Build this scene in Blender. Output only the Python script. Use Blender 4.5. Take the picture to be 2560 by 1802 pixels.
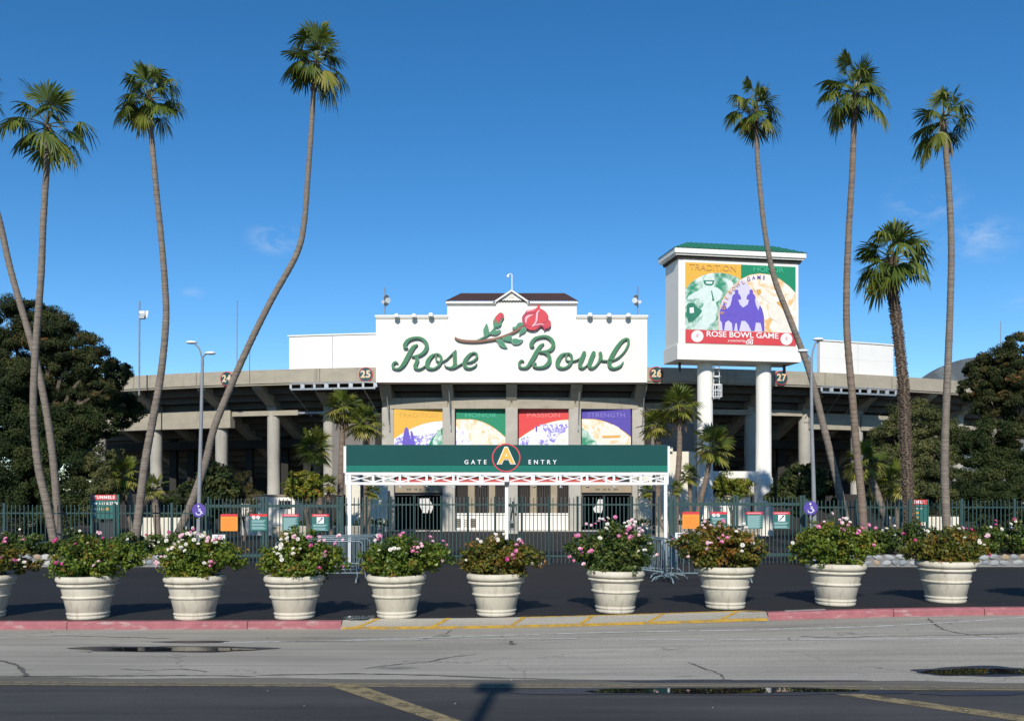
import bpy, bmesh, math, random
import numpy as np
from mathutils import Vector, Matrix, Euler

for o in list(bpy.data.objects):
    bpy.data.objects.remove(o)
scene = bpy.context.scene
COL = scene.collection
R = math.radians
random.seed(7)

# ------------------------------------------------------------------ camera
F, H0, HC, S = 2400.0, 1225.0, 2.4, 2560 / 2296.0
cam = bpy.data.cameras.new('camera')
camo = bpy.data.objects.new('camera', cam)
COL.objects.link(camo)
camo.location = (0, 0, HC)
camo.rotation_euler = (R(90), 0, 0)
cam.sensor_width = 36
cam.lens = F / 2560 * 36
cam.shift_y = (H0 - 901) / 2560
cam.clip_end = 4000
scene.camera = camo

# ------------------------------------------------------------------ light
SUN_EL, SUN_AZ = 34.0, 5.5          # sun behind the camera; shadows run away and a little to the right
world = bpy.data.worlds.new('World')
scene.world = world
world.use_nodes = True
wn = world.node_tree
for n in list(wn.nodes):
    wn.nodes.remove(n)
sky = wn.nodes.new('ShaderNodeTexSky')
sky.sky_type = 'NISHITA'
sky.sun_disc = False
sky.sun_elevation = R(SUN_EL)
sky.sun_rotation = R(180 + SUN_AZ)
sky.altitude = 2500
sky.air_density = 1.0
sky.dust_density = 0.0
sky.ozone_density = 2.5
bg = wn.nodes.new('ShaderNodeBackground')
bg.inputs['Strength'].default_value = 0.142
out = wn.nodes.new('ShaderNodeOutputWorld')
# a few thin wisps of cloud
tc = wn.nodes.new('ShaderNodeTexCoord')
nz = wn.nodes.new('ShaderNodeTexNoise')
nz.inputs['Scale'].default_value = 26.0
nz.inputs['Detail'].default_value = 8
nz.inputs['Roughness'].default_value = 0.6
nz.inputs['Distortion'].default_value = 0.4
mpw = wn.nodes.new('ShaderNodeMapping')
mpw.inputs['Scale'].default_value = (1.0, 1.0, 2.3)
mpw.inputs['Rotation'].default_value = (0.0, 0.25, 0.0)
wn.links.new(tc.outputs['Generated'], mpw.inputs['Vector'])
wn.links.new(mpw.outputs['Vector'], nz.inputs['Vector'])
cr = wn.nodes.new('ShaderNodeValToRGB')
cr.color_ramp.elements[0].position = 0.42
cr.color_ramp.elements[0].color = (0, 0, 0, 1)
cr.color_ramp.elements[1].position = 0.72
wn.links.new(nz.outputs['Fac'], cr.inputs['Fac'])
msum = None
for dx, dz, rad, amt in ((-.2476, .262, .034, .50), (.4307, .300, .045, .45), (.488, .262, .050, .36), (-.331, .204, .016, .30), (.53, .20, .03, .2), (-.62, .33, .05, .4), (.82, .31, .06, .4), (-.95, .2, .05, .4), (1.6, .35, .08, .4), (-2.0, .3, .08, .4)):
    v = Vector((dx, 1, dz)).normalized()
    dp = wn.nodes.new('ShaderNodeVectorMath'); dp.operation = 'DISTANCE'
    dp.inputs[1].default_value = (v.x, v.y, v.z * 1.7)
    scn = wn.nodes.new('ShaderNodeVectorMath'); scn.operation = 'MULTIPLY'; scn.inputs[1].default_value = (1, 1, 1.7)
    wn.links.new(tc.outputs['Generated'], scn.inputs[0]); wn.links.new(scn.outputs['Vector'], dp.inputs[0])
    mr = wn.nodes.new('ShaderNodeMapRange'); mr.interpolation_type = 'SMOOTHSTEP'
    mr.inputs[1].default_value = rad; mr.inputs[2].default_value = 0.0; mr.inputs[3].default_value = 0.0; mr.inputs[4].default_value = amt
    wn.links.new(dp.outputs['Value'], mr.inputs[0])
    if msum is None: msum = mr.outputs[0]
    else:
        ad = wn.nodes.new('ShaderNodeMath'); ad.operation = 'MAXIMUM'
        wn.links.new(msum, ad.inputs[0]); wn.links.new(mr.outputs[0], ad.inputs[1]); msum = ad.outputs[0]
mu = wn.nodes.new('ShaderNodeMath'); mu.operation = 'MULTIPLY'
wn.links.new(msum, mu.inputs[0]); wn.links.new(cr.outputs['Color'], mu.inputs[1])
mixc = wn.nodes.new('ShaderNodeMix')
mixc.data_type = 'RGBA'
mixc.inputs[7].default_value = (5.6, 6.0, 6.6, 1)
hs = wn.nodes.new('ShaderNodeHueSaturation')
hs.inputs['Hue'].default_value = 0.498
hs.inputs['Saturation'].default_value = 1.30
wn.links.new(sky.outputs['Color'], hs.inputs['Color'])
wn.links.new(hs.outputs['Color'], mixc.inputs[6])
wn.links.new(mu.outputs[0], mixc.inputs[0])
wn.links.new(mixc.outputs[2], bg.inputs['Color'])
wn.links.new(bg.outputs['Background'], out.inputs['Surface'])

sun = bpy.data.lights.new('sun', 'SUN')
sun.energy = 4.7
sun.angle = R(0.53)
sun.color = (1.0, 0.945, 0.85)
suno = bpy.data.objects.new('sun', sun)
COL.objects.link(suno)
sdir = Vector((math.sin(R(SUN_AZ)) * math.cos(R(SUN_EL)), math.cos(R(SUN_AZ)) * math.cos(R(SUN_EL)), -math.sin(R(SUN_EL))))
suno.rotation_euler = sdir.to_track_quat('-Z', 'Y').to_euler()
suno.location = (-5, -30, 40)

scene.render.engine = 'CYCLES'
scene.view_settings.view_transform = 'Standard'
scene.view_settings.look = 'None'
scene.view_settings.exposure = 0.0
scene.view_settings.gamma = 1.0
scene.view_settings.use_curve_mapping = False
scene.cycles.max_bounces = 6
scene.cycles.transparent_max_bounces = 12

# ------------------------------------------------------------------ helpers
def W(x, y, Y):
    """photo position (2296-wide view) at depth Y -> world"""
    return Vector(((x * S - 1280) * Y / F, Y, HC + (H0 - y * S) * Y / F))

def Wx(x, Y): return (x * S - 1280) * Y / F
def Wz(y, Y): return HC + (H0 - y * S) * Y / F
def PS(x, y, Y): return Vector(((x - 1280) * Y / F, Y, HC + (H0 - y) * Y / F))

def ss(a, b, x):
    t = max(0.0, min(1.0, (x - a) / (b - a)))
    return t * t * (3 - 2 * t)

def road_z(x, y): return 0.22 * ss(-2, 9, x) * ss(12, 16, y) * (1 - ss(19, 28, y))
def plaza_z(x, y): return 0.13 + road_z(x, y)

def hit(px, py, plaza=False):
    """photo pixel (2560 wide) on the road or the plaza"""
    z = 0.0
    for _ in range(12):
        Y = (HC - z) * F / (py - H0)
        X = (px - 1280) * Y / F
        z = plaza_z(X, Y) if plaza else road_z(X, Y)
    return Vector((X, Y, z))

class MB:
    def __init__(s): s.v = []; s.f = []; s.m = []
    def add(s, vs, fs, mi=0):
        b = len(s.v)
        s.v += [tuple(v) for v in vs]
        for f in fs:
            s.f.append(tuple(b + i for i in f)); s.m.append(mi)
        return s
    def box(s, x0, y0, z0, x1, y1, z1, mi=0):
        x0, x1 = min(x0, x1), max(x0, x1); y0, y1 = min(y0, y1), max(y0, y1); z0, z1 = min(z0, z1), max(z0, z1)
        return s.add([(x0, y0, z0), (x1, y0, z0), (x1, y1, z0), (x0, y1, z0), (x0, y0, z1), (x1, y0, z1), (x1, y1, z1), (x0, y1, z1)],
                     [(0, 3, 2, 1), (4, 5, 6, 7), (0, 1, 5, 4), (1, 2, 6, 5), (2, 3, 7, 6), (3, 0, 4, 7)], mi)
    def bar(s, p, q, w, h=None, up=(0, 0, 1), mi=0):
        p = Vector(p); q = Vector(q); h = w if h is None else h
        d = (q - p).normalized(); u = Vector(up)
        if abs(d.dot(u)) > 0.99: u = Vector((0, 1, 0))
        a = d.cross(u).normalized() * w / 2; b = a.cross(d).normalized() * h / 2
        vs = [p - a - b, p + a - b, p + a + b, p - a + b, q - a - b, q + a - b, q + a + b, q - a + b]
        return s.add(vs, [(0, 1, 2, 3), (7, 6, 5, 4), (0, 4, 5, 1), (1, 5, 6, 2), (2, 6, 7, 3), (3, 7, 4, 0)], mi)
    def tube(s, pts, rad, n=8, cap=True, mi=0):
        pts = [Vector(p) for p in pts]
        if not hasattr(rad, '__len__'): rad = [rad] * len(pts)
        b = len(s.v); prev = None
        for i, p in enumerate(pts):
            d = (pts[min(i + 1, len(pts) - 1)] - pts[max(i - 1, 0)]).normalized()
            if prev is None:
                a = Vector((1, 0, 0)) if abs(d.x) < 0.9 else Vector((0, 1, 0))
            else: a = prev
            a = (a - d * a.dot(d)).normalized(); prev = a
            c = d.cross(a)
            for k in range(n):
                t = 2 * math.pi * k / n
                s.v.append(tuple(p + (a * math.cos(t) + c * math.sin(t)) * rad[i]))
        for i in range(len(pts) - 1):
            for k in range(n):
                k2 = (k + 1) % n
                s.f.append((b + i * n + k, b + i * n + k2, b + (i + 1) * n + k2, b + (i + 1) * n + k)); s.m.append(mi)
        if cap:
            s.f.append(tuple(b + k for k in reversed(range(n)))); s.m.append(mi)
            e = b + (len(pts) - 1) * n
            s.f.append(tuple(e + k for k in range(n))); s.m.append(mi)
        return s
    def lathe(s, prof, n=24, c=(0, 0, 0), mi=0, cap=False):
        b = len(s.v)
        for r, z in prof:
            for k in range(n):
                t = 2 * math.pi * k / n
                s.v.append((c[0] + r * math.cos(t), c[1] + r * math.sin(t), c[2] + z))
        for i in range(len(prof) - 1):
            for k in range(n):
                k2 = (k + 1) % n
                s.f.append((b + i * n + k, b + i * n + k2, b + (i + 1) * n + k2, b + (i + 1) * n + k)); s.m.append(mi)
        if cap:
            s.f.append(tuple(b + k for k in reversed(range(n)))); s.m.append(mi)
            e = b + (len(prof) - 1) * n
            s.f.append(tuple(e + k for k in range(n))); s.m.append(mi)
        return s
    def prism(s, poly, fn0, fn1, mi=0):
        """poly of 2D points; fn0/fn1 map (a,b) to the near and the far 3D face"""
        area = sum(poly[i][0] * poly[(i + 1) % len(poly)][1] - poly[(i + 1) % len(poly)][0] * poly[i][1] for i in range(len(poly)))
        if area < 0: poly = poly[::-1]
        n = len(poly)
        vs = [fn0(*p) for p in poly] + [fn1(*p) for p in poly]
        fs = [tuple(range(n)), tuple(range(2 * n - 1, n - 1, -1))]
        fs += [(i, n + i, n + (i + 1) % n, (i + 1) % n) for i in range(n)]
        return s.add(vs, fs, mi)
    def build(s, name, mats, parent=None, smooth=False, bevel=0.0, angle=40):
        me = bpy.data.meshes.new(name)
        me.from_pydata(s.v, [], s.f)
        if not isinstance(mats, (list, tuple)): mats = [mats]
        for m in mats: me.materials.append(m)
        if len(mats) > 1: me.polygons.foreach_set('material_index', s.m)
        if smooth:
            me.shade_smooth()
            if angle < 180:
                try: me.set_sharp_from_angle(angle=R(angle))
                except Exception: pass
        me.update()
        o = bpy.data.objects.new(name, me)
        COL.objects.link(o)
        if parent is not None:
            o.parent = parent
            o.location = -wloc(parent)
        if bevel:
            md = o.modifiers.new('bevel', 'BEVEL'); md.width = bevel; md.segments = 2; md.limit_method = 'ANGLE'; md.angle_limit = R(40)
        return o

def wloc(o):
    l = Vector(o.location)
    while o.parent is not None:
        o = o.parent; l = l + Vector(o.location)
    return l

def tag(o, label, cat, group=None):
    o['label'] = label; o['category'] = cat
    if group: o['group'] = group
    return o

def struct(o):
    o['kind'] = 'structure'; return o

def stuff(o, label=None, cat=None):
    o['kind'] = 'stuff'
    if label: o['label'] = label
    if cat: o['category'] = cat
    return o

def thing(name, label, cat, loc, group=None):
    o = bpy.data.objects.new(name, None)
    o.empty_display_size = 0.3
    COL.objects.link(o); o.location = loc
    return tag(o, label, cat, group)

def inst(name, mesh, parent, loc, rot=(0, 0, 0), sc=(1, 1, 1)):
    """a child that shares mesh data; loc in world space (parents carry no rotation)"""
    o = bpy.data.objects.new(name, mesh)
    COL.objects.link(o)
    if parent is not None:
        o.parent = parent; o.location = Vector(loc) - wloc(parent)
    else: o.location = loc
    o.rotation_euler = rot; o.scale = sc
    return o

def catmull(pts, n=10):
    pts = [np.array(p, float) for p in pts]
    P = [2 * pts[0] - pts[1]] + pts + [2 * pts[-1] - pts[-2]]
    o = []
    for i in range(1, len(P) - 2):
        for k in range(n):
            t = k / n
            o.append(0.5 * ((2 * P[i]) + (-P[i - 1] + P[i + 1]) * t + (2 * P[i - 1] - 5 * P[i] + 4 * P[i + 1] - P[i + 2]) * t * t + (-P[i - 1] + 3 * P[i] - 3 * P[i + 1] + P[i + 2]) * t ** 3))
    o.append(P[-2])
    return o

def closed_catmull(pts, n=5):
    m = len(pts); pts = [np.array(p, float) for p in pts]; o = []
    for i in range(m):
        a, b, c, d = pts[i - 1], pts[i], pts[(i + 1) % m], pts[(i + 2) % m]
        for k in range(n):
            t = k / n
            o.append(tuple(0.5 * (2 * b + (c - a) * t + (2 * a - 5 * b + 4 * c - d) * t * t + (-a + 3 * b - 3 * c + d) * t ** 3)))
    return o

def text_mesh(body, size, depth=0.01, bold=0.0, spacing=1.0, align='CENTER', shear=0.0):
    cu = bpy.data.curves.new('lettering', 'FONT')
    cu.body = body; cu.size = size; cu.extrude = depth / 2; cu.offset = bold; cu.space_character = spacing
    cu.align_x = align; cu.align_y = 'CENTER'; cu.shear = shear; cu.resolution_u = 4
    ob = bpy.data.objects.new('lettering', cu)
    COL.objects.link(ob)
    bpy.context.view_layer.update()
    me = bpy.data.meshes.new_from_object(ob)
    bpy.data.objects.remove(ob)
    bpy.data.curves.remove(cu)
    return me

def place_text(name, body, size, m, parent, pos, u=(1, 0, 0), up=(0, 0, 1), depth=0.01, bold=0.0, spacing=1.0, align='CENTER', shear=0.0, sx=1.0, ang=0.0):
    me = text_mesh(body, size, depth, bold, spacing, align, shear)
    me.materials.clear(); me.materials.append(m)
    u = Vector(u).normalized(); up = Vector(up).normalized(); n = u.cross(up)
    M = Matrix((u, up, n)).transposed().to_4x4() @ Matrix.Rotation(ang, 4, 'Z') @ Matrix.Diagonal((sx, 1, 1, 1))
    me.transform(M)
    o = bpy.data.objects.new(name, me); COL.objects.link(o)
    if parent is not None:
        o.parent = parent; o.location = Vector(pos) - wloc(parent)
    else: o.location = pos
    return o

# ------------------------------------------------------------------ materials
MATS = {}
def mat(name, col, rough=0.7, var=0.0, scale=4.0, bump=0.0, bscale=40.0, metal=0.0, spec=0.5, col2=None, detail=6, stretch=None, coat=0.0, dirt=None):
    """base colour with noise between col and col2 (or darker), fine relief"""
    if name in MATS: return MATS[name]
    m = bpy.data.materials.new(name); m.use_nodes = True
    nt = m.node_tree; b = nt.nodes['Principled BSDF']
    b.inputs['Roughness'].default_value = rough
    b.inputs['Metallic'].default_value = metal
    b.inputs['Specular IOR Level'].default_value = spec
    b.inputs['Coat Weight'].default_value = coat
    c4 = tuple(col) + (1,)
    b.inputs['Base Color'].default_value = c4
    if var or col2 or bump:
        t = nt.nodes.new('ShaderNodeTexCoord')
        mpn = nt.nodes.new('ShaderNodeMapping')
        if stretch: mpn.inputs['Scale'].default_value = stretch
        nt.links.new(t.outputs['Object'], mpn.inputs['Vector'])
    if var or col2:
        n = nt.nodes.new('ShaderNodeTexNoise'); n.inputs['Scale'].default_value = scale; n.inputs['Detail'].default_value = detail; n.inputs['Roughness'].default_value = 0.65
        nt.links.new(mpn.outputs['Vector'], n.inputs['Vector'])
        r = nt.nodes.new('ShaderNodeValToRGB')
        r.color_ramp.elements[0].position = 0.32; r.color_ramp.elements[1].position = 0.68
        lo = col2 if col2 else tuple(c * (1 - var) for c in col)
        r.color_ramp.elements[0].color = tuple(lo) + (1,); r.color_ramp.elements[1].color = c4
        nt.links.new(n.outputs['Fac'], r.inputs['Fac'])
        src = r.outputs['Color']
        if dirt:
            # streaks and spots of dirt with a shape of their own
            n2 = nt.nodes.new('ShaderNodeTexNoise'); n2.inputs['Scale'].default_value = dirt[1]; n2.inputs['Detail'].default_value = 8
            m2 = nt.nodes.new('ShaderNodeMapping'); m2.inputs['Scale'].default_value = dirt[2]
            nt.links.new(t.outputs['Object'], m2.inputs['Vector']); nt.links.new(m2.outputs['Vector'], n2.inputs['Vector'])
            r2 = nt.nodes.new('ShaderNodeValToRGB'); r2.color_ramp.elements[0].position = dirt[3]; r2.color_ramp.elements[1].position = dirt[3] + 0.18
            r2.color_ramp.elements[0].color = (0, 0, 0, 1); r2.color_ramp.elements[1].color = (dirt[4],) * 3 + (1,)
            nt.links.new(n2.outputs['Fac'], r2.inputs['Fac'])
            mx = nt.nodes.new('ShaderNodeMix'); mx.data_type = 'RGBA'
            nt.links.new(r2.outputs['Color'], mx.inputs[0]); nt.links.new(src, mx.inputs[6]); mx.inputs[7].default_value = tuple(dirt[0]) + (1,)
            src = mx.outputs[2]
        nt.links.new(src, b.inputs['Base Color'])
    if bump:
        n = nt.nodes.new('ShaderNodeTexNoise'); n.inputs['Scale'].default_value = bscale; n.inputs['Detail'].default_value = 5
        nt.links.new(mpn.outputs['Vector'], n.inputs['Vector'])
        bp = nt.nodes.new('ShaderNodeBump'); bp.inputs['Strength'].default_value = bump; bp.inputs['Distance'].default_value = 0.02
        nt.links.new(n.outputs['Fac'], bp.inputs['Height']); nt.links.new(bp.outputs['Normal'], b.inputs['Normal'])
    MATS[name] = m
    return m

def leafmat(name, stops, rough=0.45, transl=0.15, spec=0.3):
    m = bpy.data.materials.new(name); m.use_nodes = True
    nt = m.node_tree; b = nt.nodes['Principled BSDF']
    b.inputs['Roughness'].default_value = rough; b.inputs['Specular IOR Level'].default_value = spec
    a = nt.nodes.new('ShaderNodeAttribute'); a.attribute_name = 'tone'
    r = nt.nodes.new('ShaderNodeValToRGB')
    while len(r.color_ramp.elements) < len(stops): r.color_ramp.elements.new(0.5)
    for e, (p, c) in zip(r.color_ramp.elements, stops):
        e.position = p; e.color = tuple(c) + (1,)
    nt.links.new(a.outputs['Fac'], r.inputs['Fac']); nt.links.new(r.outputs['Color'], b.inputs['Base Color'])
    if transl:
        tr = nt.nodes.new('ShaderNodeBsdfTranslucent'); mx = nt.nodes.new('ShaderNodeMixShader'); mx.inputs[0].default_value = transl
        nt.links.new(r.outputs['Color'], tr.inputs['Color']); nt.links.new(b.outputs[0], mx.inputs[1]); nt.links.new(tr.outputs[0], mx.inputs[2])
        nt.links.new(mx.outputs[0], nt.nodes['Material Output'].inputs['Surface'])
    return m

def asphalt(name, c1, c2, crack=0.0, crack_col=(0.05, 0.05, 0.05), rough=0.85, spec=0.3, streak=0.5, grain=0.25, tar=0.0):
    m = bpy.data.materials.new(name); m.use_nodes = True
    nt = m.node_tree; L = nt.links.new; b = nt.nodes['Principled BSDF']
    b.inputs['Roughness'].default_value = rough; b.inputs['Specular IOR Level'].default_value = spec
    t = nt.nodes.new('ShaderNodeTexCoord')
    def noise(sc, stretch=(1, 1, 1), det=6, dist=0.0):
        mp_ = nt.nodes.new('ShaderNodeMapping'); mp_.inputs['Scale'].default_value = stretch
        n = nt.nodes.new('ShaderNodeTexNoise'); n.inputs['Scale'].default_value = sc; n.inputs['Detail'].default_value = det; n.inputs['Distortion'].default_value = dist
        n.inputs['Roughness'].default_value = 0.62
        L(t.outputs['Object'], mp_.inputs['Vector']); L(mp_.outputs['Vector'], n.inputs['Vector'])
        return n
    def ramp(src, p0, p1, a, c):
        r = nt.nodes.new('ShaderNodeValToRGB'); r.color_ramp.elements[0].position = p0; r.color_ramp.elements[1].position = p1
        r.color_ramp.elements[0].color = a; r.color_ramp.elements[1].color = c; L(src, r.inputs['Fac']); return r
    def mixn(fac, a, c, mode='MIX'):
        x = nt.nodes.new('ShaderNodeMix'); x.data_type = 'RGBA'; x.blend_type = mode
        if isinstance(fac, float): x.inputs[0].default_value = fac
        else: L(fac, x.inputs[0])
        for i, v in ((6, a), (7, c)):
            if isinstance(v, tuple): x.inputs[i].default_value = v
            else: L(v, x.inputs[i])
        return x.outputs[2]
    big = ramp(noise(0.35, (0.45, 1.6, 1), 7, 0.4).outputs['Fac'], 0.3, 0.7, tuple(c1) + (1,), tuple(c2) + (1,)).outputs['Color']
    st = ramp(noise(1.0, (0.16, 5.0, 1), 5).outputs['Fac'], 0.35, 0.7, (1 - streak * 0.45,) * 3 + (1,), (1 + 0.0,) * 3 + (1,)).outputs['Color']
    col = mixn(1.0, big, st, 'MULTIPLY')
    gr = ramp(noise(85.0, (1, 1, 1), 2).outputs['Fac'], 0.3, 0.7, (1 - grain,) * 3 + (1,), (1 + grain,) * 3 + (1,)).outputs['Color']
    col = mixn(1.0, col, gr, 'MULTIPLY')
    if crack:
        wob = noise(1.3, (1, 1, 1), 6)
        wv = nt.nodes.new('ShaderNodeMix'); wv.data_type = 'VECTOR'; wv.inputs[0].default_value = 0.55
        L(t.outputs['Object'], wv.inputs[4]); L(wob.outputs['Color'], wv.inputs[5])
        v = nt.nodes.new('ShaderNodeTexVoronoi'); v.feature = 'DISTANCE_TO_EDGE'; v.inputs['Scale'].default_value = 0.95
        L(wv.outputs[1], v.inputs['Vector'])
        ck = ramp(v.outputs['Distance'], 0.0, 0.0085, (1, 1, 1, 1), (0, 0, 0, 1))
        gate = ramp(noise(0.5, (1, 1, 1), 4).outputs['Fac'], 0.5, 0.58, (0, 0, 0, 1), (crack,) * 3 + (1,))
        cf = mixn(1.0, ck.outputs['Color'], gate.outputs['Color'], 'MULTIPLY')
        col = mixn(cf, col, tuple(crack_col) + (1,))
    if tar:
        tr = ramp(noise(0.8, (0.35, 2.2, 1), 7, 1.0).outputs['Fac'], 0.63, 0.70, (0, 0, 0, 1), (tar,) * 3 + (1,))
        col = mixn(tr.outputs['Color'], col, (0.07, 0.068, 0.064, 1))
    L(col, b.inputs['Base Color'])
    bp = nt.nodes.new('ShaderNodeBump'); bp.inputs['Strength'].default_value = 0.35; bp.inputs['Distance'].default_value = 0.01
    L(noise(120.0, (1, 1, 1), 3).outputs['Fac'], bp.inputs['Height']); L(bp.outputs['Normal'], b.inputs['Normal'])
    return m

def worn_paint(name, col, wear=0.5, scale=6.0):
    """road paint, worn away in patches so that the surface below shows"""
    m = bpy.data.materials.new(name); m.use_nodes = True
    nt = m.node_tree; L = nt.links.new; b = nt.nodes['Principled BSDF']
    b.inputs['Roughness'].default_value = 0.75
    t = nt.nodes.new('ShaderNodeTexCoord')
    n = nt.nodes.new('ShaderNodeTexNoise'); n.inputs['Scale'].default_value = scale; n.inputs['Detail'].default_value = 9; n.inputs['Roughness'].default_value = 0.7
    L(t.outputs['Object'], n.inputs['Vector'])
    r = nt.nodes.new('ShaderNodeValToRGB'); r.color_ramp.elements[0].position = wear - 0.1; r.color_ramp.elements[1].position = wear + 0.12
    r.color_ramp.elements[0].color = (0.12, 0.12, 0.12, 1)
    L(n.outputs['Fac'], r.inputs['Fac'])
    n2 = nt.nodes.new('ShaderNodeTexNoise'); n2.inputs['Scale'].default_value = 60; L(t.outputs['Object'], n2.inputs['Vector'])
    r2 = nt.nodes.new('ShaderNodeValToRGB'); r2.color_ramp.elements[0].color = tuple(c * 0.75 for c in col) + (1,); r2.color_ramp.elements[1].color = tuple(col) + (1,)
    L(n2.outputs['Fac'], r2.inputs['Fac']); L(r2.outputs['Color'], b.inputs['Base Color'])
    tr = nt.nodes.new('ShaderNodeBsdfTransparent'); mx = nt.nodes.new('ShaderNodeMixShader')
    L(r.outputs['Color'], mx.inputs[0]); L(tr.outputs[0], mx.inputs[1]); L(b.outputs[0], mx.inputs[2])
    L(mx.outputs[0], nt.nodes['Material Output'].inputs['Surface'])
    return m

M_road = asphalt('road_asphalt', (0.305, 0.282, 0.232), (0.455, 0.422, 0.352), crack=0.9, crack_col=(0.08, 0.075, 0.065), streak=0.55, tar=0.55, grain=0.4)
M_lot = asphalt('lot_asphalt', (0.046, 0.0445, 0.043), (0.092, 0.088, 0.083), crack=0.0, streak=0.8, grain=0.3)
M_plaza = asphalt('plaza_asphalt', (0.018, 0.0168, 0.0172), (0.029, 0.0272, 0.027), crack=0.0, streak=0.6, grain=0.3)
M_ground = mat('bare_ground', (0.16, 0.13, 0.09), 0.95, var=0.4, scale=0.5, bump=0.4, bscale=8)
M_soil = mat('bed_soil', (0.07, 0.05, 0.03), 0.95, var=0.5, scale=6, bump=0.8, bscale=20)
M_yellow = worn_paint('yellow_paint', (0.58, 0.34, 0.035), 0.43, 5)
M_yellow2 = worn_paint('faded_yellow_paint', (0.30, 0.235, 0.115), 0.42, 5)
M_whiteline = worn_paint('white_line_paint', (0.70, 0.69, 0.66), 0.44, 4)
M_kerb = mat('pink_kerb_paint', (0.385, 0.145, 0.155), 0.8, col2=(0.29, 0.105, 0.115), scale=5, bump=0.5, bscale=30, spec=0.2, dirt=((0.44, 0.33, 0.30), 4.0, (1.0, 1.0, 3.0), 0.56, 0.75))
M_kerbgrey = mat('kerb_concrete', (0.30, 0.29, 0.27), 0.9, var=0.3, scale=6, bump=0.4)
M_white = mat('white_stucco', (0.82, 0.79, 0.72), 0.85, col2=(0.79, 0.755, 0.685), scale=0.7, bump=0.12, bscale=60, stretch=(1, 1, 0.35), dirt=((0.66, 0.62, 0.54), 0.9, (2.2, 2.2, 0.22), 0.58, 0.32))
M_trim = mat('white_trim', (0.81, 0.785, 0.72), 0.6, var=0.05, scale=3)
M_paintwhite = mat('white_steel_paint', (0.80, 0.80, 0.79), 0.45, var=0.05, scale=3)
M_panelwhite = mat('white_panel', (0.79, 0.775, 0.735), 0.6, var=0.04, scale=1.2)
M_cream = mat('cream_wall', (0.74, 0.68, 0.55), 0.85, var=0.10, scale=1.5, bump=0.15, bscale=40)
M_conc = mat('concrete', (0.395, 0.35, 0.27), 0.9, col2=(0.315, 0.28, 0.215), scale=1.1, bump=0.25, bscale=25, stretch=(1, 1, 2.2), dirt=((0.17, 0.15, 0.12), 1.6, (2.0, 2.0, 0.35), 0.58, 0.55))
M_conc2 = mat('pale_concrete', (0.46, 0.43, 0.37), 0.9, col2=(0.38, 0.35, 0.30), scale=1.3, bump=0.2, bscale=25, dirt=((0.24, 0.22, 0.18), 1.4, (2.5, 2.5, 0.3), 0.62, 0.5))
M_dark = mat('shaded_concrete', (0.035, 0.032, 0.028), 0.95, var=0.35, scale=0.8)  # near-black copy of the concrete, interior shade put into its colour
M_black = mat('dark_opening', (0.012, 0.012, 0.013), 0.9)
M_under = mat('underside_concrete', (0.13, 0.115, 0.095), 0.95, var=0.3, scale=1.0)  # concrete darkened so its colour carries the shade below the deck
M_tile = mat('brown_roof_tile', (0.075, 0.036, 0.030), 0.85, col2=(0.042, 0.022, 0.021), scale=6)
M_redtile = mat('red_tile', (0.30, 0.10, 0.07), 0.8, var=0.3, scale=6)
M_greenroof = mat('green_metal_roof', (0.035, 0.20, 0.115), 0.45, var=0.15, scale=3)
M_steel = mat('galvanised_steel', (0.40, 0.42, 0.43), 0.45, var=0.15, scale=5, metal=0.6)
M_greypole = mat('grey_pole', (0.25, 0.26, 0.27), 0.55, var=0.2, scale=4, bump=0.1)
M_darksteel = mat('dark_steel', (0.04, 0.042, 0.045), 0.5, var=0.2)
M_fence = mat('green_fence_paint', (0.024, 0.066, 0.064), 0.5, var=0.2, scale=3)
M_green = mat('dark_green_board', (0.010, 0.070, 0.066), 0.75, spec=0.2, var=0.06, scale=1.0)
M_teal = mat('teal_band', (0.014, 0.165, 0.122), 0.75, spec=0.2, var=0.05, scale=1.0)
M_letter = mat('letter_green', (0.026, 0.185, 0.068), 0.5, col2=(0.022, 0.15, 0.066), scale=2.5)
M_letteredge = mat('letter_pale_edge', (0.27, 0.42, 0.33), 0.4)
M_letterside = mat('letter_side', (0.13, 0.12, 0.09), 0.6)
M_red = mat('sign_red', (0.62, 0.035, 0.04), 0.5, var=0.05)
M_ringred = mat('ring_red', (0.62, 0.05, 0.07), 0.5)
M_orange = mat('orange_notice', (0.85, 0.28, 0.03), 0.6, var=0.04)
M_gold = mat('sign_gold', (0.80, 0.42, 0.06), 0.5)
M_signwhite = mat('sign_white', (0.80, 0.80, 0.79), 0.5)
M_signgreen = mat('notice_green', (0.02, 0.13, 0.115), 0.5)
M_print = mat('notice_print', (0.30, 0.46, 0.45), 0.6)
M_blue = mat('access_blue', (0.085, 0.05, 0.30), 0.45)
M_bronze = mat('bronze', (0.035, 0.045, 0.042), 0.45, metal=0.5, var=0.3)
M_water = mat('water', (0.010, 0.010, 0.012), 0.015, spec=0.55)
M_wet = asphalt('wet_asphalt', (0.022, 0.022, 0.026), (0.035, 0.035, 0.04), rough=0.4, spec=0.4, streak=0.2)
M_bark = mat('bark', (0.16, 0.12, 0.085), 0.95, var=0.5, scale=5, bump=0.6, bscale=18)
M_euc = mat('pale_bark', (0.33, 0.28, 0.21), 0.9, col2=(0.17, 0.13, 0.10), scale=3, bump=0.3)
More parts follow.
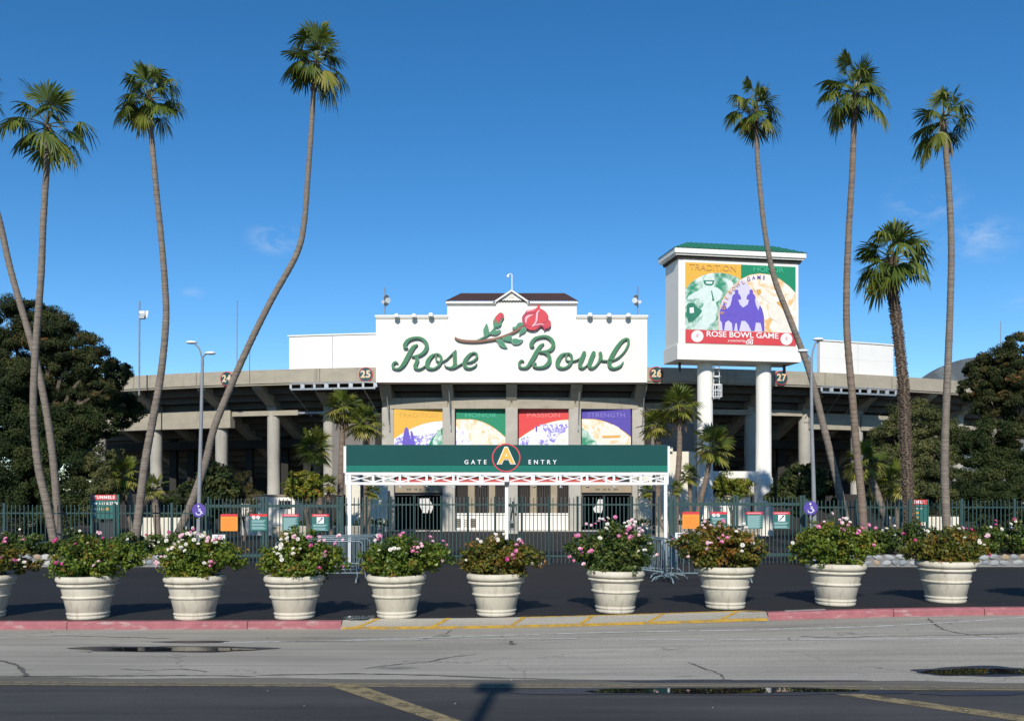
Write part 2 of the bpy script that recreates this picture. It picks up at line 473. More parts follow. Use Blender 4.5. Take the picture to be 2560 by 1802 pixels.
# ================================================================== SETTING
def kerbY(x): return 16.65 + 0.012 * x
RAMP0, RAMP1 = hit(858, 1568).x, hit(1918, 1549).x
def lotY(x): return 11.74 - 0.026 * x
def sheet(xs, rows, zf):
    mb = MB(); n = len(xs)
    for rf in rows:
        for x in xs:
            y = rf(x); mb.v.append((x, y, zf(x, y)))
    for j in range(len(rows) - 1):
        for i in range(n - 1):
            mb.f.append((j * n + i, j * n + i + 1, (j + 1) * n + i + 1, (j + 1) * n + i)); mb.m.append(0)
    return mb
XS = [-90, -60, -40, -25, -16] + [x * 0.5 for x in range(-26, 31)] + [20, 28, 40, 60, 90]
K = lambda c: (lambda x: c)
g = MB(); g.add([(-2500, -600, -0.6), (2500, -600, -0.6), (2500, 3500, -0.6), (-2500, 3500, -0.6)], [(0, 1, 2, 3)])
struct(g.build('ground', M_ground))
rows = [K(-40), K(-10), K(4), K(9), K(12)] + [(lambda x, t=t: 12 + (kerbY(x) - 0.1 - 12) * t) for t in [i / 10 for i in range(1, 11)]] + [lambda x: kerbY(x) + 0.05]
struct(sheet(XS, rows, road_z).build('road', M_road, smooth=True))
rows = [K(-40), K(-10), K(4), K(9), lambda x: lotY(x)]
struct(sheet(XS, rows, lambda x, y: road_z(x, y) + 0.004).build('car_park_asphalt', M_lot))
def inramp(x): return ss(RAMP0 - 0.02, RAMP0 + 0.25, x) * (1 - ss(RAMP1 - 0.25, RAMP1 + 0.02, x))
def plazaF(x): return kerbY(x) + 0.14 + 0.20 * inramp(x)
rows = [(lambda x, t=t: plazaF(x) + (30 - plazaF(x)) * t) for t in [0, .03, .08, .15, .25, .35, .5, .65, .8, 1]] + [K(40), K(58)]
struct(sheet(XS, rows, plaza_z).build('plaza', M_plaza, smooth=True))
# ramp of the driveway
NX = [RAMP0 + (RAMP1 - RAMP0) * i / 40 for i in range(41)]
def rampP(x, t, lift=0.0):
    y0 = kerbY(x) - 0.10; y1 = plazaF(x)
    y = y0 + (y1 - y0) * t
    return (x, y, road_z(x, y0) + (plaza_z(x, y1) + 0.002 - road_z(x, y0)) * t + lift)
mb = MB()
for t in (0.0, 0.12, 0.5, 1.0):
    for x in NX: mb.v.append(rampP(x, t, 0.003))
n = len(NX)
for j in range(3):
    for i in range(n - 1):
        mb.f.append((j * n + i, j * n + i + 1, (j + 1) * n + i + 1, (j + 1) * n + i)); mb.m.append(0)
struct(mb.build('driveway_ramp', M_road, smooth=True))
def ramp_strip(name, x0, x1, t0, t1, steps, m, parent=None, shear=0.0):
    mb = MB()
    for i in range(steps + 1):
        x = x0 + (x1 - x0) * i / steps
        mb.v.append(rampP(x, t0, 0.007)); mb.v.append(rampP(x + shear, t1, 0.007))
    for i in range(steps):
        mb.f.append((2 * i, 2 * i + 2, 2 * i + 3, 2 * i + 1)); mb.m.append(0)
    return mb.build(name, m, parent)
paint = struct(ramp_strip('ramp_marking', RAMP0 + 0.03, RAMP1 - 0.03, 0.02, 0.27, 40, M_yellow))
struct(ramp_strip('ramp_marking', hit(1300, 1552).x, RAMP1 - 0.05, 0.93, 1.0, 20, M_yellow))
for a, b in ((902, 963), (1086, 1129), (1280, 1310), (1453, 1478), (1630, 1657), (1823, 1850)):
    xa, xb = hit(a, 1566).x, hit(b, 1548).x
    mb = MB()
    mb.add([rampP(xa - 0.045, 0.27, 0.007), rampP(xa + 0.045, 0.27, 0.007), rampP((xa + xb) / 2 + 0.045, 0.6, 0.009), rampP(xb + 0.045, 1.0, 0.009), rampP(xb - 0.045, 1.0, 0.009), rampP((xa + xb) / 2 - 0.045, 0.6, 0.009)], [(0, 1, 2, 5), (5, 2, 3, 4)])
    struct(mb.build('ramp_marking', M_yellow))
# kerb stones
def kerb_run(cuts):
    kb = thing('kerb', '', '', ((cuts[0] + cuts[-1]) / 2, kerbY(0), 0))
    del kb['label']; del kb['category']; struct(kb)
    for a, b in zip(cuts[:-1], cuts[1:]):
        mb = MB(); prof = [(0.0, -0.02), (0.0, 0.10), (0.025, 0.127), (0.15, 0.134), (0.15, -0.02)]
        xs = [a + 0.006 + (b - a - 0.012) * i / 6 for i in range(7)]
        for x in xs:
            for dy, dz in prof: mb.v.append((x, kerbY(x) + dy, road_z(x, kerbY(x)) + dz))
        for i in range(6):
            for k in range(4):
                mb.f.append((i * 5 + k, (i + 1) * 5 + k, (i + 1) * 5 + k + 1, i * 5 + k + 1)); mb.m.append(0)
        mb.f.append((0, 1, 2, 3, 4)); mb.f.append(tuple(30 + i for i in (4, 3, 2, 1, 0))); mb.m += [0, 0]
        mb.build('kerb_stone', M_kerb, kb, smooth=True, angle=30)
xl = hit(170, 1572).x
kerb_run([-40, -28, -20, -14, xl, xl + 3.1, RAMP0])
xr = hit(2462, 1538).x
kerb_run([RAMP1, RAMP1 + 2.2, xr, xr + 3.0, 14, 20, 28, 40])
# painted lines on the road
def line_px(name, pts, w, m, lift=0.005, extend=None):
    P = [hit(*p) for p in pts]
    if extend: P[-1] = P[-1] + (P[-1] - P[-2]) * extend
    mb = MB()
    for i, p in enumerate(P):
        d = (P[min(i + 1, len(P) - 1)] - P[max(i - 1, 0)]); d.z = 0; d.normalize(); nrm = Vector((-d.y, d.x, 0)) * w / 2
        for q in (p - nrm, p + nrm): mb.v.append((q.x, q.y, road_z(q.x, q.y) + lift))
    for i in range(len(P) - 1):
        mb.f.append((2 * i, 2 * i + 2, 2 * i + 3, 2 * i + 1)); mb.m.append(0)
    return struct(mb.build(name, m))
def dense(pts): return [tuple(p) for p in catmull(pts, 8)]
line_px('white_line', dense([(-60, 1596), (200, 1584), (400, 1574), (560, 1570.5)]), 0.05, M_whiteline)
line_px('white_line', dense([(560, 1606), (860, 1600), (1280, 1587), (1600, 1579), (1920, 1573), (2240, 1563), (2640, 1538)]), 0.07, M_whiteline)
line_px('white_line', dense([(700, 1603), (1280, 1596), (1700, 1598), (2200, 1597), (2640, 1596)]), 0.05, M_whiteline)
def lot_line(off, w):
    mb = MB()
    xs = [-30 + i for i in range(61)]
    for x in xs: mb.v.append((x, lotY(x) + off, 0.0085)); mb.v.append((x, lotY(x) + off + w, 0.0085))
    for i in range(60): mb.f.append((2 * i, 2 * i + 2, 2 * i + 3, 2 * i + 1)); mb.m.append(0)
    struct(mb.build('yellow_line', M_yellow2))
mb = MB(); xs = [-40 + i for i in range(81)]
for x in xs: mb.v.append((x, lotY(x) - 0.02, 0.0045)); mb.v.append((x, lotY(x) + 0.42 + 0.05 * math.sin(x * 1.7) + 0.04 * math.sin(x * 4.1), 0.0045))
for i in range(80): mb.f.append((2 * i, 2 * i + 2, 2 * i + 3, 2 * i + 1)); mb.m.append(0)
struct(mb.build('gutter_strip', asphalt('gutter_asphalt', (0.135, 0.122, 0.098), (0.215, 0.195, 0.16), streak=0.7, grain=0.35)))
a_, b_ = hit(1963, 1527, True), hit(2062, 1523, True)
mb = MB(); mb.bar(a_ + Vector((0, 0, 0.004)), b_ + Vector((0, 0, 0.004)), 0.10, 0.012); struct(mb.build('drain_cover', M_kerbgrey))
lot_line(0.05, 0.06); lot_line(-0.09, 0.05)
def lot_stripe(q):
    P = [hit(*p) for p in q]
    a, b, c, d = P
    c = c + (c - b) * 1.5; d = d + (d - a) * 1.5
    mb = MB(); mb.add([(p.x, p.y, 0.009) for p in (a, b, c, d)], [(0, 1, 2, 3)])
    struct(mb.build('yellow_stripe', M_yellow2))
lot_stripe([(807, 1709.5), (888, 1709.5), (1152, 1802), (1082, 1802)])
lot_stripe([(2060, 1732), (2128, 1731), (2560, 1790), (2560, 1805)])
# cracks and tar lines in the old asphalt
M_crack = mat('crack_tar', (0.07, 0.066, 0.058), 0.9, col2=(0.13, 0.122, 0.105), scale=9)
rgc = random.Random(77)
def crack(pts, w):
    P = catmull(pts, 7); Q = []
    for i_, p in enumerate(P): Q.append((p[0] + rgc.uniform(-2.5, 2.5), p[1] + rgc.uniform(-.7, .7)))
    P3 = [hit(*q) for q in Q]; mb = MB(); n_ = len(P3)
    for i_, p in enumerate(P3):
        d = P3[min(i_ + 1, n_ - 1)] - P3[max(i_ - 1, 0)]; d.z = 0; d.normalize(); nr = Vector((-d.y, d.x, 0)) * w / 2 * rgc.uniform(0.35, 1.5) * (0.3 if i_ in (0, n_ - 1) else 1)
        for q in (p - nr, p + nr): mb.v.append((q.x, q.y, road_z(q.x, q.y) + 0.0045))
    for i_ in range(n_ - 1): mb.f.append((2 * i_, 2 * i_ + 2, 2 * i_ + 3, 2 * i_ + 1)); mb.m.append(0)
    struct(mb.build('road_crack', M_crack))
for pts, w in (([(905, 1672), (985, 1661), (1060, 1655), (1130, 1642), (1195, 1634)], 0.03), ([(1722, 1655), (1752, 1668), (1790, 1680), (1808, 1692)], 0.03), ([(1808, 1692), (1812, 1701)], 0.02),
               ([(-20, 1648), (20, 1655), (50, 1668), (66, 1690)], 0.06), ([(0, 1691), (160, 1690), (300, 1689), (480, 1688), (640, 1690)], 0.05), ([(640, 1688), (860, 1684), (1060, 1687), (1280, 1696)], 0.05),
               ([(300, 1672), (380, 1675), (450, 1672), (520, 1678)], 0.025), ([(2320, 1545), (2340, 1562), (2375, 1578), (2460, 1590)], 0.03), ([(120, 1588), (260, 1591), (430, 1596)], 0.025), ([(1280, 1694), (1500, 1700), (1830, 1699)], 0.06),
               ([(2000, 1590), (2080, 1594), (2200, 1590), (2330, 1588), (2560, 1584)], 0.025), ([(1040, 1602), (1110, 1585), (1130, 1574)], 0.02), ([(1275, 1601), (1284, 1612)], 0.09), ([(1110, 1588), (1122, 1592)], 0.12), ([(1972, 1594), (1976, 1600)], 0.05)):
    crack(pts, w)
# bits of litter and fallen petals
M_bit = mat('litter', (0.7, 0.68, 0.62), 0.8)
mb = MB()
for k in range(26):
    p = hit(rgc.uniform(40, 2520), rgc.uniform(1590, 1795)); s_ = rgc.uniform(0.004, 0.011)
    a_ = rgc.uniform(0, 3.1); zz = road_z(p.x, p.y) + (0.010 if p.y < 11.8 else 0.006)
    mb.add([(p.x + s_ * math.cos(a_ + t), p.y + 2 * s_ * math.sin(a_ + t), zz + 0.003 * (i_ % 2)) for i_, t in enumerate((0, 1.6, 3.1, 4.7))], [(0, 1, 2, 3)])
stuff(mb.build('litter', M_bit), 'pale petals and bits of litter scattered over the asphalt', 'litter')
# puddles
def puddle(name, cx, cy, ax, ay, seed, lift, m, amp=0.22, n=64, plaza=False):
    rg = random.Random(seed); ph = [rg.uniform(0, 6.28) for _ in range(5)]
    mb = MB(); vs = []
    for k in range(n):
        t = 2 * math.pi * k / n
        r = 1 + amp * (0.5 * math.sin(2 * t + ph[0]) + 0.35 * math.sin(3 * t + ph[1]) + 0.3 * math.sin(5 * t + ph[2]) + 0.2 * math.sin(9 * t + ph[3]))
        p = hit(cx + ax * r * math.cos(t), cy + ay * r * math.sin(t), plaza)
        vs.append((p.x, p.y, p.z + lift))
    mb.add(vs, [tuple(range(n))])
    area = sum(vs[i][0] * vs[(i + 1) % n][1] - vs[(i + 1) % n][0] * vs[i][1] for i in range(n))
    if area < 0: mb.f = [tuple(reversed(mb.f[0]))]
    return struct(mb.build(name, m))
puddle('wet_patch', 432, 1622, 225, 8.5, 3, 0.004, M_wet)
puddle('puddle', 440, 1623, 165, 5.5, 4, 0.008, M_water)
puddle('wet_patch', 482, 1604, 95, 3.0, 5, 0.004, M_wet)
puddle('wet_patch', 2440, 1678, 165, 12, 6, 0.004, M_wet)
puddle('puddle', 2460, 1679, 145, 8.5, 7, 0.008, M_water)
puddle('wet_patch', 1770, 1729, 440, 11, 8, 0.011, M_wet)
puddle('puddle', 1790, 1728, 330, 7.0, 9, 0.014, M_water)
puddle('wet_patch', 2440, 1735, 130, 5, 12, 0.011, M_wet)
puddle('wet_patch', 1830, 1703, 330, 3.5, 10, 0.005, M_wet)
puddle('puddle', 905, 1543, 45, 5, 11, 0.006, M_water, plaza=True)
# far hill behind the stadium
hl = [(-300, 0), (-190, 25), (-120, 48), (-60, 78), (-20, 100), (25, 108), (80, 90), (150, 95), (240, 60), (340, 0)]
hx = Wx(2150, 1500); k15 = (Wz(812, 1500)) / 104
mb = MB(); rg = random.Random(3); rowsn = 7
prof = catmull(hl, 6)
for j in range(rowsn):
    f = j / (rowsn - 1)
    for p in prof:
        hgt = max(0, p[1]) * k15 * math.sin(math.pi / 2 * f) * (1 + 0.10 * rg.uniform(-1, 1) * (0.2 < f < 0.95))
        mb.v.append((hx + p[0] * 1.6, 1300 + f * 200, hgt - 1))
n = len(prof)
for j in range(rowsn - 1):
    for i in range(n - 1):
        mb.f.append((j * n + i, j * n + i + 1, (j + 1) * n + i + 1, (j + 1) * n + i)); mb.m.append(0)
struct(mb.build('hill', mat('hazy_chaparral', (0.12, 0.14, 0.15), 0.95, var=0.4, scale=0.02), smooth=True))  # chaparral paled towards blue-grey: distance haze is put into the colour

# ================================================================== STADIUM
YC, RS = 109.0, 57.0
def A(r, a, z): return Vector((r * math.sin(a), YC - r * math.cos(a), z))
def ang(xd, r):
    t = (xd * S - 1280) / F
    # |(tY, Y-YC)| = r
    qa, qb, qc = t * t + 1, -2 * YC, YC * YC - r * r
    Y = (-qb - math.sqrt(max(0, qb * qb - 4 * qa * qc))) / (2 * qa)
    return math.atan2(t * Y, YC - Y)
def arcY(xd, r): a = ang(xd, r); return YC - r * math.cos(a)
def arc_block(mb, r0, r1, a0, a1, z0, z1, n=6, mi=0):
    """solid ring segment between radii and heights (z may be callables of r)"""
    b = len(mb.v)
    for i in range(n + 1):
        a = a0 + (a1 - a0) * i / n
        for r, z in ((r0, z0), (r1, z0), (r1, z1), (r0, z1)): mb.v.append(tuple(A(r, a, z)))
    for i in range(n):
        for k in range(4):
            k2 = (k + 1) % 4
            mb.f.append((b + i * 4 + k, b + (i + 1) * 4 + k, b + (i + 1) * 4 + k2, b + i * 4 + k2)); mb.m.append(mi)
    mb.f.append((b, b + 1, b + 2, b + 3)); mb.f.append(tuple(b + n * 4 + k for k in (3, 2, 1, 0))); mb.m += [mi, mi]
    return mb
stad = thing('stadium', 'curved concrete stadium stand on tall columns behind the fence, with white sign wall', 'stadium', (0, 54, 0))
ZP0, ZP1 = 8.36, 9.12
AB = math.asin(7.35 / 57)
# parapet in precast lengths
cutsL = [-42, -36, -31, -27] + [math.degrees(ang(x, RS)) for x in (300, 440, 560, 717)] + [-math.degrees(AB) + 0.02]
cutsR = [math.degrees(AB) - 0.02] + [math.degrees(ang(x, RS)) for x in (1590, 1720, 1850, 2000, 2120)] + [32, 37, 42]
for cs in (cutsL, cutsR):
    for a0, a1 in zip(cs[:-1], cs[1:]):
        arc_block(MB(), RS, RS - 0.3, R(a0 + 0.02), R(a1 - 0.02), ZP0, ZP1, 6).build('parapet_panel', M_conc, stad)
mb = MB()
arc_block(mb, RS - 0.06, RS - 0.28, R(-42), R(42), ZP0 - 0.1, ZP1 - 0.1, 60)
mb.build('parapet_core', M_conc, stad)
# stepped underside of the seating deck
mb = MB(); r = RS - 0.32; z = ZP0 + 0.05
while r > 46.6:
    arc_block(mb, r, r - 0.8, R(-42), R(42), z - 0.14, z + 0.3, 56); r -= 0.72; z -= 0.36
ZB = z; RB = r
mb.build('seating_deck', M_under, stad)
# column angles
colx = [215, 341, 489, 607, 734, 868, 1005, 1147, 1290, 1433, 1557, 1690, 1812, 1930, 2045, 2158, 2280]
RCOL, ROUT = 56.0, 55.1
colR = [RCOL if 860 < x < 1440 else ROUT for x in colx]
colA = [ang(x, r_) for x, r_ in zip(colx, colR)]
ZR0, ZR1 = 6.90, 7.52
for x, a, rc in zip(colx, colA, colR):
    cen = 860 < x < 1440
    p = A(rc - 0.36, a, 0)
    if cen:
        mb = MB(); mb.box(p.x - 0.345, p.y - 0.36, -0.1, p.x + 0.345, p.y + 0.36, ZR0 + 0.1)
        mb.build('column', M_conc2, stad, bevel=0.05)
    else:
        mb = MB(); mb.lathe([(0.37, -0.1), (0.37, 2.6), (0.362, 2.62), (0.362, 4.3), (0.37, 4.32), (0.37, ZR0 + 0.05)], 20, p, cap=True)
        mb.build('column', M_conc2, stad, smooth=True)
    # raking bracket that carries the deck
    t = Vector((math.cos(a), math.sin(a), 0)); mb = MB(); w = 0.30
    poly = [(RS - 0.28, ZP0 + 0.02), (RS - 0.28, ZP0 - 0.22), (rc - 0.1, ZR1 - 0.30), (rc - 0.1, ZR1 - 0.62), (rc - 0.7, ZR1 - 0.62), (RB, ZB - 0.45), (RB, ZB + 0.2), (rc, ZR1 + 0.6)]
    mb.prism(poly, lambda r_, z_: A(r_, a, z_) - t * w, lambda r_, z_: A(r_, a, z_) + t * w)
    mb.build('raking_beam', M_conc, stad, bevel=0.02)
# ring beams
def beam(x0, x1, z0, z1, m=M_conc, rr=RCOL, th=0.5, name='ring_beam', n=8):
    arc_block(MB(), rr, rr - th, ang(x0, rr), ang(x1, rr), z0, z1, n).build(name, m, stad, bevel=0.015)
beam(520, 668, 6.72, 7.02, rr=ROUT); beam(668, 866, 6.78, 6.90, M_steel, rr=ROUT, th=0.2); beam(870, 1003, ZR0, ZR1); beam(1007, 1145, ZR0, ZR1); beam(1149, 1288, ZR0, ZR1); beam(1292, 1431, ZR0, ZR1)
beam(1435, 1556, 6.95, 7.35, rr=ROUT); beam(1560, 1690, 6.75, 7.05, rr=ROUT); beam(1694, 1800, 6.75, 7.1, rr=ROUT)
beam(200, 339, 6.05, 7.05, rr=ROUT + 0.12); beam(343, 516, 6.05, 7.1, rr=ROUT + 0.12); beam(1815, 1928, 6.0, 6.95, rr=ROUT + 0.12); beam(1932, 2043, 6.0, 6.95, rr=ROUT + 0.12); beam(2047, 2156, 5.6, 6.6, rr=ROUT); beam(2160, 2290, 5.6, 6.6, rr=ROUT)
# interior back wall with two tunnel mouths, terrace, mezzanine beams
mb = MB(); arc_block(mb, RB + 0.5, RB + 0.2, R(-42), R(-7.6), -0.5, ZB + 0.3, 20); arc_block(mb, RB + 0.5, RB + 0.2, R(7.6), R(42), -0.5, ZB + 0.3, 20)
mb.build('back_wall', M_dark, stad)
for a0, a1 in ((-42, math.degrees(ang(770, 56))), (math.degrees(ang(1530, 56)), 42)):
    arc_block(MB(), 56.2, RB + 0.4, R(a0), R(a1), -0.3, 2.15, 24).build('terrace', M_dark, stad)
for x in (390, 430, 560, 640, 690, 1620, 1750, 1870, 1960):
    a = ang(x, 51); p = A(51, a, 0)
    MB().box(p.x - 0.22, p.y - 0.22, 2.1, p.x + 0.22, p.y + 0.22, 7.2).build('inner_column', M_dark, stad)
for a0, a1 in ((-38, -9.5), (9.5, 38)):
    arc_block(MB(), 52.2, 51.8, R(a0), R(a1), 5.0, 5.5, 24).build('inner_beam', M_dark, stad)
# white sign wall
YB = 51.8
def bx(xd): return Wx(xd, YB)
def bz(yd): return Wz(yd, YB)
zb, z1, z2, zg = bz(857), bz(711), bz(681), bz(654)
sil = [(843, zb), (1451, zb), (1451, z1), (1293, z1), (1293, z2), (1184, z2), (1147, zg), (1110, z2), (1003, z2), (1003, z1), (843, z1)]
mb = MB(); mb.prism([(bx(x), z_) for x, z_ in sil], lambda a, b: (a, YB, b), lambda a, b: (a, YB + 0.9, b))
wall = mb.build('sign_wall', M_white, stad)
mb = MB()
for x0, x1 in ((841, 1005), (1291, 1453)):
    mb.box(bx(x0), YB - 0.10, z1 - 0.02, bx(x1), YB + 1.0, z1 + 0.10); mb.box(bx(x0) + 0.04, YB - 0.05, z1 - 0.09, bx(x1) - 0.04, YB - 0.002, z1 - 0.022)
mb.build('cornice', M_trim, wall, bevel=0.012)
mb = MB()
for x0, x1 in ((1000, 1112), (1182, 1295)):
    mb.box(bx(x0), YB - 0.16, z2 - 0.02, bx(x1), YB + 1.0, z2 + 0.10); mb.box(bx(x0) + 0.03, YB - 0.08, z2 - 0.08, bx(x1) - 0.03, YB - 0.002, z2 - 0.022)
mb.build('eave', M_trim, wall, bevel=0.012)
mb = MB()
for s_ in (-1, 1):
    p = Vector((bx(1147), 0, zg + 0.03)); q = Vector((bx(1147) + s_ * (bx(1184) - bx(1147) + 0.12), 0, z2 + 0.0))
    d = (q - p).normalized(); nn = Vector((-d.z, 0, d.x)) * 0.055 * s_
    if nn.z < 0: nn = -nn
    mb.prism([(p.x, p.z - 0.05), (q.x, q.z - 0.05), (q.x, q.z + 0.06), (p.x, p.z + 0.06)], lambda a, b: (a, YB - 0.16, b), lambda a, b: (a, YB + 1.6, b))
mb.build('gable_trim', M_trim, wall, bevel=0.01)
for k in range(3):
    zz = bz(661.5 + k * 3.4)
    MB().box(bx(1141), YB - 0.03, zz, bx(1153), YB - 0.002, zz + 0.035).build('gable_vent_slat', M_trim, wall)
# tiled roof behind the eave
ze = z2 + 0.10; zr = Wz(659.5, YB + 1.6)
def roof_pt(u, v):
    """u across 0..1, v up the slope"""
    xl_ = bx(1001) + (bx(1030) - bx(1001)) * v; xr_ = bx(1294) + (bx(1270) - bx(1294)) * v
    return (xl_ + (xr_ - xl_) * u, YB - 0.1 + 1.75 * v, ze + (zr - ze) * v)
mb = MB(); NU = 132; NV = 9
for j in range(NV + 1):
    for i in range(NU + 1):
        p = roof_pt(i / NU, j / NV); h = 0.05 * abs(math.sin(math.pi * i / 3)) + 0.015 * ((j % 2))
        mb.v.append((p[0], p[1], p[2] + h))
for j in range(NV):
    for i in range(NU): mb.f.append((j * (NU + 1) + i, j * (NU + 1) + i + 1, (j + 1) * (NU + 1) + i + 1, (j + 1) * (NU + 1) + i)); mb.m.append(0)
roof = mb.build('tiled_roof', M_tile, stad)
mb = MB(); mb.tube([roof_pt(0, 1), roof_pt(1, 1)], 0.07, 6); mb.tube([roof_pt(0, 0), roof_pt(0, 1)], 0.06, 6); mb.tube([roof_pt(1, 0), roof_pt(1, 1)], 0.06, 6)
mb.build('ridge_tiles', M_tile, roof)
mb = MB(); mb.box(bx(1004), YB + 0.92, z1 - 1, bx(1292), YB + 3.0, ze - 0.02); mb.build('tower_block', M_white, stad)
# white wings on the rim
for x0, x1 in ((648, 846), (1838, 2003)):
    a0, a1 = ang(x0, 56.6), ang(x1, 56.6); n = 2
    for i in range(n):
        for j in range(2):
            arc_block(MB(), 56.6, 56.3, a0 + (a1 - a0) * i / n + 0.0002, a0 + (a1 - a0) * (i + 1) / n - 0.0002, 9.05 + 0.97 * j + (0.004 if j else 0), 9.05 + 0.97 * (j + 1), 3).build('wing_panel', M_panelwhite, stad)
    arc_block(MB(), 56.66, 56.25, a0 - 0.001, a1 + 0.001, 10.99, 11.06, 6).build('wing_coping', M_trim, stad)
# steel service gantries hanging under the rim
def gantry(x0, x1, zt):
    a0, a1 = ang(x0, 57.35), ang(x1, 57.35)
    gt = arc_block(MB(), 57.4, 57.3, a0, a1, zt - 0.06, zt, 8).build('gantry_rail', M_steel, stad)
    arc_block(MB(), 57.4, 57.3, a0, a1, zt - 0.40, zt - 0.30, 8).build('gantry_rail', M_steel, stad)
    n = max(4, int((a1 - a0) * 57 / 0.62))
    for i in range(n + 1):
        a = a0 + (a1 - a0) * i / n; p = A(57.35, a, 0); w = 0.11 if i % 2 else 0.06
        MB().box(p.x - w, p.y - 0.03, zt - 0.302, p.x + w, p.y + 0.03, zt - 0.058).build('gantry_post', M_steel, stad)
    mb = MB()
    for i in range(0, n + 1, 2):
        a = a0 + (a1 - a0) * i / n
        mb.tube([A(57.35, a, zt - 0.36), A(55.3, a + 0.006, 6.6)], 0.022, 5)
    mb.build('gantry_strut', M_steel, stad)
    arc_block(MB(), 57.3, 55.6, a0, a1, zt - 0.42, zt - 0.39, 8).build('gantry_deck', M_dark, stad)
gantry(652, 842, 8.30); gantry(1842, 2008, 8.30)
# slanting drain pipes on the central brackets
for x in (868, 1005, 1290, 1433):
    a = ang(x, RCOL); t = Vector((math.cos(a), math.sin(a), 0))
    mb = MB(); mb.tube([A(RS - 0.2, a, ZP0 - 0.02) + t * 0.12, A(RCOL + 0.12, a, 6.0) + t * 0.16, A(RCOL + 0.12, a, 5.7) + t * 0.16], 0.03, 6)
    mb.build('drain_pipe', M_steel, stad)

# ---- entrance wall below the banners
YW = 53.85
def c5(x, y): return (820 + x / 2.551, 940 + y / 2.551)      # enlarged view of the entrance -> photo pixels
def ex(x, Y=YW): return (820 + x / 2.551 - 1280) * Y / F
def ez(y, Y=YW): return HC + (H0 - (940 + y / 2.551)) * Y / F
G0 = 0.13
tun = [(415, 735), (1618, 1935)]
zlin = ez(742); zpl = ez(981)
# upper wall behind the banners and down to the lintel
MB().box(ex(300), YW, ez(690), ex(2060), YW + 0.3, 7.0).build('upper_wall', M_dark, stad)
for x0, x1 in tun:
    lt = MB().box(ex(x0), YW - 0.12, zlin, ex(x1), YW + 0.5, ez(688)).build('tunnel_lintel', mat('tan_concrete', (0.36, 0.29, 0.20), 0.9, var=0.2, scale=2), stad)
    # raised metal letters too small to read: short strokes
    rg = random.Random(int(x0)); cx = (ex(x0) + ex(x1)) / 2
    mb = MB()
    for k in (-2, -1, 1, 2, 5, 6, 7, -7, -6, -5):
        mb.box(cx + k * 0.085 - 0.02, YW - 0.135, ez(727), cx + k * 0.085 + 0.025, YW - 0.121, ez(727) + 0.10)
    mb.build('raised_print', M_darksteel, lt)
    # tunnel body
    mb = MB(); e = YW + 7.2
    mb.box(ex(x0) - 0.15, YW + 0.02, -0.1, ex(x0), e, zlin + 0.4); mb.box(ex(x1), YW + 0.02, -0.1, ex(x1) + 0.15, e, zlin + 0.4); mb.box(ex(x0), YW + 0.5, zlin + 0.1, ex(x1), e, zlin + 0.3)
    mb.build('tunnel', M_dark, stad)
    gf = MB(); gf.box(ex(x0) - 0.02, YW + 0.04, G0 + 0.25, ex(x0) + 0.09, YW + 0.12, zlin); gf.box(ex(x1) - 0.09, YW + 0.04, G0 + 0.25, ex(x1) + 0.02, YW + 0.12, zlin); gf.box(ex(x0) + 0.09, YW + 0.04, zlin - 0.16, ex(x1) - 0.09, YW + 0.12, zlin - 0.005)
    gf.build('tunnel_gate_frame', M_darksteel, stad)
def holed_wall(name, x0, x1, z0, z1_, Y, hole, m, parent):
    bm = bmesh.new()
    ov = [bm.verts.new((x, Y, z)) for x, z in ((x0, z0), (x1, z0), (x1, z1_), (x0, z1_))]
    hv = [bm.verts.new((x, Y, z)) for x, z in hole]
    ed = [bm.edges.new((L_[i], L_[(i + 1) % len(L_)])) for L_ in (ov, hv) for i in range(len(L_))]
    bmesh.ops.triangle_fill(bm, use_beauty=True, edges=ed)
    me = bpy.data.meshes.new(name); bm.to_mesh(me); bm.free(); me.materials.append(m)
    o = bpy.data.objects.new(name, me); COL.objects.link(o); o.parent = parent; o.location = -wloc(parent)
    sd = o.modifiers.new('solid', 'SOLIDIFY'); sd.thickness = 0.15
    return o
YE = YW + 7.3
holes = ([(552, 780), (642, 778), (676, 830), (655, 876), (642, 850), (638, 872), (604, 872), (588, 830)], [(1722, 784), (1802, 786), (1790, 836), (1764, 868), (1752, 846), (1744, 872), (1700, 868), (1688, 842), (1712, 820)])
for (x0, x1), hp in zip(tun, holes):
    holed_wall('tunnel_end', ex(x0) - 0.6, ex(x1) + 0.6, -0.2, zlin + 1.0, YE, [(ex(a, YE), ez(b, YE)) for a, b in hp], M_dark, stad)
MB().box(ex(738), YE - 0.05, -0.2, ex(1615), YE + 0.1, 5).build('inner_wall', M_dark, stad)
# far stand seen through the tunnels
mb = MB()
for i in range(14):
    mb.box(-30, 88 + i * 2.2, -0.5, 30, 88 + (i + 1) * 2.2, -0.1 + i * 0.85)
mb.build('far_stand', mat('far_seating', (0.62, 0.60, 0.55), 0.9, var=0.15, scale=1), stad)
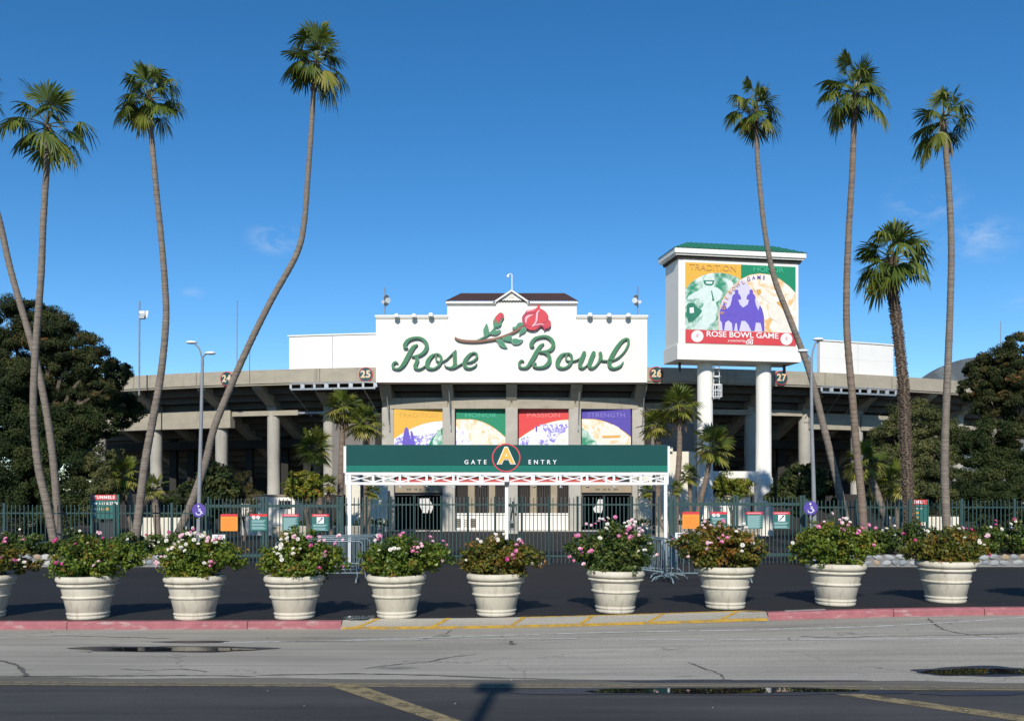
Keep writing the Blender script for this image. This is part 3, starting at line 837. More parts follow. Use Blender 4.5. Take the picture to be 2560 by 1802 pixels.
# windows and piers
lowwall = MB().box(ex(735), YW - 0.14, ez(981), ex(1618), YW + 0.3, ez(884)).build('low_wall', M_white, stad)
MB().box(ex(735), YW - 0.20, ez(884), ex(1618), YW + 0.3, ez(873)).build('sill', M_trim, stad, bevel=0.01)
wins = [(815, 893), (935, 1026), (1066, 1140), (1212, 1290), (1330, 1420), (1462, 1538)]
prev = 735
M_tan = MATS['tan_concrete']
for x0, x1 in wins + [(1618, 1618)]:
    if x0 - prev > 3: MB().box(ex(prev), YW - 0.06, ez(873), ex(x0), YW + 0.25, ez(660)).build('pier', M_tan, stad)
    prev = x1
    if x0 == x1: continue
    wd = MB().box(ex(x0), YW + 0.10, ez(873), ex(x1), YW + 0.14, ez(660)).build('window', mat('dark_glass', (0.015, 0.013, 0.013), 0.12), stad)
    for k in range(6):
        xx = ex(x0) + (ex(x1) - ex(x0)) * (k + 0.5) / 6
        MB().box(xx - 0.018, YW + 0.05, ez(873), xx + 0.018, YW + 0.09, ez(660)).build('window_bar', mat('brown_bar', (0.05, 0.035, 0.03), 0.6), wd)
for k, x in enumerate((818, 865, 910)):
    v = MB().box(ex(x), YW - 0.17, ez(962), ex(x + 30), YW - 0.141, ez(908)).build('vent', M_trim if k == 1 else M_darksteel, stad)
    for q in range(4): MB().box(ex(x + 3), YW - 0.185, ez(956 - q * 12), ex(x + 27), YW - 0.171, ez(951 - q * 12)).build('vent_slat', M_tan, v)
# plinth and flanking cream walls
MB().box(ex(300), YW - 0.9, -0.1, ex(2060), YW - 0.1, ez(984, YW - 0.9)).build('plinth', M_conc2, stad, bevel=0.02)
for q in ([(775, 1086), (868, 1086)], [(1432, 1012), (1560, 1012)]):
    (x0, y0), (x1, _) = q
    Y = 52.6
    MB().box(Wx(x0, Y), Y, -0.1, Wx(x1, Y), Y + 0.35, Wz(y0, Y)).build('flank_wall', M_cream, stad, bevel=0.02)
MB().box(Wx(1498, 52.5), 52.4, Wz(1012, 52.4), Wx(1508, 52.5), 52.75, Wz(1001, 52.4)).build('flank_wall', M_cream, stad)
MB().box(Wx(745, 54.4), 54.4, 2.0, Wx(868, 54.4), 54.7, Wz(950, 54.4)).build('block_wall', mat('grey_block', (0.20, 0.18, 0.165), 0.9, var=0.15, scale=2), stad)
MB().box(Wx(1434, 54.4), 54.4, 2.0, Wx(1556, 54.4), 54.7, Wz(950, 54.4)).build('block_wall', MATS['grey_block'], stad)
# low white ticket walls
def ticket(x0, x1, y0, Y, wx=None):
    t_ = thing('ticket_booth', '', '', (Wx((x0 + x1) / 2, Y), Y, 0.13))
    MB().box(Wx(x0, Y), Y, -0.1, Wx(x1, Y), Y + 1.6, Wz(y0, Y)).build('wall', M_white, t_)
    MB().box(Wx(x0 - 2, Y), Y - 0.08, Wz(y0, Y) + 0.002, Wx(x1 + 2, Y), Y + 1.7, Wz(y0, Y) + 0.07).build('coping', M_tan, t_)
    if wx:
        w_ = MB().box(Wx(wx[0], Y), Y - 0.03, Wz(wx[3], Y), Wx(wx[1], Y), Y - 0.002, Wz(wx[2], Y)).build('window', MATS['dark_glass'], t_)
        for k in range(5):
            xx = Wx(wx[0] + (wx[1] - wx[0]) * k / 4, Y)
            MB().box(xx - 0.015, Y - 0.05, Wz(wx[3], Y), xx + 0.015, Y - 0.031, Wz(wx[2], Y)).build('window_bar', M_greypole, w_)
    return t_
tag(ticket(540, 662, 1112, 48.5, (625, 652, 1122, 1140)), 'low white walled booth with a small barred window, under the stadium columns', 'booth')
tag(ticket(1588, 1682, 1113, 48.5), 'low white walled booth without windows below the tall billboard', 'booth')
# ================================================================== SIGNS ON THE STADIUM
def ribbon(mb, pts, Y0, Y1, scale=1.0, shrink=0.0, n=9, mi=0):
    """variable-width stroke: pts of (x,y,halfwidth) in photo pixels on plane YB; solid between Y0 (front) and Y1 (back)"""
    C = catmull(pts, n)
    left, right = [], []
    for i, c in enumerate(C):
        d = np.array(C[min(i + 1, len(C) - 1)][:2]) - np.array(C[max(i - 1, 0)][:2]); L_ = np.hypot(*d); d = d / (L_ if L_ else 1)
        nrm = np.array((-d[1], d[0])); h = max(0.15, c[2] - shrink)
        left.append(c[:2] + nrm * h); right.append(c[:2] - nrm * h)
    # round caps
    def cap(c, d, h):
        o = []
        for k in range(1, 6):
            t = math.pi * k / 6
            o.append(np.array(c) + h * np.array((d[0] * math.sin(t) , d[1] * math.sin(t))) + h * math.cos(t) * np.array((-d[1], d[0])))
        return o
    d1 = np.array(C[-1][:2]) - np.array(C[-2][:2]); d1 /= np.hypot(*d1)
    d0 = np.array(C[0][:2]) - np.array(C[1][:2]); d0 /= np.hypot(*d0)
    b = len(mb.v); n_ = len(C)
    for i in range(n_):
        for q in (left[i], right[i]):
            p = PS(q[0], q[1], YB); mb.v.append((p.x, Y0, p.z)); mb.v.append((p.x, Y1, p.z))
    for i in range(n_ - 1):
        a = b + i * 4; c = a + 4
        mb.f += [(a, a + 2, c + 2, c), (a + 1, c + 1, c + 3, a + 3), (a, c, c + 1, a + 1), (a + 2, a + 3, c + 3, c + 2)]; mb.m += [mi] * 4
    for (c, d, h, e, flip) in ((C[-1], d1, max(0.15, C[-1][2] - shrink), n_ - 1, False), (C[0], d0, max(0.15, C[0][2] - shrink), 0, True)):
        pts_ = cap(c[:2], d, h)
        first = left[e] if not flip else right[e]
        poly = [left[e]] + pts_ + [right[e]] if not flip else [right[e]] + pts_ + [left[e]]
        k0 = len(mb.v); m_ = len(poly)
        for q in poly:
            p = PS(q[0], q[1], YB); mb.v.append((p.x, Y0, p.z))
        for q in poly:
            p = PS(q[0], q[1], YB); mb.v.append((p.x, Y1, p.z))
        mb.f.append(tuple(range(k0, k0 + m_))); mb.m.append(mi)
        for i in range(m_ - 1): mb.f.append((k0 + i, k0 + m_ + i, k0 + m_ + i + 1, k0 + i + 1)); mb.m.append(mi)

def stroke_letter(name, parent, strokes, fx):
    """channel letter: dark sides, pale rim, green face; every stroke a hair further forward than the last"""
    sides, rim, face = MB(), MB(), MB()
    for i, st in enumerate(strokes):
        P = [fx(x, y) + (h,) for x, y, h in st]
        e = 0.0025 * i
        ribbon(sides, P, YB - 0.16 - e, YB - 0.002)
        ribbon(rim, P, YB - 0.170 - e, YB - 0.163 - e, shrink=0.25)
        ribbon(face, P, YB - 0.188 - e, YB - 0.172 - e, shrink=0.95)
    o = sides.build(name, M_letterside, parent)
    # rim and face stay children of the letter
    rim.build('pale_rim', M_letteredge, o); face.build('green_face', M_letter, o)
    return o
f1 = lambda x, y: (970 + x / 9.567, 830 + y / 9.567)
f2 = lambda x, y: (1285 + x / 7.653, 830 + y / 7.653)
script = thing('script_sign', 'green script channel letters reading Rose Bowl on the white wall', 'sign', (0, YB, zb))
stroke_letter('letter_r', script, [
    [(235, 745, 1.6), (185, 722, 2.8), (130, 770, 3.2), (125, 845, 3.2), (190, 885, 2.6), (285, 870, 3.6), (380, 770, 5.2), (470, 610, 5.6), (550, 460, 5.4), (620, 360, 4.6), (700, 310, 2.0)],
    [(465, 385, 2.2), (415, 375, 4.2), (410, 310, 4.8), (480, 210, 4.4), (600, 155, 3.6), (740, 145, 3.4), (850, 190, 4.0), (925, 290, 4.8), (920, 400, 5.0), (850, 500, 4.4), (740, 565, 3.4), (580, 590, 1.6)],
    [(590, 592, 1.4), (670, 600, 3.2), (705, 660, 4.6), (680, 750, 4.6), (650, 830, 4.6), (690, 880, 3.2), (770, 885, 2.2), (850, 845, 1.8), (915, 790, 1.6)]], f1)
stroke_letter('letter_o', script, [
    [(1160, 525, 1.8), (1060, 570, 3.6), (970, 680, 5.2), (940, 790, 5.2), (980, 865, 4.0), (1090, 880, 2.6), (1200, 820, 3.0), (1270, 710, 3.4), (1270, 600, 3.4), (1210, 535, 2.4), (1160, 525, 1.6)],
    [(1165, 545, 1.4), (1150, 620, 2.4), (1180, 700, 2.2), (1280, 715, 1.8), (1400, 660, 1.7), (1500, 560, 1.6), (1570, 490, 1.6)]], f1)
stroke_letter('letter_s', script, [
    [(1400, 660, 1.5), (1520, 545, 1.8), (1620, 450, 2.0)],
    [(1625, 450, 2.0), (1600, 560, 4.8), (1600, 670, 5.0), (1600, 770, 4.8), (1555, 840, 3.2), (1470, 855, 2.2), (1390, 830, 1.8), (1355, 785, 1.2)],
    [(1470, 872, 1.8), (1580, 860, 2.0), (1680, 810, 1.8), (1790, 745, 1.7)]], f1)
stroke_letter('letter_e', script, [
    [(1860, 730, 1.6), (1960, 725, 2.2), (2060, 680, 2.6), (2125, 610, 2.8), (2120, 530, 2.8), (2050, 500, 2.4), (1940, 560, 3.8), (1840, 700, 4.8), (1840, 800, 4.8), (1890, 860, 3.4), (1990, 865, 2.2), (2080, 820, 1.8), (2125, 765, 1.3)]], f1)
stroke_letter('letter_b', script, [
    [(185, 560, 1.4), (140, 550, 2.6), (100, 600, 3.2), (110, 665, 3.2), (170, 690, 2.6), (250, 670, 3.8), (320, 580, 5.2), (390, 460, 5.6), (450, 350, 5.0), (510, 265, 4.0), (565, 230, 1.8)],
    [(375, 280, 2.0), (335, 275, 4.0), (330, 225, 4.8), (390, 140, 4.2), (490, 100, 3.6), (600, 90, 3.6), (690, 130, 4.4), (750, 220, 5.0), (730, 310, 4.8), (650, 365, 3.6), (490, 380, 1.6)],
    [(490, 395, 1.5), (580, 400, 2.6), (660, 450, 4.2), (680, 540, 5.2), (640, 620, 5.2), (560, 670, 3.6), (450, 680, 3.0), (380, 655, 3.2), (385, 615, 3.2), (420, 600, 1.6)]], f2)
stroke_letter('letter_o', script, [
    [(1010, 410, 1.8), (920, 440, 3.8), (850, 530, 5.4), (830, 620, 5.2), (870, 680, 3.8), (960, 690, 2.8), (1050, 640, 3.4), (1100, 550, 3.6), (1095, 460, 3.4), (1050, 415, 2.6), (1010, 410, 1.6)],
    [(1015, 425, 1.4), (990, 490, 2.2), (1010, 545, 2.0), (1080, 560, 1.8), (1180, 545, 1.8), (1260, 505, 1.7)]], f2)
stroke_letter('letter_w', script, [
    [(1340, 405, 5.0), (1305, 490, 5.4), (1265, 590, 5.2), (1260, 660, 4.4), (1300, 690, 3.0), (1360, 665, 1.8), (1420, 600, 1.7)],
    [(1520, 405, 5.2), (1480, 500, 5.4), (1445, 600, 5.2), (1445, 665, 4.4), (1490, 690, 3.0), (1560, 650, 2.4), (1620, 570, 3.2), (1655, 490, 5.0), (1648, 410, 4.4)],
    [(1640, 520, 2.2), (1700, 550, 2.2), (1780, 552, 1.8)]], f2)
stroke_letter('letter_l', script, [
    [(1780, 552, 1.6), (1870, 545, 2.0), (1990, 490, 2.2), (2110, 370, 2.4), (2180, 240, 2.8), (2185, 160, 3.2), (2140, 135, 2.8), (2050, 190, 4.0), (1950, 320, 5.0), (1860, 480, 5.4), (1820, 600, 5.2), (1850, 680, 4.0), (1930, 695, 2.8), (2030, 650, 2.8), (2085, 575, 1.4)]], f2)

# ---- the rose
f3 = lambda x, y: (1130 + x / 8.831, 750 + y / 8.831)
def plate(name, pts, Y0, Y1, m, parent, smooth_pts=4, fx=f3):
    P = [PS(*fx(*p), YB) for p in (closed_catmull(pts, smooth_pts) if smooth_pts > 1 else pts)]
    mb = MB(); mb.prism([(p.x, p.z) for p in P], lambda a, b: (a, Y0, b), lambda a, b: (a, Y1, b))
    return mb.build(name, m, parent)
rose = thing('rose_emblem', 'red rose with bud, brown stem and green leaves mounted above the script letters', 'emblem', (1.0, YB, bz(770)))
M_stem = mat('stem_brown', (0.24, 0.11, 0.06), 0.35, var=0.2)
M_rosered = mat('rose_red', (0.62, 0.030, 0.045), 0.45, col2=(0.50, 0.02, 0.04), scale=2.5)
M_rosedark = mat('rose_crimson', (0.36, 0.02, 0.07), 0.45)
M_rosepink = mat('rose_pink', (0.80, 0.40, 0.46), 0.45)
M_leafp = mat('leaf_sign_green', (0.045, 0.23, 0.12), 0.45, var=0.15, scale=3)
def stem(name, pts, m, e):
    mb = MB(); ribbon(mb, [f3(x, y) + (h,) for x, y, h in pts], YB - 0.15 - e, YB - 0.002); return mb.build(name, m, rose)
stem('bud_stem', [(560, 895, 1.4), (680, 840, 1.8), (800, 770, 2.0), (900, 680, 2.2), (950, 600, 2.2)], M_leafp, 0.000)
stem('leaf_stem', [(960, 880, 1.2), (1080, 880, 1.2), (1200, 900, 1.3), (1310, 920, 1.3)], M_leafp, 0.002)
stem('stem', [(75, 840, 2.0), (150, 885, 3.0), (320, 915, 3.2), (560, 918, 3.2), (800, 892, 3.0), (1000, 855, 2.8), (1200, 785, 2.6), (1380, 705, 2.8), (1540, 600, 3.4)], M_stem, 0.004)
leaves = [[(762, 520), (800, 585), (815, 660), (790, 745), (725, 810), (695, 760), (688, 670), (720, 600)],
          [(820, 745), (900, 690), (990, 680), (1080, 660), (1050, 730), (970, 775), (880, 770)],
          [(1110, 870), (1170, 815), (1250, 795), (1325, 800), (1310, 860), (1250, 905), (1180, 895)],
          [(975, 885), (1080, 890), (1150, 940), (1190, 1010), (1220, 1055), (1130, 1055), (1050, 1010), (1010, 940)],
          [(1310, 915), (1350, 860), (1430, 858), (1500, 880), (1570, 878), (1520, 950), (1440, 985), (1350, 975)],
          [(1330, 605), (1400, 600), (1440, 530), (1510, 495), (1560, 510), (1590, 570), (1500, 590), (1430, 640), (1350, 650)],
          [(1480, 790), (1485, 710), (1540, 640), (1600, 600), (1640, 660), (1600, 720), (1540, 750)]]
for i, lf in enumerate(leaves):
    c = np.mean(lf, axis=0)
    b_ = plate('leaf', lf, YB - 0.145 - 0.001 * i, YB - 0.002, M_letteredge, rose)
    plate('leaf_face', [tuple(c + (np.array(p) - c) * 0.86) for p in lf], YB - 0.158, YB - 0.1525, M_leafp, b_)
bud = plate('bud', [(1040, 300), (1100, 290), (1145, 345), (1140, 400), (1100, 470), (1080, 560), (1000, 610), (930, 590), (905, 500), (930, 430), (970, 370)], YB - 0.17, YB - 0.002, M_leafp, rose)
plate('bud_petal', [(1040, 305), (1100, 297), (1138, 345), (1125, 400), (1060, 480), (1020, 525), (990, 510), (1010, 430), (960, 500), (940, 490), (965, 400), (990, 350)], YB - 0.182, YB - 0.1705, M_rosered, bud)
plate('bud_fold', [(1075, 330), (1128, 350), (1115, 400), (1060, 470), (1030, 500), (1070, 420), (1085, 380)], YB - 0.188, YB - 0.183, M_rosedark, bud)
flower = plate('bloom', [(1905, 110), (1940, 140), (1945, 200), (1990, 220), (2070, 280), (2125, 370), (2125, 440), (2175, 490), (2180, 570), (2140, 630), (2070, 650), (2030, 680), (2020, 630), (1960, 590), (1920, 620), (1860, 670), (1760, 685), (1660, 650), (1590, 570), (1550, 480), (1550, 380), (1600, 310), (1650, 250), (1760, 220), (1870, 180)], YB - 0.20, YB - 0.002, M_rosedark, rose)
plate('petal', [(1600, 420), (1640, 360), (1720, 330), (1860, 310), (1855, 400), (1830, 520), (1780, 590), (1700, 595), (1630, 540)], YB - 0.214, YB - 0.2005, M_rosered, flower)
plate('petal', [(1905, 116), (1936, 145), (1925, 220), (1880, 270), (1780, 295), (1640, 300), (1700, 260), (1800, 235), (1880, 190)], YB - 0.2146, YB - 0.2006, M_rosered, flower)
plate('petal', [(1945, 215), (2020, 250), (2090, 320), (2118, 390), (2100, 450), (2040, 510), (1960, 530), (1890, 530), (1900, 420), (1920, 300)], YB - 0.2152, YB - 0.2007, M_rosered, flower)
plate('petal', [(2125, 450), (2170, 495), (2172, 565), (2130, 620), (2060, 640), (2035, 600), (2040, 540), (2080, 490)], YB - 0.2158, YB - 0.2008, M_rosered, flower)
plate('petal', [(1640, 600), (1760, 610), (1880, 590), (1960, 570), (1900, 620), (1840, 660), (1760, 675), (1680, 650)], YB - 0.2164, YB - 0.2009, M_rosered, flower)
plate('petal_edge', [(1620, 530), (1610, 430), (1650, 365), (1720, 340), (1790, 345), (1720, 375), (1660, 430), (1640, 500)], YB - 0.221, YB - 0.2165, M_rosepink, flower)
plate('petal_edge', [(1940, 240), (1900, 300), (1890, 400), (1870, 500), (1800, 590), (1760, 590), (1830, 500), (1850, 400), (1860, 300), (1900, 250)], YB - 0.2216, YB - 0.2166, M_rosepink, flower)
plate('petal_edge', [(1790, 585), (1880, 545), (1960, 535), (2030, 550), (2020, 565), (1950, 555), (1880, 570)], YB - 0.2222, YB - 0.2167, M_rosepink, flower)
plate('petal_edge', [(1640, 295), (1700, 245), (1800, 222), (1870, 195), (1800, 240), (1710, 262)], YB - 0.2228, YB - 0.2168, M_rosepink, flower)

# ---- section numbers on the rim
M_disc = mat('disc_green', (0.018, 0.06, 0.058), 0.5)
def disc(num, xd, yd):
    r_ = RS + 0.06; a = ang(xd, r_); p = A(r_, a, 0); z = Wz(yd, p.y)
    n = Vector((math.sin(a), -math.cos(a), 0)); t = Vector((math.cos(a), math.sin(a), 0)); up = Vector((0, 0, 1))
    c = Vector((p.x, p.y, z)); rad = 0.405
    s_ = thing('section_sign', {'24': 'round number 24 sign on the rim, half hidden by the bent palm trunk', '25': 'round number 25 sign on the rim just left of the white wall', '26': 'round number 26 sign on the rim just right of the white wall', '27': 'round number 27 sign on the rim behind the billboard columns'}[num], 'sign', c, 'section number signs')
    def dk(r0, y0, y1):
        mb = MB(); m = 40
        P = [(r0 * math.cos(6.2832 * k / m), r0 * math.sin(6.2832 * k / m)) for k in range(m)]
        mb.prism(P, lambda x, y: c + t * x + up * y + n * y1, lambda x, y: c + t * x + up * y + n * y0); return mb
    dk(rad, -0.05, 0.0).build('rim', M_ringred, s_); dk(rad - 0.035, 0.0, 0.012).build('disc', M_disc, s_)
    place_text('numeral_outline', num, 0.54, M_signwhite, s_, c + n * 0.018, t, up, 0.008, bold=0.016, spacing=1.10)
    place_text('numeral', num, 0.54, M_gold, s_, c + n * 0.026, t, up, 0.008, bold=-0.004, spacing=1.10)
disc('24', 508, 849); disc('25', 820, 839.5); disc('26', 1472, 838); disc('27', 1752, 847)

# ---- hanging banners between the columns
def duotone(name, dark, light, scale=2.2, lo=0.42, hi=0.60, seed=0.0):
    m = bpy.data.materials.new(name); m.use_nodes = True
    nt = m.node_tree; b = nt.nodes['Principled BSDF']; b.inputs['Roughness'].default_value = 0.6
    t = nt.nodes.new('ShaderNodeTexCoord'); mp_ = nt.nodes.new('ShaderNodeMapping'); mp_.inputs['Location'].default_value = (seed, seed * 0.7, seed * 1.3)
    n = nt.nodes.new('ShaderNodeTexNoise'); n.inputs['Scale'].default_value = scale; n.inputs['Detail'].default_value = 5; n.inputs['Roughness'].default_value = 0.6; n.inputs['Distortion'].default_value = 0.5
    r = nt.nodes.new('ShaderNodeValToRGB'); r.color_ramp.elements[0].position = lo; r.color_ramp.elements[1].position = hi
    r.color_ramp.elements[0].color = tuple(dark) + (1,); r.color_ramp.elements[1].color = tuple(light) + (1,)
    L = nt.links.new
    L(t.outputs['Object'], mp_.inputs['Vector']); L(mp_.outputs['Vector'], n.inputs['Vector']); L(n.outputs['Fac'], r.inputs['Fac']); L(r.outputs['Color'], b.inputs['Base Color'])
    return m
C_Y, C_G, C_R, C_P = (0.72, 0.40, 0.045), (0.0, 0.22, 0.105), (0.66, 0.045, 0.045), (0.075, 0.05, 0.34)
M_by, M_bg, M_br, M_bp = (mat('banner_' + n_, c_, 0.6, bump=0.15, bscale=3) for n_, c_ in (('yellow', C_Y), ('green', C_G), ('red', C_R), ('purple', C_P)))
D_p = duotone('print_purple', (0.22, 0.17, 0.62), (0.80, 0.80, 0.80), 7.5, 0.44, 0.56)
D_pw = duotone('print_pale_purple', (0.42, 0.38, 0.74), (0.82, 0.81, 0.80), 6.0, 0.36, 0.50, 3)
D_o = duotone('print_orange', (0.72, 0.42, 0.15), (0.82, 0.78, 0.68), 1.8, 0.38, 0.55, 1)
D_o2 = duotone('print_pale_orange', (0.74, 0.52, 0.26), (0.82, 0.79, 0.72), 3.6, 0.38, 0.56, 5)
D_g = duotone('print_green', (0.02, 0.24, 0.13), (0.70, 0.80, 0.74), 1.9, 0.40, 0.64, 2)
M_flat_p = mat('print_solid_purple', (0.13, 0.085, 0.50), 0.6, var=0.15, scale=6)
M_flat_lp = mat('print_lilac', (0.62, 0.58, 0.80), 0.6, var=0.1, scale=3)
M_mint = mat('print_mint', (0.66, 0.78, 0.72), 0.6, var=0.2, scale=4)
M_mintd = mat('print_dark_green', (0.02, 0.20, 0.12), 0.6, var=0.3, scale=5)
M_peach = mat('print_peach', (0.80, 0.74, 0.64), 0.6, var=0.12, scale=4)
M_ochre = mat('print_ochre', (0.70, 0.38, 0.09), 0.6, var=0.15, scale=3)
fb = lambda x, y: (940 + x / 3.376, 1000 + y / 3.376)
YN = 53.38
def flat(name, pts, Y, m, parent, fx=fb, sm=0):
    P = [PS(*fx(*p), YN) for p in (closed_catmull(pts, sm) if sm else pts)]
    mb = MB(); mb.prism([(p.x, p.z) for p in P], lambda a, b: (a, Y, b), lambda a, b: (a, Y + 0.0025, b))
    return mb.build(name, m, parent)
def banner(x0, x1, word, m, mw, arc, fills, label):
    b_ = thing('banner', label, 'banner', PS(*fb((x0 + x1) / 2, 520), YN), 'banners between the entrance columns')
    flat('field', [(x0, 78), (x1, 78), (x1, 520), (x0, 520)], YN, m, b_)
    flat('arc_edge', [(x, y - 5) for x, y in arc] + [(arc[-1][0], 520), (arc[0][0], 520)], YN - 0.004, M_ochre, b_)
    flat('arc_picture', arc + [(arc[-1][0], 519), (arc[0][0], 519)], YN - 0.008, fills[0], b_)
    for i, (pts, fm) in enumerate(fills[1:]):
        flat('picture_figure', pts, YN - 0.012 - 0.004 * i, fm, b_)
    p = PS(*fb((x0 + x1) / 2, 128), YN - 0.02)
    place_text('lettering', word, 0.34, mw, b_, (p.x, YN - 0.010, p.z), depth=0.004, bold=0.002, spacing=1.05, sx={'TRADITION': 1.20, 'HONOR': 1.35, 'PASSION': 1.35, 'STRENGTH': 1.2}[word])
    mb = MB(); pz = PS(*fb(x0, 76), YN); q = PS(*fb(x1, 76), YN)
    mb.tube([(pz.x - 0.05, YN + 0.03, pz.z + 0.02), (q.x + 0.05, YN + 0.03, q.z + 0.02)], 0.03, 6); mb.build('rod', M_darksteel, b_)
def archs(x0, x1, f, n=16): return [(x0 + (x1 - x0) * i / n, f(i / n)) for i in range(n + 1)]
crowd = lambda x0, x1, y: [(x0, y), (x1, y - 8), (x1, 518), (x0, 518)]
banner(152, 563, 'TRADITION', M_by, mat('word_ochre', (0.60, 0.32, 0.05), 0.6), archs(152, 563, lambda t: 178 + 150 * (1 - t) ** 2.0), [mat('print_white', (0.80, 0.79, 0.78), 0.6),
    ([(157, 330), (230, 300), (330, 298), (450, 290), (520, 270), (450, 350), (425, 518), (157, 518)], D_p),
    ([(222, 370), (232, 290), (245, 235), (262, 228), (275, 250), (285, 300), (300, 345), (310, 400), (300, 518), (210, 518)], M_flat_p),
    ([(290, 262), (305, 262), (315, 290), (322, 330), (340, 400), (330, 518), (300, 518), (298, 330)], M_flat_p),
    ([(430, 400), (480, 310), (563, 228), (563, 518), (425, 518)], M_bg),
    ([(505, 290), (520, 250), (545, 252), (550, 285), (560, 300), (562, 518), (470, 518), (480, 340)], D_g)],
    'yellow banner reading TRADITION with a purple crowd picture, hung between entrance columns')
banner(676, 1092, 'HONOR', M_bg, mat('word_green', (0.05, 0.40, 0.24), 0.6), archs(676, 1092, lambda t: 165 + 150 * max(0, t - 0.25) ** 2.0 * 1.8), [D_o2,
    ([(676, 225), (740, 270), (790, 330), (830, 420), (840, 518), (676, 518)], D_pw),
    ([(800, 330), (805, 250), (850, 190), (900, 185), (940, 215), (945, 280), (930, 350), (900, 518), (820, 518)], M_peach),
    ([(815, 262), (930, 255), (935, 275), (818, 285)], D_o), ([(760, 200), (790, 190), (805, 280), (790, 300)], D_o)],
    'green banner reading HONOR with an orange helmet picture, hung between entrance columns')
banner(1205, 1625, 'PASSION', M_br, mat('word_red', (0.80, 0.20, 0.18), 0.6), archs(1205, 1625, lambda t: 168 + 160 * (1 - t) ** 2.0), [MATS['print_white'],
    ([(1380, 205), (1620, 200), (1622, 240), (1500, 360), (1440, 330), (1400, 250)], D_p), ([(1225, 320), (1300, 300), (1290, 360), (1250, 420), (1205, 420)], D_p),
    ([(1310, 345), (1315, 270), (1350, 220), (1400, 230), (1440, 290), (1460, 340), (1440, 380), (1380, 365), (1330, 400)], MATS['print_white']),
    ([(1345, 225), (1362, 215), (1360, 268), (1348, 268)], M_flat_p), ([(1360, 335), (1450, 330), (1456, 370), (1440, 400), (1370, 360)], D_p),
    ([(1480, 518), (1500, 370), (1530, 300), (1560, 278), (1590, 290), (1590, 340), (1570, 380), (1625, 400), (1625, 518)], D_o2)],
    'red banner reading PASSION with a white helmet picture, hung between entrance columns')
banner(1738, 2150, 'STRENGTH', M_bp, mat('word_purple', (0.20, 0.16, 0.50), 0.6), archs(1738, 2150, lambda t: 162 + 150 * max(0, t - 0.15) ** 2.0 * 1.4), [D_o2,
    ([(1738, 235), (1790, 265), (1840, 320), (1880, 400), (1880, 518), (1738, 518)], D_g),
    ([(1880, 340), (1890, 260), (1940, 210), (2000, 205), (2050, 230), (2090, 300), (2080, 360), (2040, 400), (1930, 400)], M_peach),
    ([(1905, 300), (2065, 295), (2060, 318), (1915, 322)], M_ochre), ([(1930, 345), (2050, 340), (2040, 360), (1940, 365)], D_o)],
    'purple banner reading STRENGTH with an orange face mask picture, hung between entrance columns')

# ---- floodlights, poles, camera on the white wall
M_lampwhite = mat('lamp_housing', (0.78, 0.82, 0.80), 0.3)
def floodlight(xd, yd):
    p = W(xd, yd, YB - 0.28)
    t_ = thing('floodlight', '%s of three white dome floodlights on the cornice %s of the gable' % ({889: 'leftmost', 928: 'middle', 966: 'rightmost', 1409: 'rightmost', 1366: 'middle', 1323: 'leftmost'}[xd], 'left' if xd < 1147 else 'right'), 'floodlight', p, 'floodlights along the sign wall')
    mb = MB(); mb.lathe([(0.0, 0.15), (0.07, 0.14), (0.13, 0.08), (0.15, 0.0), (0.155, -0.05), (0.13, -0.09), (0.0, -0.10)], 18, p); mb.build('dome', M_lampwhite, t_, smooth=True, angle=60)
    mb = MB(); mb.tube([p + Vector((0, 0.05, -0.04)), p + Vector((0, 0.22, 0.0)), p + Vector((0.0, 0.34, 0.06)), p + Vector((0, 0.5, 0.06))], 0.025, 6); mb.build('arm', M_darksteel, t_)
    mb = MB(); mb.lathe([(0.0, -0.17), (0.06, -0.16), (0.08, -0.10)], 12, p); mb.build('lens', mat('lens', (0.25, 0.30, 0.27), 0.15), t_, smooth=True)
for xd, yd in ((889, 709), (928, 709), (966, 707), (1323, 707), (1366, 708), (1409, 708)): floodlight(xd, yd)
for sx_, (x0, x1) in (('left', (889, 975)), ('right', (1323, 1409))):
    mb = MB(); mb.tube([(bx(x0), YB + 0.2, z1 + 0.14), (bx(x1), YB + 0.2, z1 + 0.14)], 0.025, 6); mb.build('conduit', M_darksteel, wall)
def speaker_pole(xd, ytop, side, label):
    Y = YB + 0.35; base = W(xd, 711, Y); base.z = z1 + 0.10
    t_ = thing('speaker_pole', label, 'pole', base)
    top = Wz(ytop, Y); mb = MB(); mb.tube([base, (base.x, Y, top)], 0.035, 8); mb.build('pole', M_greypole, t_, smooth=True)
    zc = Wz(674, Y)
    for k, (dx, dz, r_) in enumerate(((0.10, 0.16, 0.12), (0.16, -0.02, 0.15), (0.08, -0.20, 0.12), (-0.10, -0.10, 0.10))):
        c = Vector((base.x + dx * side, Y - 0.06, zc + dz)); mb = MB()
        mb.tube([c + Vector((0, 0.16, 0)), c + Vector((0, 0.06, 0)), c, c + Vector((0.02 * side, -0.10, 0))], [0.04, 0.06, r_ * 0.75, r_], 12)
        mb.build('speaker_horn', (M_darksteel, M_steel)[k % 2], t_, smooth=True)
    MB().box(base.x - 0.05, Y - 0.05, zc - 0.24, base.x + 0.13 * side, Y + 0.06, zc + 0.2).build('bracket', M_darksteel, t_)
speaker_pole(863, 645, 1, 'grey pole with cluster of loudspeakers at the left end of the sign wall')
speaker_pole(1430, 643, -1, 'grey pole with cluster of loudspeakers at the right end of the sign wall')
p = W(1148, 652, YB + 0.3); ct = thing('security_camera', 'white security camera on a short mast above the gable', 'camera', p)
mb = MB(); mb.tube([p, (p.x, p.y, Wz(616, p.y)), (p.x - 0.08, p.y, Wz(614, p.y)), (p.x - 0.2, p.y, Wz(616, p.y))], 0.03, 8); mb.build('mast', M_paintwhite, ct)
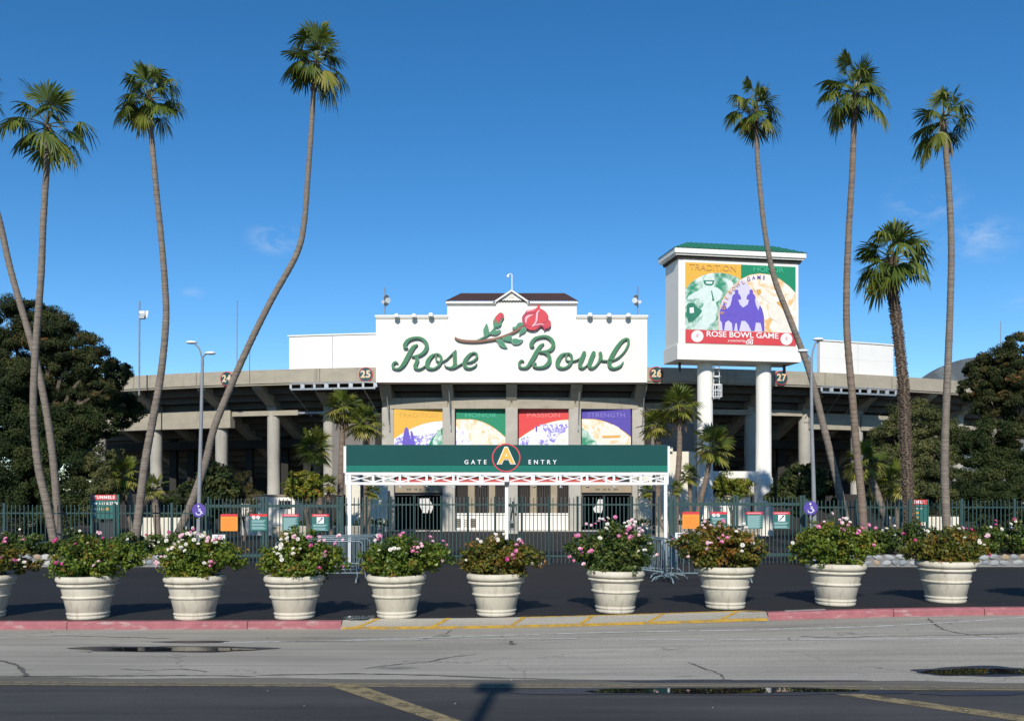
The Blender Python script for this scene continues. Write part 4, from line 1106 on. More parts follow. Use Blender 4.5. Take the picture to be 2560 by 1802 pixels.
c = Vector((p.x - 0.22, p.y, Wz(620, p.y))); mb = MB(); mb.lathe([(0.0, 0.10), (0.05, 0.09), (0.075, 0.02), (0.07, -0.04), (0.04, -0.08), (0, -0.09)], 14, c); mb.build('dome', M_paintwhite, ct, smooth=True)
# masts behind the rim on the far side
def mast(xd, y0, y1, Y, lamp, label, rad=0.05):
    b_ = W(xd, y1, Y); t_ = thing('lighting_mast', label, 'mast', b_)
    mb = MB(); mb.tube([b_, W(xd + 1.0, y0, Y)], rad, 8); mb.build('pole', M_greypole, t_, smooth=True)
    if lamp:
        for dx, dy in ((8, 26), (9, 32), (7, 37)):
            q = W(xd + dx, y0 + dy, Y - 0.1); MB().box(q.x - 0.16, q.y - 0.14, q.z - 0.08, q.x + 0.16, q.y + 0.14, q.z + 0.08).build('lamp', M_steel if dy != 26 else M_paintwhite, t_, bevel=0.02)
        q = W(xd + 17, y0 + 30, Y - 0.1); mb = MB(); mb.add([(q.x - 0.12, q.y, q.z - 0.22), (q.x + 0.05, q.y - 0.05, q.z - 0.18), (q.x + 0.12, q.y - 0.05, q.z + 0.2), (q.x - 0.05, q.y, q.z + 0.22)], [(0, 1, 2, 3)])
        o = mb.build('reflector', M_paintwhite, t_); sd = o.modifiers.new('s', 'SOLIDIFY'); sd.thickness = 0.02
mast(312, 675, 886, 55.2, True, 'tall thin mast with a floodlight cluster beside the concrete rim, left of the curved palm')
mast(531, 673, 872, 54.6, False, 'bare thin antenna mast rising behind the number 24 sign', 0.025)
mast(559, 785, 830, 57.5, False, 'short dark lamp mast behind the rim right of the number 24 sign', 0.03)
mast(2243, 720, 830, 60.0, False, 'thin bare mast rising behind the trees at the right edge', 0.025)

# ================================================================== BILLBOARD TOWER
TH = math.atan2(1.1, 6.14)
UB = Vector((math.cos(TH), math.sin(TH), 0)); VB = Vector((-math.sin(TH), math.cos(TH), 0)); OB = Vector((8.06, 46.5, 0))
def BB(u, v, z): return OB + UB * u + VB * v + Vector((0, 0, z))
BW, BD = 6.24, 1.87
bill = thing('billboard', 'white billboard tower with green hipped roof on two round columns', 'billboard', BB(BW / 2, BD / 2, 0))
def bbox(mb, u0, u1, v0, v1, za, zb_, mi=0):
    return mb.add([BB(u0, v0, za), BB(u1, v0, za), BB(u1, v1, za), BB(u0, v1, za), BB(u0, v0, zb_), BB(u1, v0, zb_), BB(u1, v1, zb_), BB(u0, v1, zb_)],
                  [(0, 3, 2, 1), (4, 5, 6, 7), (0, 1, 5, 4), (1, 2, 6, 5), (2, 3, 7, 6), (3, 0, 4, 7)], mi)
zB0, zB1, zB2 = 8.72, 9.46, 13.72
bbox(MB(), 0, BW, 0, BD, zB1 - 0.02, 11.55).build('box', M_white, bill); bbox(MB(), 0.004, BW - 0.004, 0.004, BD - 0.004, 11.54, zB2).build('box', M_white, bill)
bbox(MB(), -0.08, BW + 0.10, -0.08, BD + 0.08, zB0, zB1).build('base_band', M_white, bill, bevel=0.015)
bbox(MB(), -0.10, BW + 0.10, -0.10, BD + 0.10, zB2 - 0.10, zB2 + 0.02).build('soffit', M_dark, bill)
bbox(MB(), -0.20, BW + 0.20, -0.20, BD + 0.20, zB2 + 0.03, zB2 + 0.11).build('eave', M_trim, bill)
bbox(MB(), -0.28, BW + 0.28, -0.28, BD + 0.28, zB2 + 0.113, zB2 + 0.36).build('fascia', M_trim, bill, bevel=0.01)
mb = MB(); ez0, ez1 = zB2 + 0.365, zB2 + 0.95
q = [BB(-0.32, -0.32, ez0), BB(BW + 0.32, -0.32, ez0), BB(BW + 0.32, BD + 0.32, ez0), BB(-0.32, BD + 0.32, ez0), BB(0.8, BD / 2, ez1), BB(BW - 0.8, BD / 2, ez1)]
mb.add(q, [(0, 1, 5, 4), (1, 2, 5), (2, 3, 4, 5), (3, 0, 4), (3, 2, 1, 0)])
rf = mb.build('roof', M_greenroof, bill)
mb = MB()
for i in range(25):
    u = -0.1 + (BW + 0.2) * i / 24; t = min(1, max(0.05, min((u + 0.32) / 1.12, (BW + 0.32 - u) / 1.12)))
    a_ = BB(u, -0.32, ez0 + 0.012); b_ = a_.lerp(BB(u, BD / 2, ez1 + 0.012), t); mb.bar(a_, b_, 0.025, 0.03)
stuff(mb.build('standing_seam', M_greenroof, rf))
# panel frame and artwork
bbox(MB(), 0.22, BW - 0.06, -0.035, -0.002, zB1 + 0.02, zB2 - 0.17).build('panel_frame', M_trim, bill)
def art(x, y):
    """enlarged view of the board -> (u, z)"""
    uu = (x - 325) / 1440; yt = 205 + 80 * uu; yb_ = 1310 + 45 * uu
    return 0.33 + uu * (BW - 0.50), zB1 + 0.07 + (yb_ - y) / (yb_ - yt) * (zB2 - 0.28 - zB1 - 0.07)
LAY = [0]
bp_ = thing('billboard_poster', 'large printed game poster on the front of the billboard tower', 'poster', BB(BW / 2, -0.04, zB1 + 0.1))
def pic(name, pts, m, sm=0, lay=None):
    LAY[0] += 1; d = -0.037 - 0.0012 * LAY[0]
    P = [art(*p) for p in (closed_catmull(pts, sm) if sm else pts)]
    mb = MB(); mb.prism(P, lambda a, b: BB(a, d, b), lambda a, b: BB(a, d + 0.001, b)); return mb.build(name, m, bp_)
def ptxt(name, s, x, y, h, m, sx=1.0, ang_=0.0, bold=0.0, spacing=1.0, shear=0.0):
    LAY[0] += 1; u, z = art(x, y); zz = abs(art(x, y)[1] - art(x, y + h)[1])
    place_text(name, s, zz / 0.72, m, bp_, BB(u, -0.037 - 0.0012 * LAY[0], z), UB, (0, 0, 1), 0.001, bold, spacing, 'CENTER', shear, sx, ang_)
pic('yellow_field', [(325, 205), (1046, 245), (1046, 1130), (325, 1130)], M_by)
pic('green_field', [(1046, 245), (1765, 285), (1765, 1180), (1046, 1140)], M_bg)
Larc = [(325, 580), (380, 505), (450, 445), (540, 393), (640, 362), (760, 353), (880, 372), (990, 415), (1100, 500), (1200, 620), (1290, 780), (1350, 950), (1350, 1160), (325, 1125)]
Rarc = [(760, 1145), (752, 1000), (762, 880), (800, 740), (870, 630), (960, 520), (1060, 440), (1160, 392), (1290, 372), (1430, 392), (1560, 455), (1680, 550), (1763, 640), (1765, 1185)]
pic('gold_edge', [(x, y - 8) for x, y in Larc[:-2]] + Larc[-2:], M_ochre); pic('green_picture', Larc, D_g)
pic('gold_edge', [(x - (6 if x < 900 else 0), y - 7) for x, y in Rarc], M_ochre); pic('orange_picture', Rarc, D_o)
lens = [(760, 1143), (754, 1000), (764, 880), (802, 740), (872, 632), (962, 522), (1062, 446), (1110, 470), (1200, 622), (1290, 782), (1345, 950), (1350, 1160)]
pic('lilac_picture', lens, M_flat_lp)
# printed figures: a player on green, riders on purple, figures on orange
pic('figure', [(560, 440), (600, 395), (660, 385), (700, 420), (700, 500), (690, 545), (740, 560), (800, 620), (770, 720), (720, 760), (740, 860), (700, 930), (620, 900), (560, 860), (540, 940), (505, 960), (500, 880), (560, 790), (520, 700), (380, 720), (360, 680), (440, 620), (540, 560)], M_mint, 3)
pic('figure', [(560, 860), (640, 870), (720, 940), (700, 1020), (640, 1060), (600, 1122), (440, 1122), (480, 1040), (540, 980)], M_mint, 3)
pic('face_mask', [(556, 455), (700, 455), (690, 510), (660, 530), (590, 525), (565, 500)], M_mintd); pic('face_opening', [(585, 472), (675, 472), (668, 505), (595, 503)], M_mint)
pic('jersey_mark', [(655, 600), (668, 598), (690, 700), (700, 735), (670, 738), (672, 700)], M_mintd)
pic('shadow_figure', [(345, 790), (440, 770), (470, 830), (540, 870), (480, 960), (400, 1020), (360, 1010)], M_mintd, 3)
pic('white_patch', [(380, 830), (432, 822), (436, 898), (384, 904)], M_signwhite)
for dx in (0, 190):
    pic('rider_figure', [(930 + dx, 720), (940 + dx, 660), (965 + dx, 640), (965 + dx, 600), (985 + dx, 585), (1008 + dx, 600), (1010 + dx, 640), (1030 + dx, 660), (1040 + dx, 720)], M_flat_p, 3)
pic('horse_figure', [(770, 1000), (765, 880), (800, 800), (830, 760), (860, 850), (905, 800), (930, 700), (965, 690), (1000, 710), (1030, 790), (1070, 830), (1130, 790), (1150, 720), (1190, 700), (1225, 730), (1240, 800), (1270, 870), (1290, 800), (1320, 850), (1345, 950), (1350, 1158), (1325, 1158), (1300, 1040), (1240, 1030), (1220, 1150), (1180, 1150), (1140, 1060), (1100, 1010), (1050, 1010), (1020, 1145), (1000, 1145), (990, 1040), (970, 1040), (955, 1143), (935, 1143), (925, 1040), (880, 1000), (840, 1030), (825, 1138), (805, 1138), (795, 1030)], M_flat_p)
pic('pale_figure', [(1450, 760), (1510, 780), (1640, 900), (1700, 1000), (1720, 1178), (1500, 1165), (1530, 1050), (1440, 980), (1400, 880)], M_peach, 3)
pic('pale_figure', [(1200, 560), (1300, 540), (1420, 650), (1500, 760), (1480, 830), (1400, 760), (1330, 700)], M_peach, 3)
pic('ochre_shape', [(1505, 760), (1570, 740), (1640, 790), (1650, 880), (1600, 870)], M_ochre); pic('ochre_shape', [(1240, 590), (1300, 580), (1310, 640), (1270, 660)], M_ochre); pic('ochre_shape', [(1700, 1080), (1760, 1090), (1763, 1180), (1720, 1178)], M_ochre)
pic('red_strip', [(325, 1125), (1765, 1182), (1765, 1355), (325, 1310)], mat('banner_strip_red', (0.62, 0.05, 0.06), 0.6, var=0.06, scale=3))
for ex_, ey_ in ((478, 1219), (1640, 1262)):
    pic('round_emblem', [(ex_ + 78 * math.cos(6.283 * k / 28), ey_ + 80 * math.sin(6.283 * k / 28)) for k in range(28)], M_signwhite)
    pic('emblem_rose', [(ex_ - 18, ey_ - 22), (ex_ + 3, ey_ - 36), (ex_ + 18, ey_ - 18), (ex_ + 12, ey_ + 4), (ex_ - 12, ey_ + 4)], M_rosepink, 3)
    pic('emblem_leaf', [(ex_ - 14, ey_ + 8), (ex_ + 14, ey_ + 6), (ex_ + 3, ey_ + 20), (ex_ - 8, ey_ + 18)], M_letteredge, 2)
ptxt('lettering', 'TRADITION', 680, 290, 82, mat('word_pale_ochre', (0.62, 0.34, 0.08), 0.6), 1.12); ptxt('lettering', 'HONOR', 1400, 325, 74, mat('word_mid_green', (0.06, 0.46, 0.27), 0.6), 1.15)
ptxt('lettering', 'ROSE BOWL GAME', 1062, 1207, 76, M_signwhite, 1.16, bold=0.006)
ptxt('lettering', 'presented by', 983, 1282, 34, M_signwhite, 1.0, shear=0.25); ptxt('lettering', 'citi', 1150, 1300, 62, M_signwhite, 1.05, bold=0.008)
pic('arc_mark', [(1120, 1272), (1150, 1258), (1180, 1258), (1206, 1272), (1196, 1278), (1174, 1268), (1152, 1268), (1130, 1280)], M_signwhite)
for ch, x, y, a in (('R', 800, 900, 82), ('O', 815, 830, 76), ('S', 836, 762, 70), ('E', 858, 700, 64), ('B', 905, 625, 56), ('O', 947, 573, 50), ('W', 1003, 525, 42), ('L', 1068, 487, 34)):
    ptxt('lettering', ch, x, y, 52, M_ochre, 1.0, R(a), bold=0.002)
for ch, x, y, a in (('G', 1140, 447, 18), ('A', 1205, 429, 10), ('M', 1275, 424, 2), ('E', 1340, 427, -6)):
    ptxt('lettering', ch, x, y, 52, M_flat_p, 1.0, R(a), bold=0.002)
# columns, cross beam, ladder with cage
def bcol(px):
    # centre of a column on the mid-depth line
    for i in range(200):
        u = BW * i / 199; p = BB(u, BD / 2, 0)
        if 1280 + F * p.x / p.y >= px: return p
for px in (1762, 1908):
    p = bcol(px); mb = MB(); mb.lathe([(0.40, -0.1), (0.40, 3.2), (0.385, 3.22), (0.385, 5.2), (0.38, 5.22), (0.38, zB0 + 0.02)], 28, p); mb.build('column', M_white, bill, smooth=True)
    mb = MB(); mb.lathe([(0.46, -0.1), (0.46, 3.0), (0.40, 3.05)], 28, p) if px == 1908 else None
    if mb.v: mb.build('column_base', M_white, bill, smooth=True)
p0, p1 = bcol(1762), bcol(1908)
mb = MB(); mb.bar(p0 + Vector((0, 0, Wz(1068, 47.2))), p1 + Vector((0, 0, Wz(1068, 47.2))), 0.4, 0.55); mb.build('tie_beam', M_white, bill)
for u in (0.4, 2.0, 4.6, BW - 0.3):
    p = BB(u, BD / 2, 0); MB().box(p.x - 0.06, p.y - 0.06, zB0 - 0.45, p.x + 0.06, p.y + 0.06, zB0).build('hanger', M_darksteel, bill)
lc = p0 + Vector((0.52, -0.25, 0)); lad = MB()
for sx_ in (-0.14, 0.14): lad.tube([lc + Vector((sx_, 0, 6.9)), lc + Vector((sx_, 0, 8.6))], 0.018, 5)
for k in range(8): lad.tube([lc + Vector((-0.14, 0, 6.95 + k * 0.22)), lc + Vector((0.14, 0, 6.95 + k * 0.22))], 0.012, 5)
lo = lad.build('ladder', M_paintwhite, bill)
for zz in (7.0, 7.3, 7.6, 8.0, 8.4):
    rr = 0.24 if zz < 7.7 else 0.16
    mb = MB(); mb.tube([lc + Vector((rr * math.cos(t), -0.12 + rr * math.sin(t), zz)) for t in [6.2832 * k / 16 for k in range(17)]], 0.02, 5, cap=False); mb.build('cage_hoop', M_paintwhite, lo)
for k in range(7):
    t = math.pi + math.pi * k / 6
    mb = MB(); mb.tube([lc + Vector((0.24 * math.cos(t), -0.12 + 0.24 * math.sin(t), z_)) for z_ in (6.98, 7.62)], 0.016, 5); mb.build('cage_bar', M_paintwhite, lo)
# ================================================================== GATE CANOPY
YG = 29.0
def gx(xd): return Wx(xd, YG)
def gz(yd): return Wz(yd, YG)
can = thing('gate_canopy', 'white steel gate canopy with truss and green fascia board above the fence', 'gate', (gx(1137), YG, 0.13))
x0, x1 = gx(776), gx(1497)
MB().box(x0, YG, gz(1043), x1, YG + 0.35, gz(997)).build('fascia_board', M_green, can, bevel=0.008)
MB().box(x0 + 0.003, YG - 0.003, gz(1057.5), x1 - 0.003, YG + 0.35, gz(1043) - 0.002).build('fascia_band', M_teal, can)
MB().box(gx(770), YG + 0.02, gz(1060), x0 - 0.003, YG + 2.6, gz(1000)).build('end_panel', M_paintwhite, can)
MB().box(x1 + 0.003, YG + 0.02, gz(1060), gx(1502), YG + 2.6, gz(1000)).build('end_panel', M_paintwhite, can)
def truss(Y, rear=False):
    ty = Y - YG
    MB().box(x0 - 0.03, Y, gz(1064.3), x1 + 0.03, Y + 0.10, gz(1058.2)).build('top_chord', M_paintwhite, can, bevel=0.006)
    MB().box(x0 - 0.03, Y, gz(1086.5), x1 + 0.03, Y + 0.10, gz(1080.6)).build('bottom_chord', M_paintwhite, can, bevel=0.006)
    n = 12
    for i in range(n + 1):
        x = x0 + (x1 - x0) * i / n
        MB().box(x - 0.036, Y + 0.012, gz(1080.6) + 0.001, x + 0.036, Y + 0.088, gz(1064.3) - 0.001).build('web_post', M_paintwhite, can)
        if i < n and not rear:
            xa, xb = x + 0.034, x0 + (x1 - x0) * (i + 1) / n - 0.034
            mb = MB(); mb.bar((xa, Y + 0.035, gz(1079.4)), (xb, Y + 0.035, gz(1065.6)), 0.03, 0.034, up=(0, 0, 1)); mb.build('diagonal', M_paintwhite, can)
            mb = MB(); mb.bar((xa, Y + 0.07, gz(1065.6)), (xb, Y + 0.07, gz(1079.4)), 0.03, 0.034); mb.build('diagonal', M_paintwhite, can)
truss(YG + 0.02); truss(YG + 2.4, True)
MB().box(x0 + 1.2, YG + 2.52, gz(1079), x1 - 1.2, YG + 2.56, gz(1060)).build('rear_fascia', mat('rear_red', (0.42, 0.06, 0.05), 0.6), can)
for i in range(1, 12):
    x = x0 + (x1 - x0) * i / 12
    if i != 6:
        f_ = MB().box(x - 0.012, YG + 0.05, gz(1090), x + 0.012, YG + 0.09, gz(1086.5) - 0.001).build('lamp_stem', M_paintwhite, can)
        MB().box(x - 0.03, YG + 0.02, gz(1093), x + 0.06, YG + 0.14, gz(1090) - 0.001).build('canopy_lamp', M_darksteel if i % 2 else M_steel, f_)
for x in (gx(783), gx(1493)):
    MB().box(x - 0.05, YG + 0.03, 0.1, x + 0.05, YG + 0.13, gz(1057.6) - 0.05).build('post', M_paintwhite, can, bevel=0.008)
    MB().box(x - 0.05, YG + 2.4, 0.1, x + 0.05, YG + 2.5, gz(1057.6) - 0.05).build('post', M_darksteel, can, bevel=0.008)
xm = gx(1136)
MB().box(xm - 0.05, YG - 0.13, 0.1, xm + 0.05, YG - 0.03, gz(1086)).build('post', M_paintwhite, can, bevel=0.008)
MB().box(xm - 0.07, YG - 0.15, gz(1080), xm + 0.07, YG - 0.004, gz(1063)).build('junction_box', M_signwhite, can, bevel=0.01)
MB().box(xm - 0.065, YG - 0.155, gz(1091), xm + 0.065, YG - 0.01, gz(1080) - 0.003).build('camera_box', M_darksteel, can, bevel=0.01)
for s_, xd in (('GATE', 1066), ('ENTRY', 1216)):
    p = W(xd, 1036, YG - 0.012); place_text('lettering', s_, 0.178, M_signwhite, can, p, depth=0.01, bold=0.003, spacing=1.85)
def ring(name, cx, cy, r0, r1, Y, m, parent, n=48):
    c = W(cx, cy, YG); mb = MB()
    for k in range(n):
        t = 6.28318 * k / n
        for r_ in (r0, r1):
            for yy in (Y, Y + 0.01): mb.v.append((c.x + r_ * math.cos(t), yy, c.z + r_ * math.sin(t)))
    for k in range(n):
        a = k * 4; b = ((k + 1) % n) * 4
        mb.f += [(a, b, b + 2, a + 2), (a + 1, a + 3, b + 3, b + 1), (a, a + 1, b + 1, b), (a + 2, b + 2, b + 3, a + 3)]; mb.m += [0] * 4
    return mb.build(name, m, parent)
rg_ = 32 * S * YG / F
mb = MB(); c = W(1135, 1026, YG)
mb.prism([(c.x + (rg_ - 0.03) * math.cos(6.2832 * k / 48), c.z + (rg_ - 0.03) * math.sin(6.2832 * k / 48)) for k in range(48)], lambda a, b: (a, YG - 0.014, b), lambda a, b: (a, YG - 0.0035, b)); mb.build('roundel', M_green, can)
ring('roundel_ring', 1135, 1026, rg_ - 0.035, rg_, YG - 0.022, M_ringred, can)
pA = W(1135, 1023, YG - 0.02)
place_text('letter_outline', 'A', 0.66, M_signwhite, can, pA, depth=0.008, bold=0.040, sx=1.02)
place_text('letter_face', 'A', 0.66, M_gold, can, pA + Vector((0, -0.012, 0)), depth=0.008, bold=0.018, sx=1.02)

# ================================================================== FENCE
PK = {}
def picket_mesh(h, w=0.024):
    key = (round(h, 3), w)
    if key not in PK:
        mb = MB(); mb.box(-w / 2, -w / 2, 0, w / 2, w / 2, h); mb.v += [(0, 0, h + 0.03)]
        me = bpy.data.meshes.new('picket'); t = len(mb.v) - 1
        fs = [f for i, f in enumerate(mb.f) if i != 1] + [(4, 5, t), (5, 6, t), (6, 7, t), (7, 4, t)]
        me.from_pydata(mb.v, [], fs); me.materials.append(M_fence); PK[key] = me
    return PK[key]
def fence(name, label, cat, xd0, xd1, Y, ztop, rails, posts, spacing, group=None, post_w=0.075, post_over=0.05, z0=0.16, rail_h=0.045):
    xa, xb = Wx(xd0, Y), Wx(xd1, Y)
    f_ = thing(name, label, cat, ((xa + xb) / 2, Y, 0.13), group)
    n = int(round((xb - xa) / spacing)); rg = random.Random(int(xd0))
    PX_ = [Wx(p, Y) for p in posts]
    for i in range(n + 1):
        x = xa + (xb - xa) * i / n
        if min(abs(x - p) for p in PX_) < 0.05: continue
        inst('picket', picket_mesh(ztop - z0 - 0.03), f_, (x, Y, z0), (R(rg.uniform(-.25, .25)), R(rg.uniform(-.3, .3)), 0))
    for z_ in rails: MB().box(xa, Y + 0.017, z_ - rail_h / 2, xb, Y + 0.05, z_ + rail_h / 2).build('rail', M_fence, f_)
    for x in PX_:
        MB().box(x - post_w / 2, Y - post_w / 2 + 0.02, 0.1, x + post_w / 2, Y + post_w / 2 + 0.02, ztop + post_over).build('post', M_fence, f_, bevel=0.006)
    return f_
cpost = [(820 + x / 2.551) / S for x in (92, 245, 397, 550, 722, 892, 1066, 1236, 1410, 1592, 1760, 1940, 2112)]
for i, (a, b) in enumerate(zip(cpost[:-1], cpost[1:])):
    side = 'left' if i < 6 else 'right'; k = 6 - i if i < 6 else i - 5
    nth = ['first', 'second', 'third', 'fourth', 'fifth', 'sixth'][k - 1]
    fence('gate_leaf', 'green picket gate leaf under the canopy, %s to the %s of its middle post' % (nth, side), 'gate leaf', a, b, 29.4, 2.19, [Wz(1131, 29.4), Wz(1246, 29.4)], [a + 0.7, b - 0.7], 0.118, 'gate leaves under the canopy', post_w=0.05, post_over=0.03)
for i in (2, 4, 7, 9): pass
gl = fence('swing_gate', 'wide green picket gate with four notices left of the canopy', 'gate', 465, 764, 29.4, Wz(1117, 29.4), [Wz(1134, 29.4), Wz(1245, 29.4)], [466, 590, 597, 757, 764], 0.118, rail_h=0.09)
gr_ = fence('swing_gate', 'wide green picket gate with four notices right of the canopy', 'gate', 1500, 1803, 29.4, Wz(1114, 29.4), [Wz(1130, 29.4), Wz(1243, 29.4)], [1504, 1513, 1646, 1653, 1796, 1803], 0.118, rail_h=0.09)
fence('picket_fence', 'green picket fence behind the left rose bed', 'fence', -60, 463, 30.6, Wz(1131, 30.6), [Wz(1150, 30.6), 0.75], [-40, 9, 256, 385, 462], 0.135)
fence('picket_fence', 'green picket fence behind the right rose bed', 'fence', 1806, 2400, 30.6, Wz(1121, 30.6), [Wz(1137, 30.6), 0.75], [1808, 1922, 2040, 2157, 2275, 2390], 0.130)

# notices on the gates
def notice(xd0, xd1, yd0, yd1, kind, label):
    Y = 29.36; xa, xb, za, zb_ = Wx(xd0, Y), Wx(xd1, Y), Wz(yd1, Y), Wz(yd0, Y); w = xb - xa; h = zb_ - za
    t_ = thing('notice', label, 'notice', ((xa + xb) / 2, Y, za), 'notices on the gates')
    if kind == 'white':
        MB().box(xa, Y - 0.01, za, xb, Y, zb_).build('board', M_signwhite, t_)
        mb = MB()
        for k in range(5): mb.box(xa + w * 0.1, Y - 0.0115, zb_ - h * (0.2 + 0.15 * k), xb - w * (0.1 + 0.07 * (k % 3)), Y - 0.0102, zb_ - h * (0.15 + 0.15 * k))
        stuff(mb.build('print_lines', M_greypole, t_)); return
    body = M_orange if kind == 'orange' else M_signgreen
    MB().box(xa, Y - 0.01, za, xb, Y, zb_ - h * 0.15).build('board', body, t_)
    MB().box(xa, Y - 0.011, zb_ - h * 0.15 + 0.001, xb, Y, zb_).build('header', M_red, t_)
    mb = MB()
    if kind == 'orange':
        mp_ = mat('orange_print', (0.62, 0.18, 0.02), 0.6)
        for k in range(9): mb.box(xa + w * 0.1, Y - 0.0115, zb_ - h * (0.30 + 0.075 * k), xb - w * (0.1 + 0.03 * (k % 2)), Y - 0.0102, zb_ - h * (0.282 + 0.075 * k))
    else:
        mp_ = M_print; y0 = {'icons': 0.36, 'text': 0.22, 'hand': 0.62}[kind]; k = 0
        while y0 + 0.05 * k < 0.93:
            if k % 4 != 3 or kind == 'text': mb.box(xa + w * 0.08, Y - 0.0115, zb_ - h * (y0 + 0.05 * k + 0.032), xb - w * (0.08 + 0.07 * ((k * 7) % 3)), Y - 0.0102, zb_ - h * (y0 + 0.05 * k))
            k += 1
    stuff(mb.build('print_lines', mp_, t_))
    if kind == 'icons':
        for fx_ in (0.2, 0.46):
            cx, cz, r_ = xa + w * fx_, zb_ - h * 0.20, w * 0.11
            mb = MB(); mb.prism([(cx + r_ * math.cos(6.283 * k / 20), cz + r_ * math.sin(6.283 * k / 20)) for k in range(20)], lambda a, b: (a, Y - 0.016, b), lambda a, b: (a, Y - 0.0112, b)); ic = mb.build('icon', M_signwhite, t_)
            mb = MB(); mb.bar((cx - r_ * 0.6, Y - 0.0165, cz - r_ * 0.6), (cx + r_ * 0.6, Y - 0.0165, cz + r_ * 0.6), 0.002, 0.018); mb.build('icon_bar', M_ringred, ic)
    if kind == 'hand':
        MB().box(xa + w * 0.30, Y - 0.016, zb_ - h * 0.56, xa + w * 0.72, Y - 0.0112, zb_ - h * 0.18).build('icon', M_signwhite, t_, bevel=0.004)
        mb = MB(); mb.bar((xa + w * 0.37, Y - 0.018, zb_ - h * 0.5), (xa + w * 0.64, Y - 0.018, zb_ - h * 0.25), 0.003, 0.028); mb.build('icon_bar', M_darksteel, t_)
        mb = MB(); mb.bar((xa + w * 0.52, Y - 0.018, zb_ - h * 0.25), (xa + w * 0.66, Y - 0.018, zb_ - h * 0.23), 0.003, 0.018); mb.build('icon_bar', M_darksteel, t_)
    if kind in ('text', 'hand'):
        mb = MB()
        for k in range(9): mb.box(xa + w * (0.1 + k * 0.088), Y - 0.0125, zb_ - h * 0.105, xa + w * (0.165 + k * 0.088), Y - 0.0112, zb_ - h * 0.045)
        stuff(mb.build('header_print', M_rosepink, t_))
for sd_, xs_, y0_ in (('left', ((495, 533), (561.5, 599.5), (633, 670), (699, 737)), 1152), ('right', ((1530, 1568), (1593, 1630), (1673, 1710), (1733, 1771)), 1147)):
    for (a, b), kd, nm in zip(xs_, ('orange', 'icons', 'text', 'hand'), ('orange notice with red header', 'green notice with two round white icons', 'green notice filled with pale text lines', 'green notice with a white square icon')):
        notice(a, b, y0_, y0_ + 38, kd, '%s on the %s gate' % (nm, sd_))
notice(476, 505, 1198, 1217, 'white', 'small white notice low on the left gate behind a planter')
notice(1688 / S, 1722 / S, 1331 / S, 1350 / S, 'white', 'small white notice low on the right gate behind a planter')

# ================================================================== LAMP POSTS
M_lampglass = mat('luminaire', (0.70, 0.72, 0.72), 0.35)
def lamp_post(pts, arms, label, sign, rad=0.08):
    Y = 28.95; P = [W(x, y, Y) for x, y in pts]; b_ = P[-1].copy(); b_.z = 0.2; P.append(b_)
    t_ = thing('lamp_post', label, 'street lamp', b_); P = P[::-1]
    mb = MB(); mb.tube(P, [rad] + [rad * (1 - 0.45 * i / (len(P) - 1)) for i in range(1, len(P))], 12); mb.build('pole', M_greypole, t_, smooth=True)
    mb = MB(); mb.lathe([(0.15, 0), (0.15, 0.1), (0.1, 0.16)], 14, b_); mb.build('base', M_greypole, t_, smooth=True)
    for path, head in arms:
        Q = [W(x, y, Y) for x, y in path]; mb = MB(); mb.tube([tuple(q) for q in catmull(Q, 6)], 0.026, 8); a_ = mb.build('arm', M_greypole, t_, smooth=True)
        h = W(*head, Y); d = 1 if head[0] > path[-1][0] else -1
        mb = MB(); prof = [(-0.16, 0.03), (-0.12, 0.075), (0.0, 0.085), (0.10, 0.06), (0.15, 0.04)]
        for dx, r_ in prof:
            for k in range(12):
                t = 6.2832 * k / 12; mb.v.append((h.x + d * -dx, h.y + 1.3 * r_ * math.cos(t), h.z + r_ * (0.75 if math.sin(t) > 0 else 0.55) * math.sin(t)))
        for i in range(4):
            for k in range(12): mb.f.append((i * 12 + k, i * 12 + (k + 1) % 12, (i + 1) * 12 + (k + 1) % 12, (i + 1) * 12 + k)); mb.m.append(0)
        mb.f += [tuple(range(12)), tuple(range(48, 60))]; mb.m += [0, 0]
        lm = mb.build('luminaire', M_lampglass, a_, smooth=True, angle=60)
        mb = MB(); mb.lathe([(0.0, -0.05), (0.06, -0.035), (0.07, -0.01)], 10, h); mb.build('lamp_glass', M_steel, a_, smooth=True)
    return t_
lamp_post([(454, 806), (451, 950), (447, 1100), (445, 1200)], [([(454, 808), (451, 795), (446, 780), (437, 771)], (430, 768)), ([(454, 808), (457, 798), (464, 792)], (471, 792))], 'grey double-armed lamp post in front of the left picket gate', None)
lamp_post([(1819, 802), (1820, 950), (1824, 1080), (1826, 1180)], [([(1820, 808), (1822, 790), (1826, 775), (1830, 765)], (1834, 761)), ([(1819, 806), (1812, 797), (1808, 790)], (1801, 787))], 'grey double-armed lamp post right of the billboard tower', None)
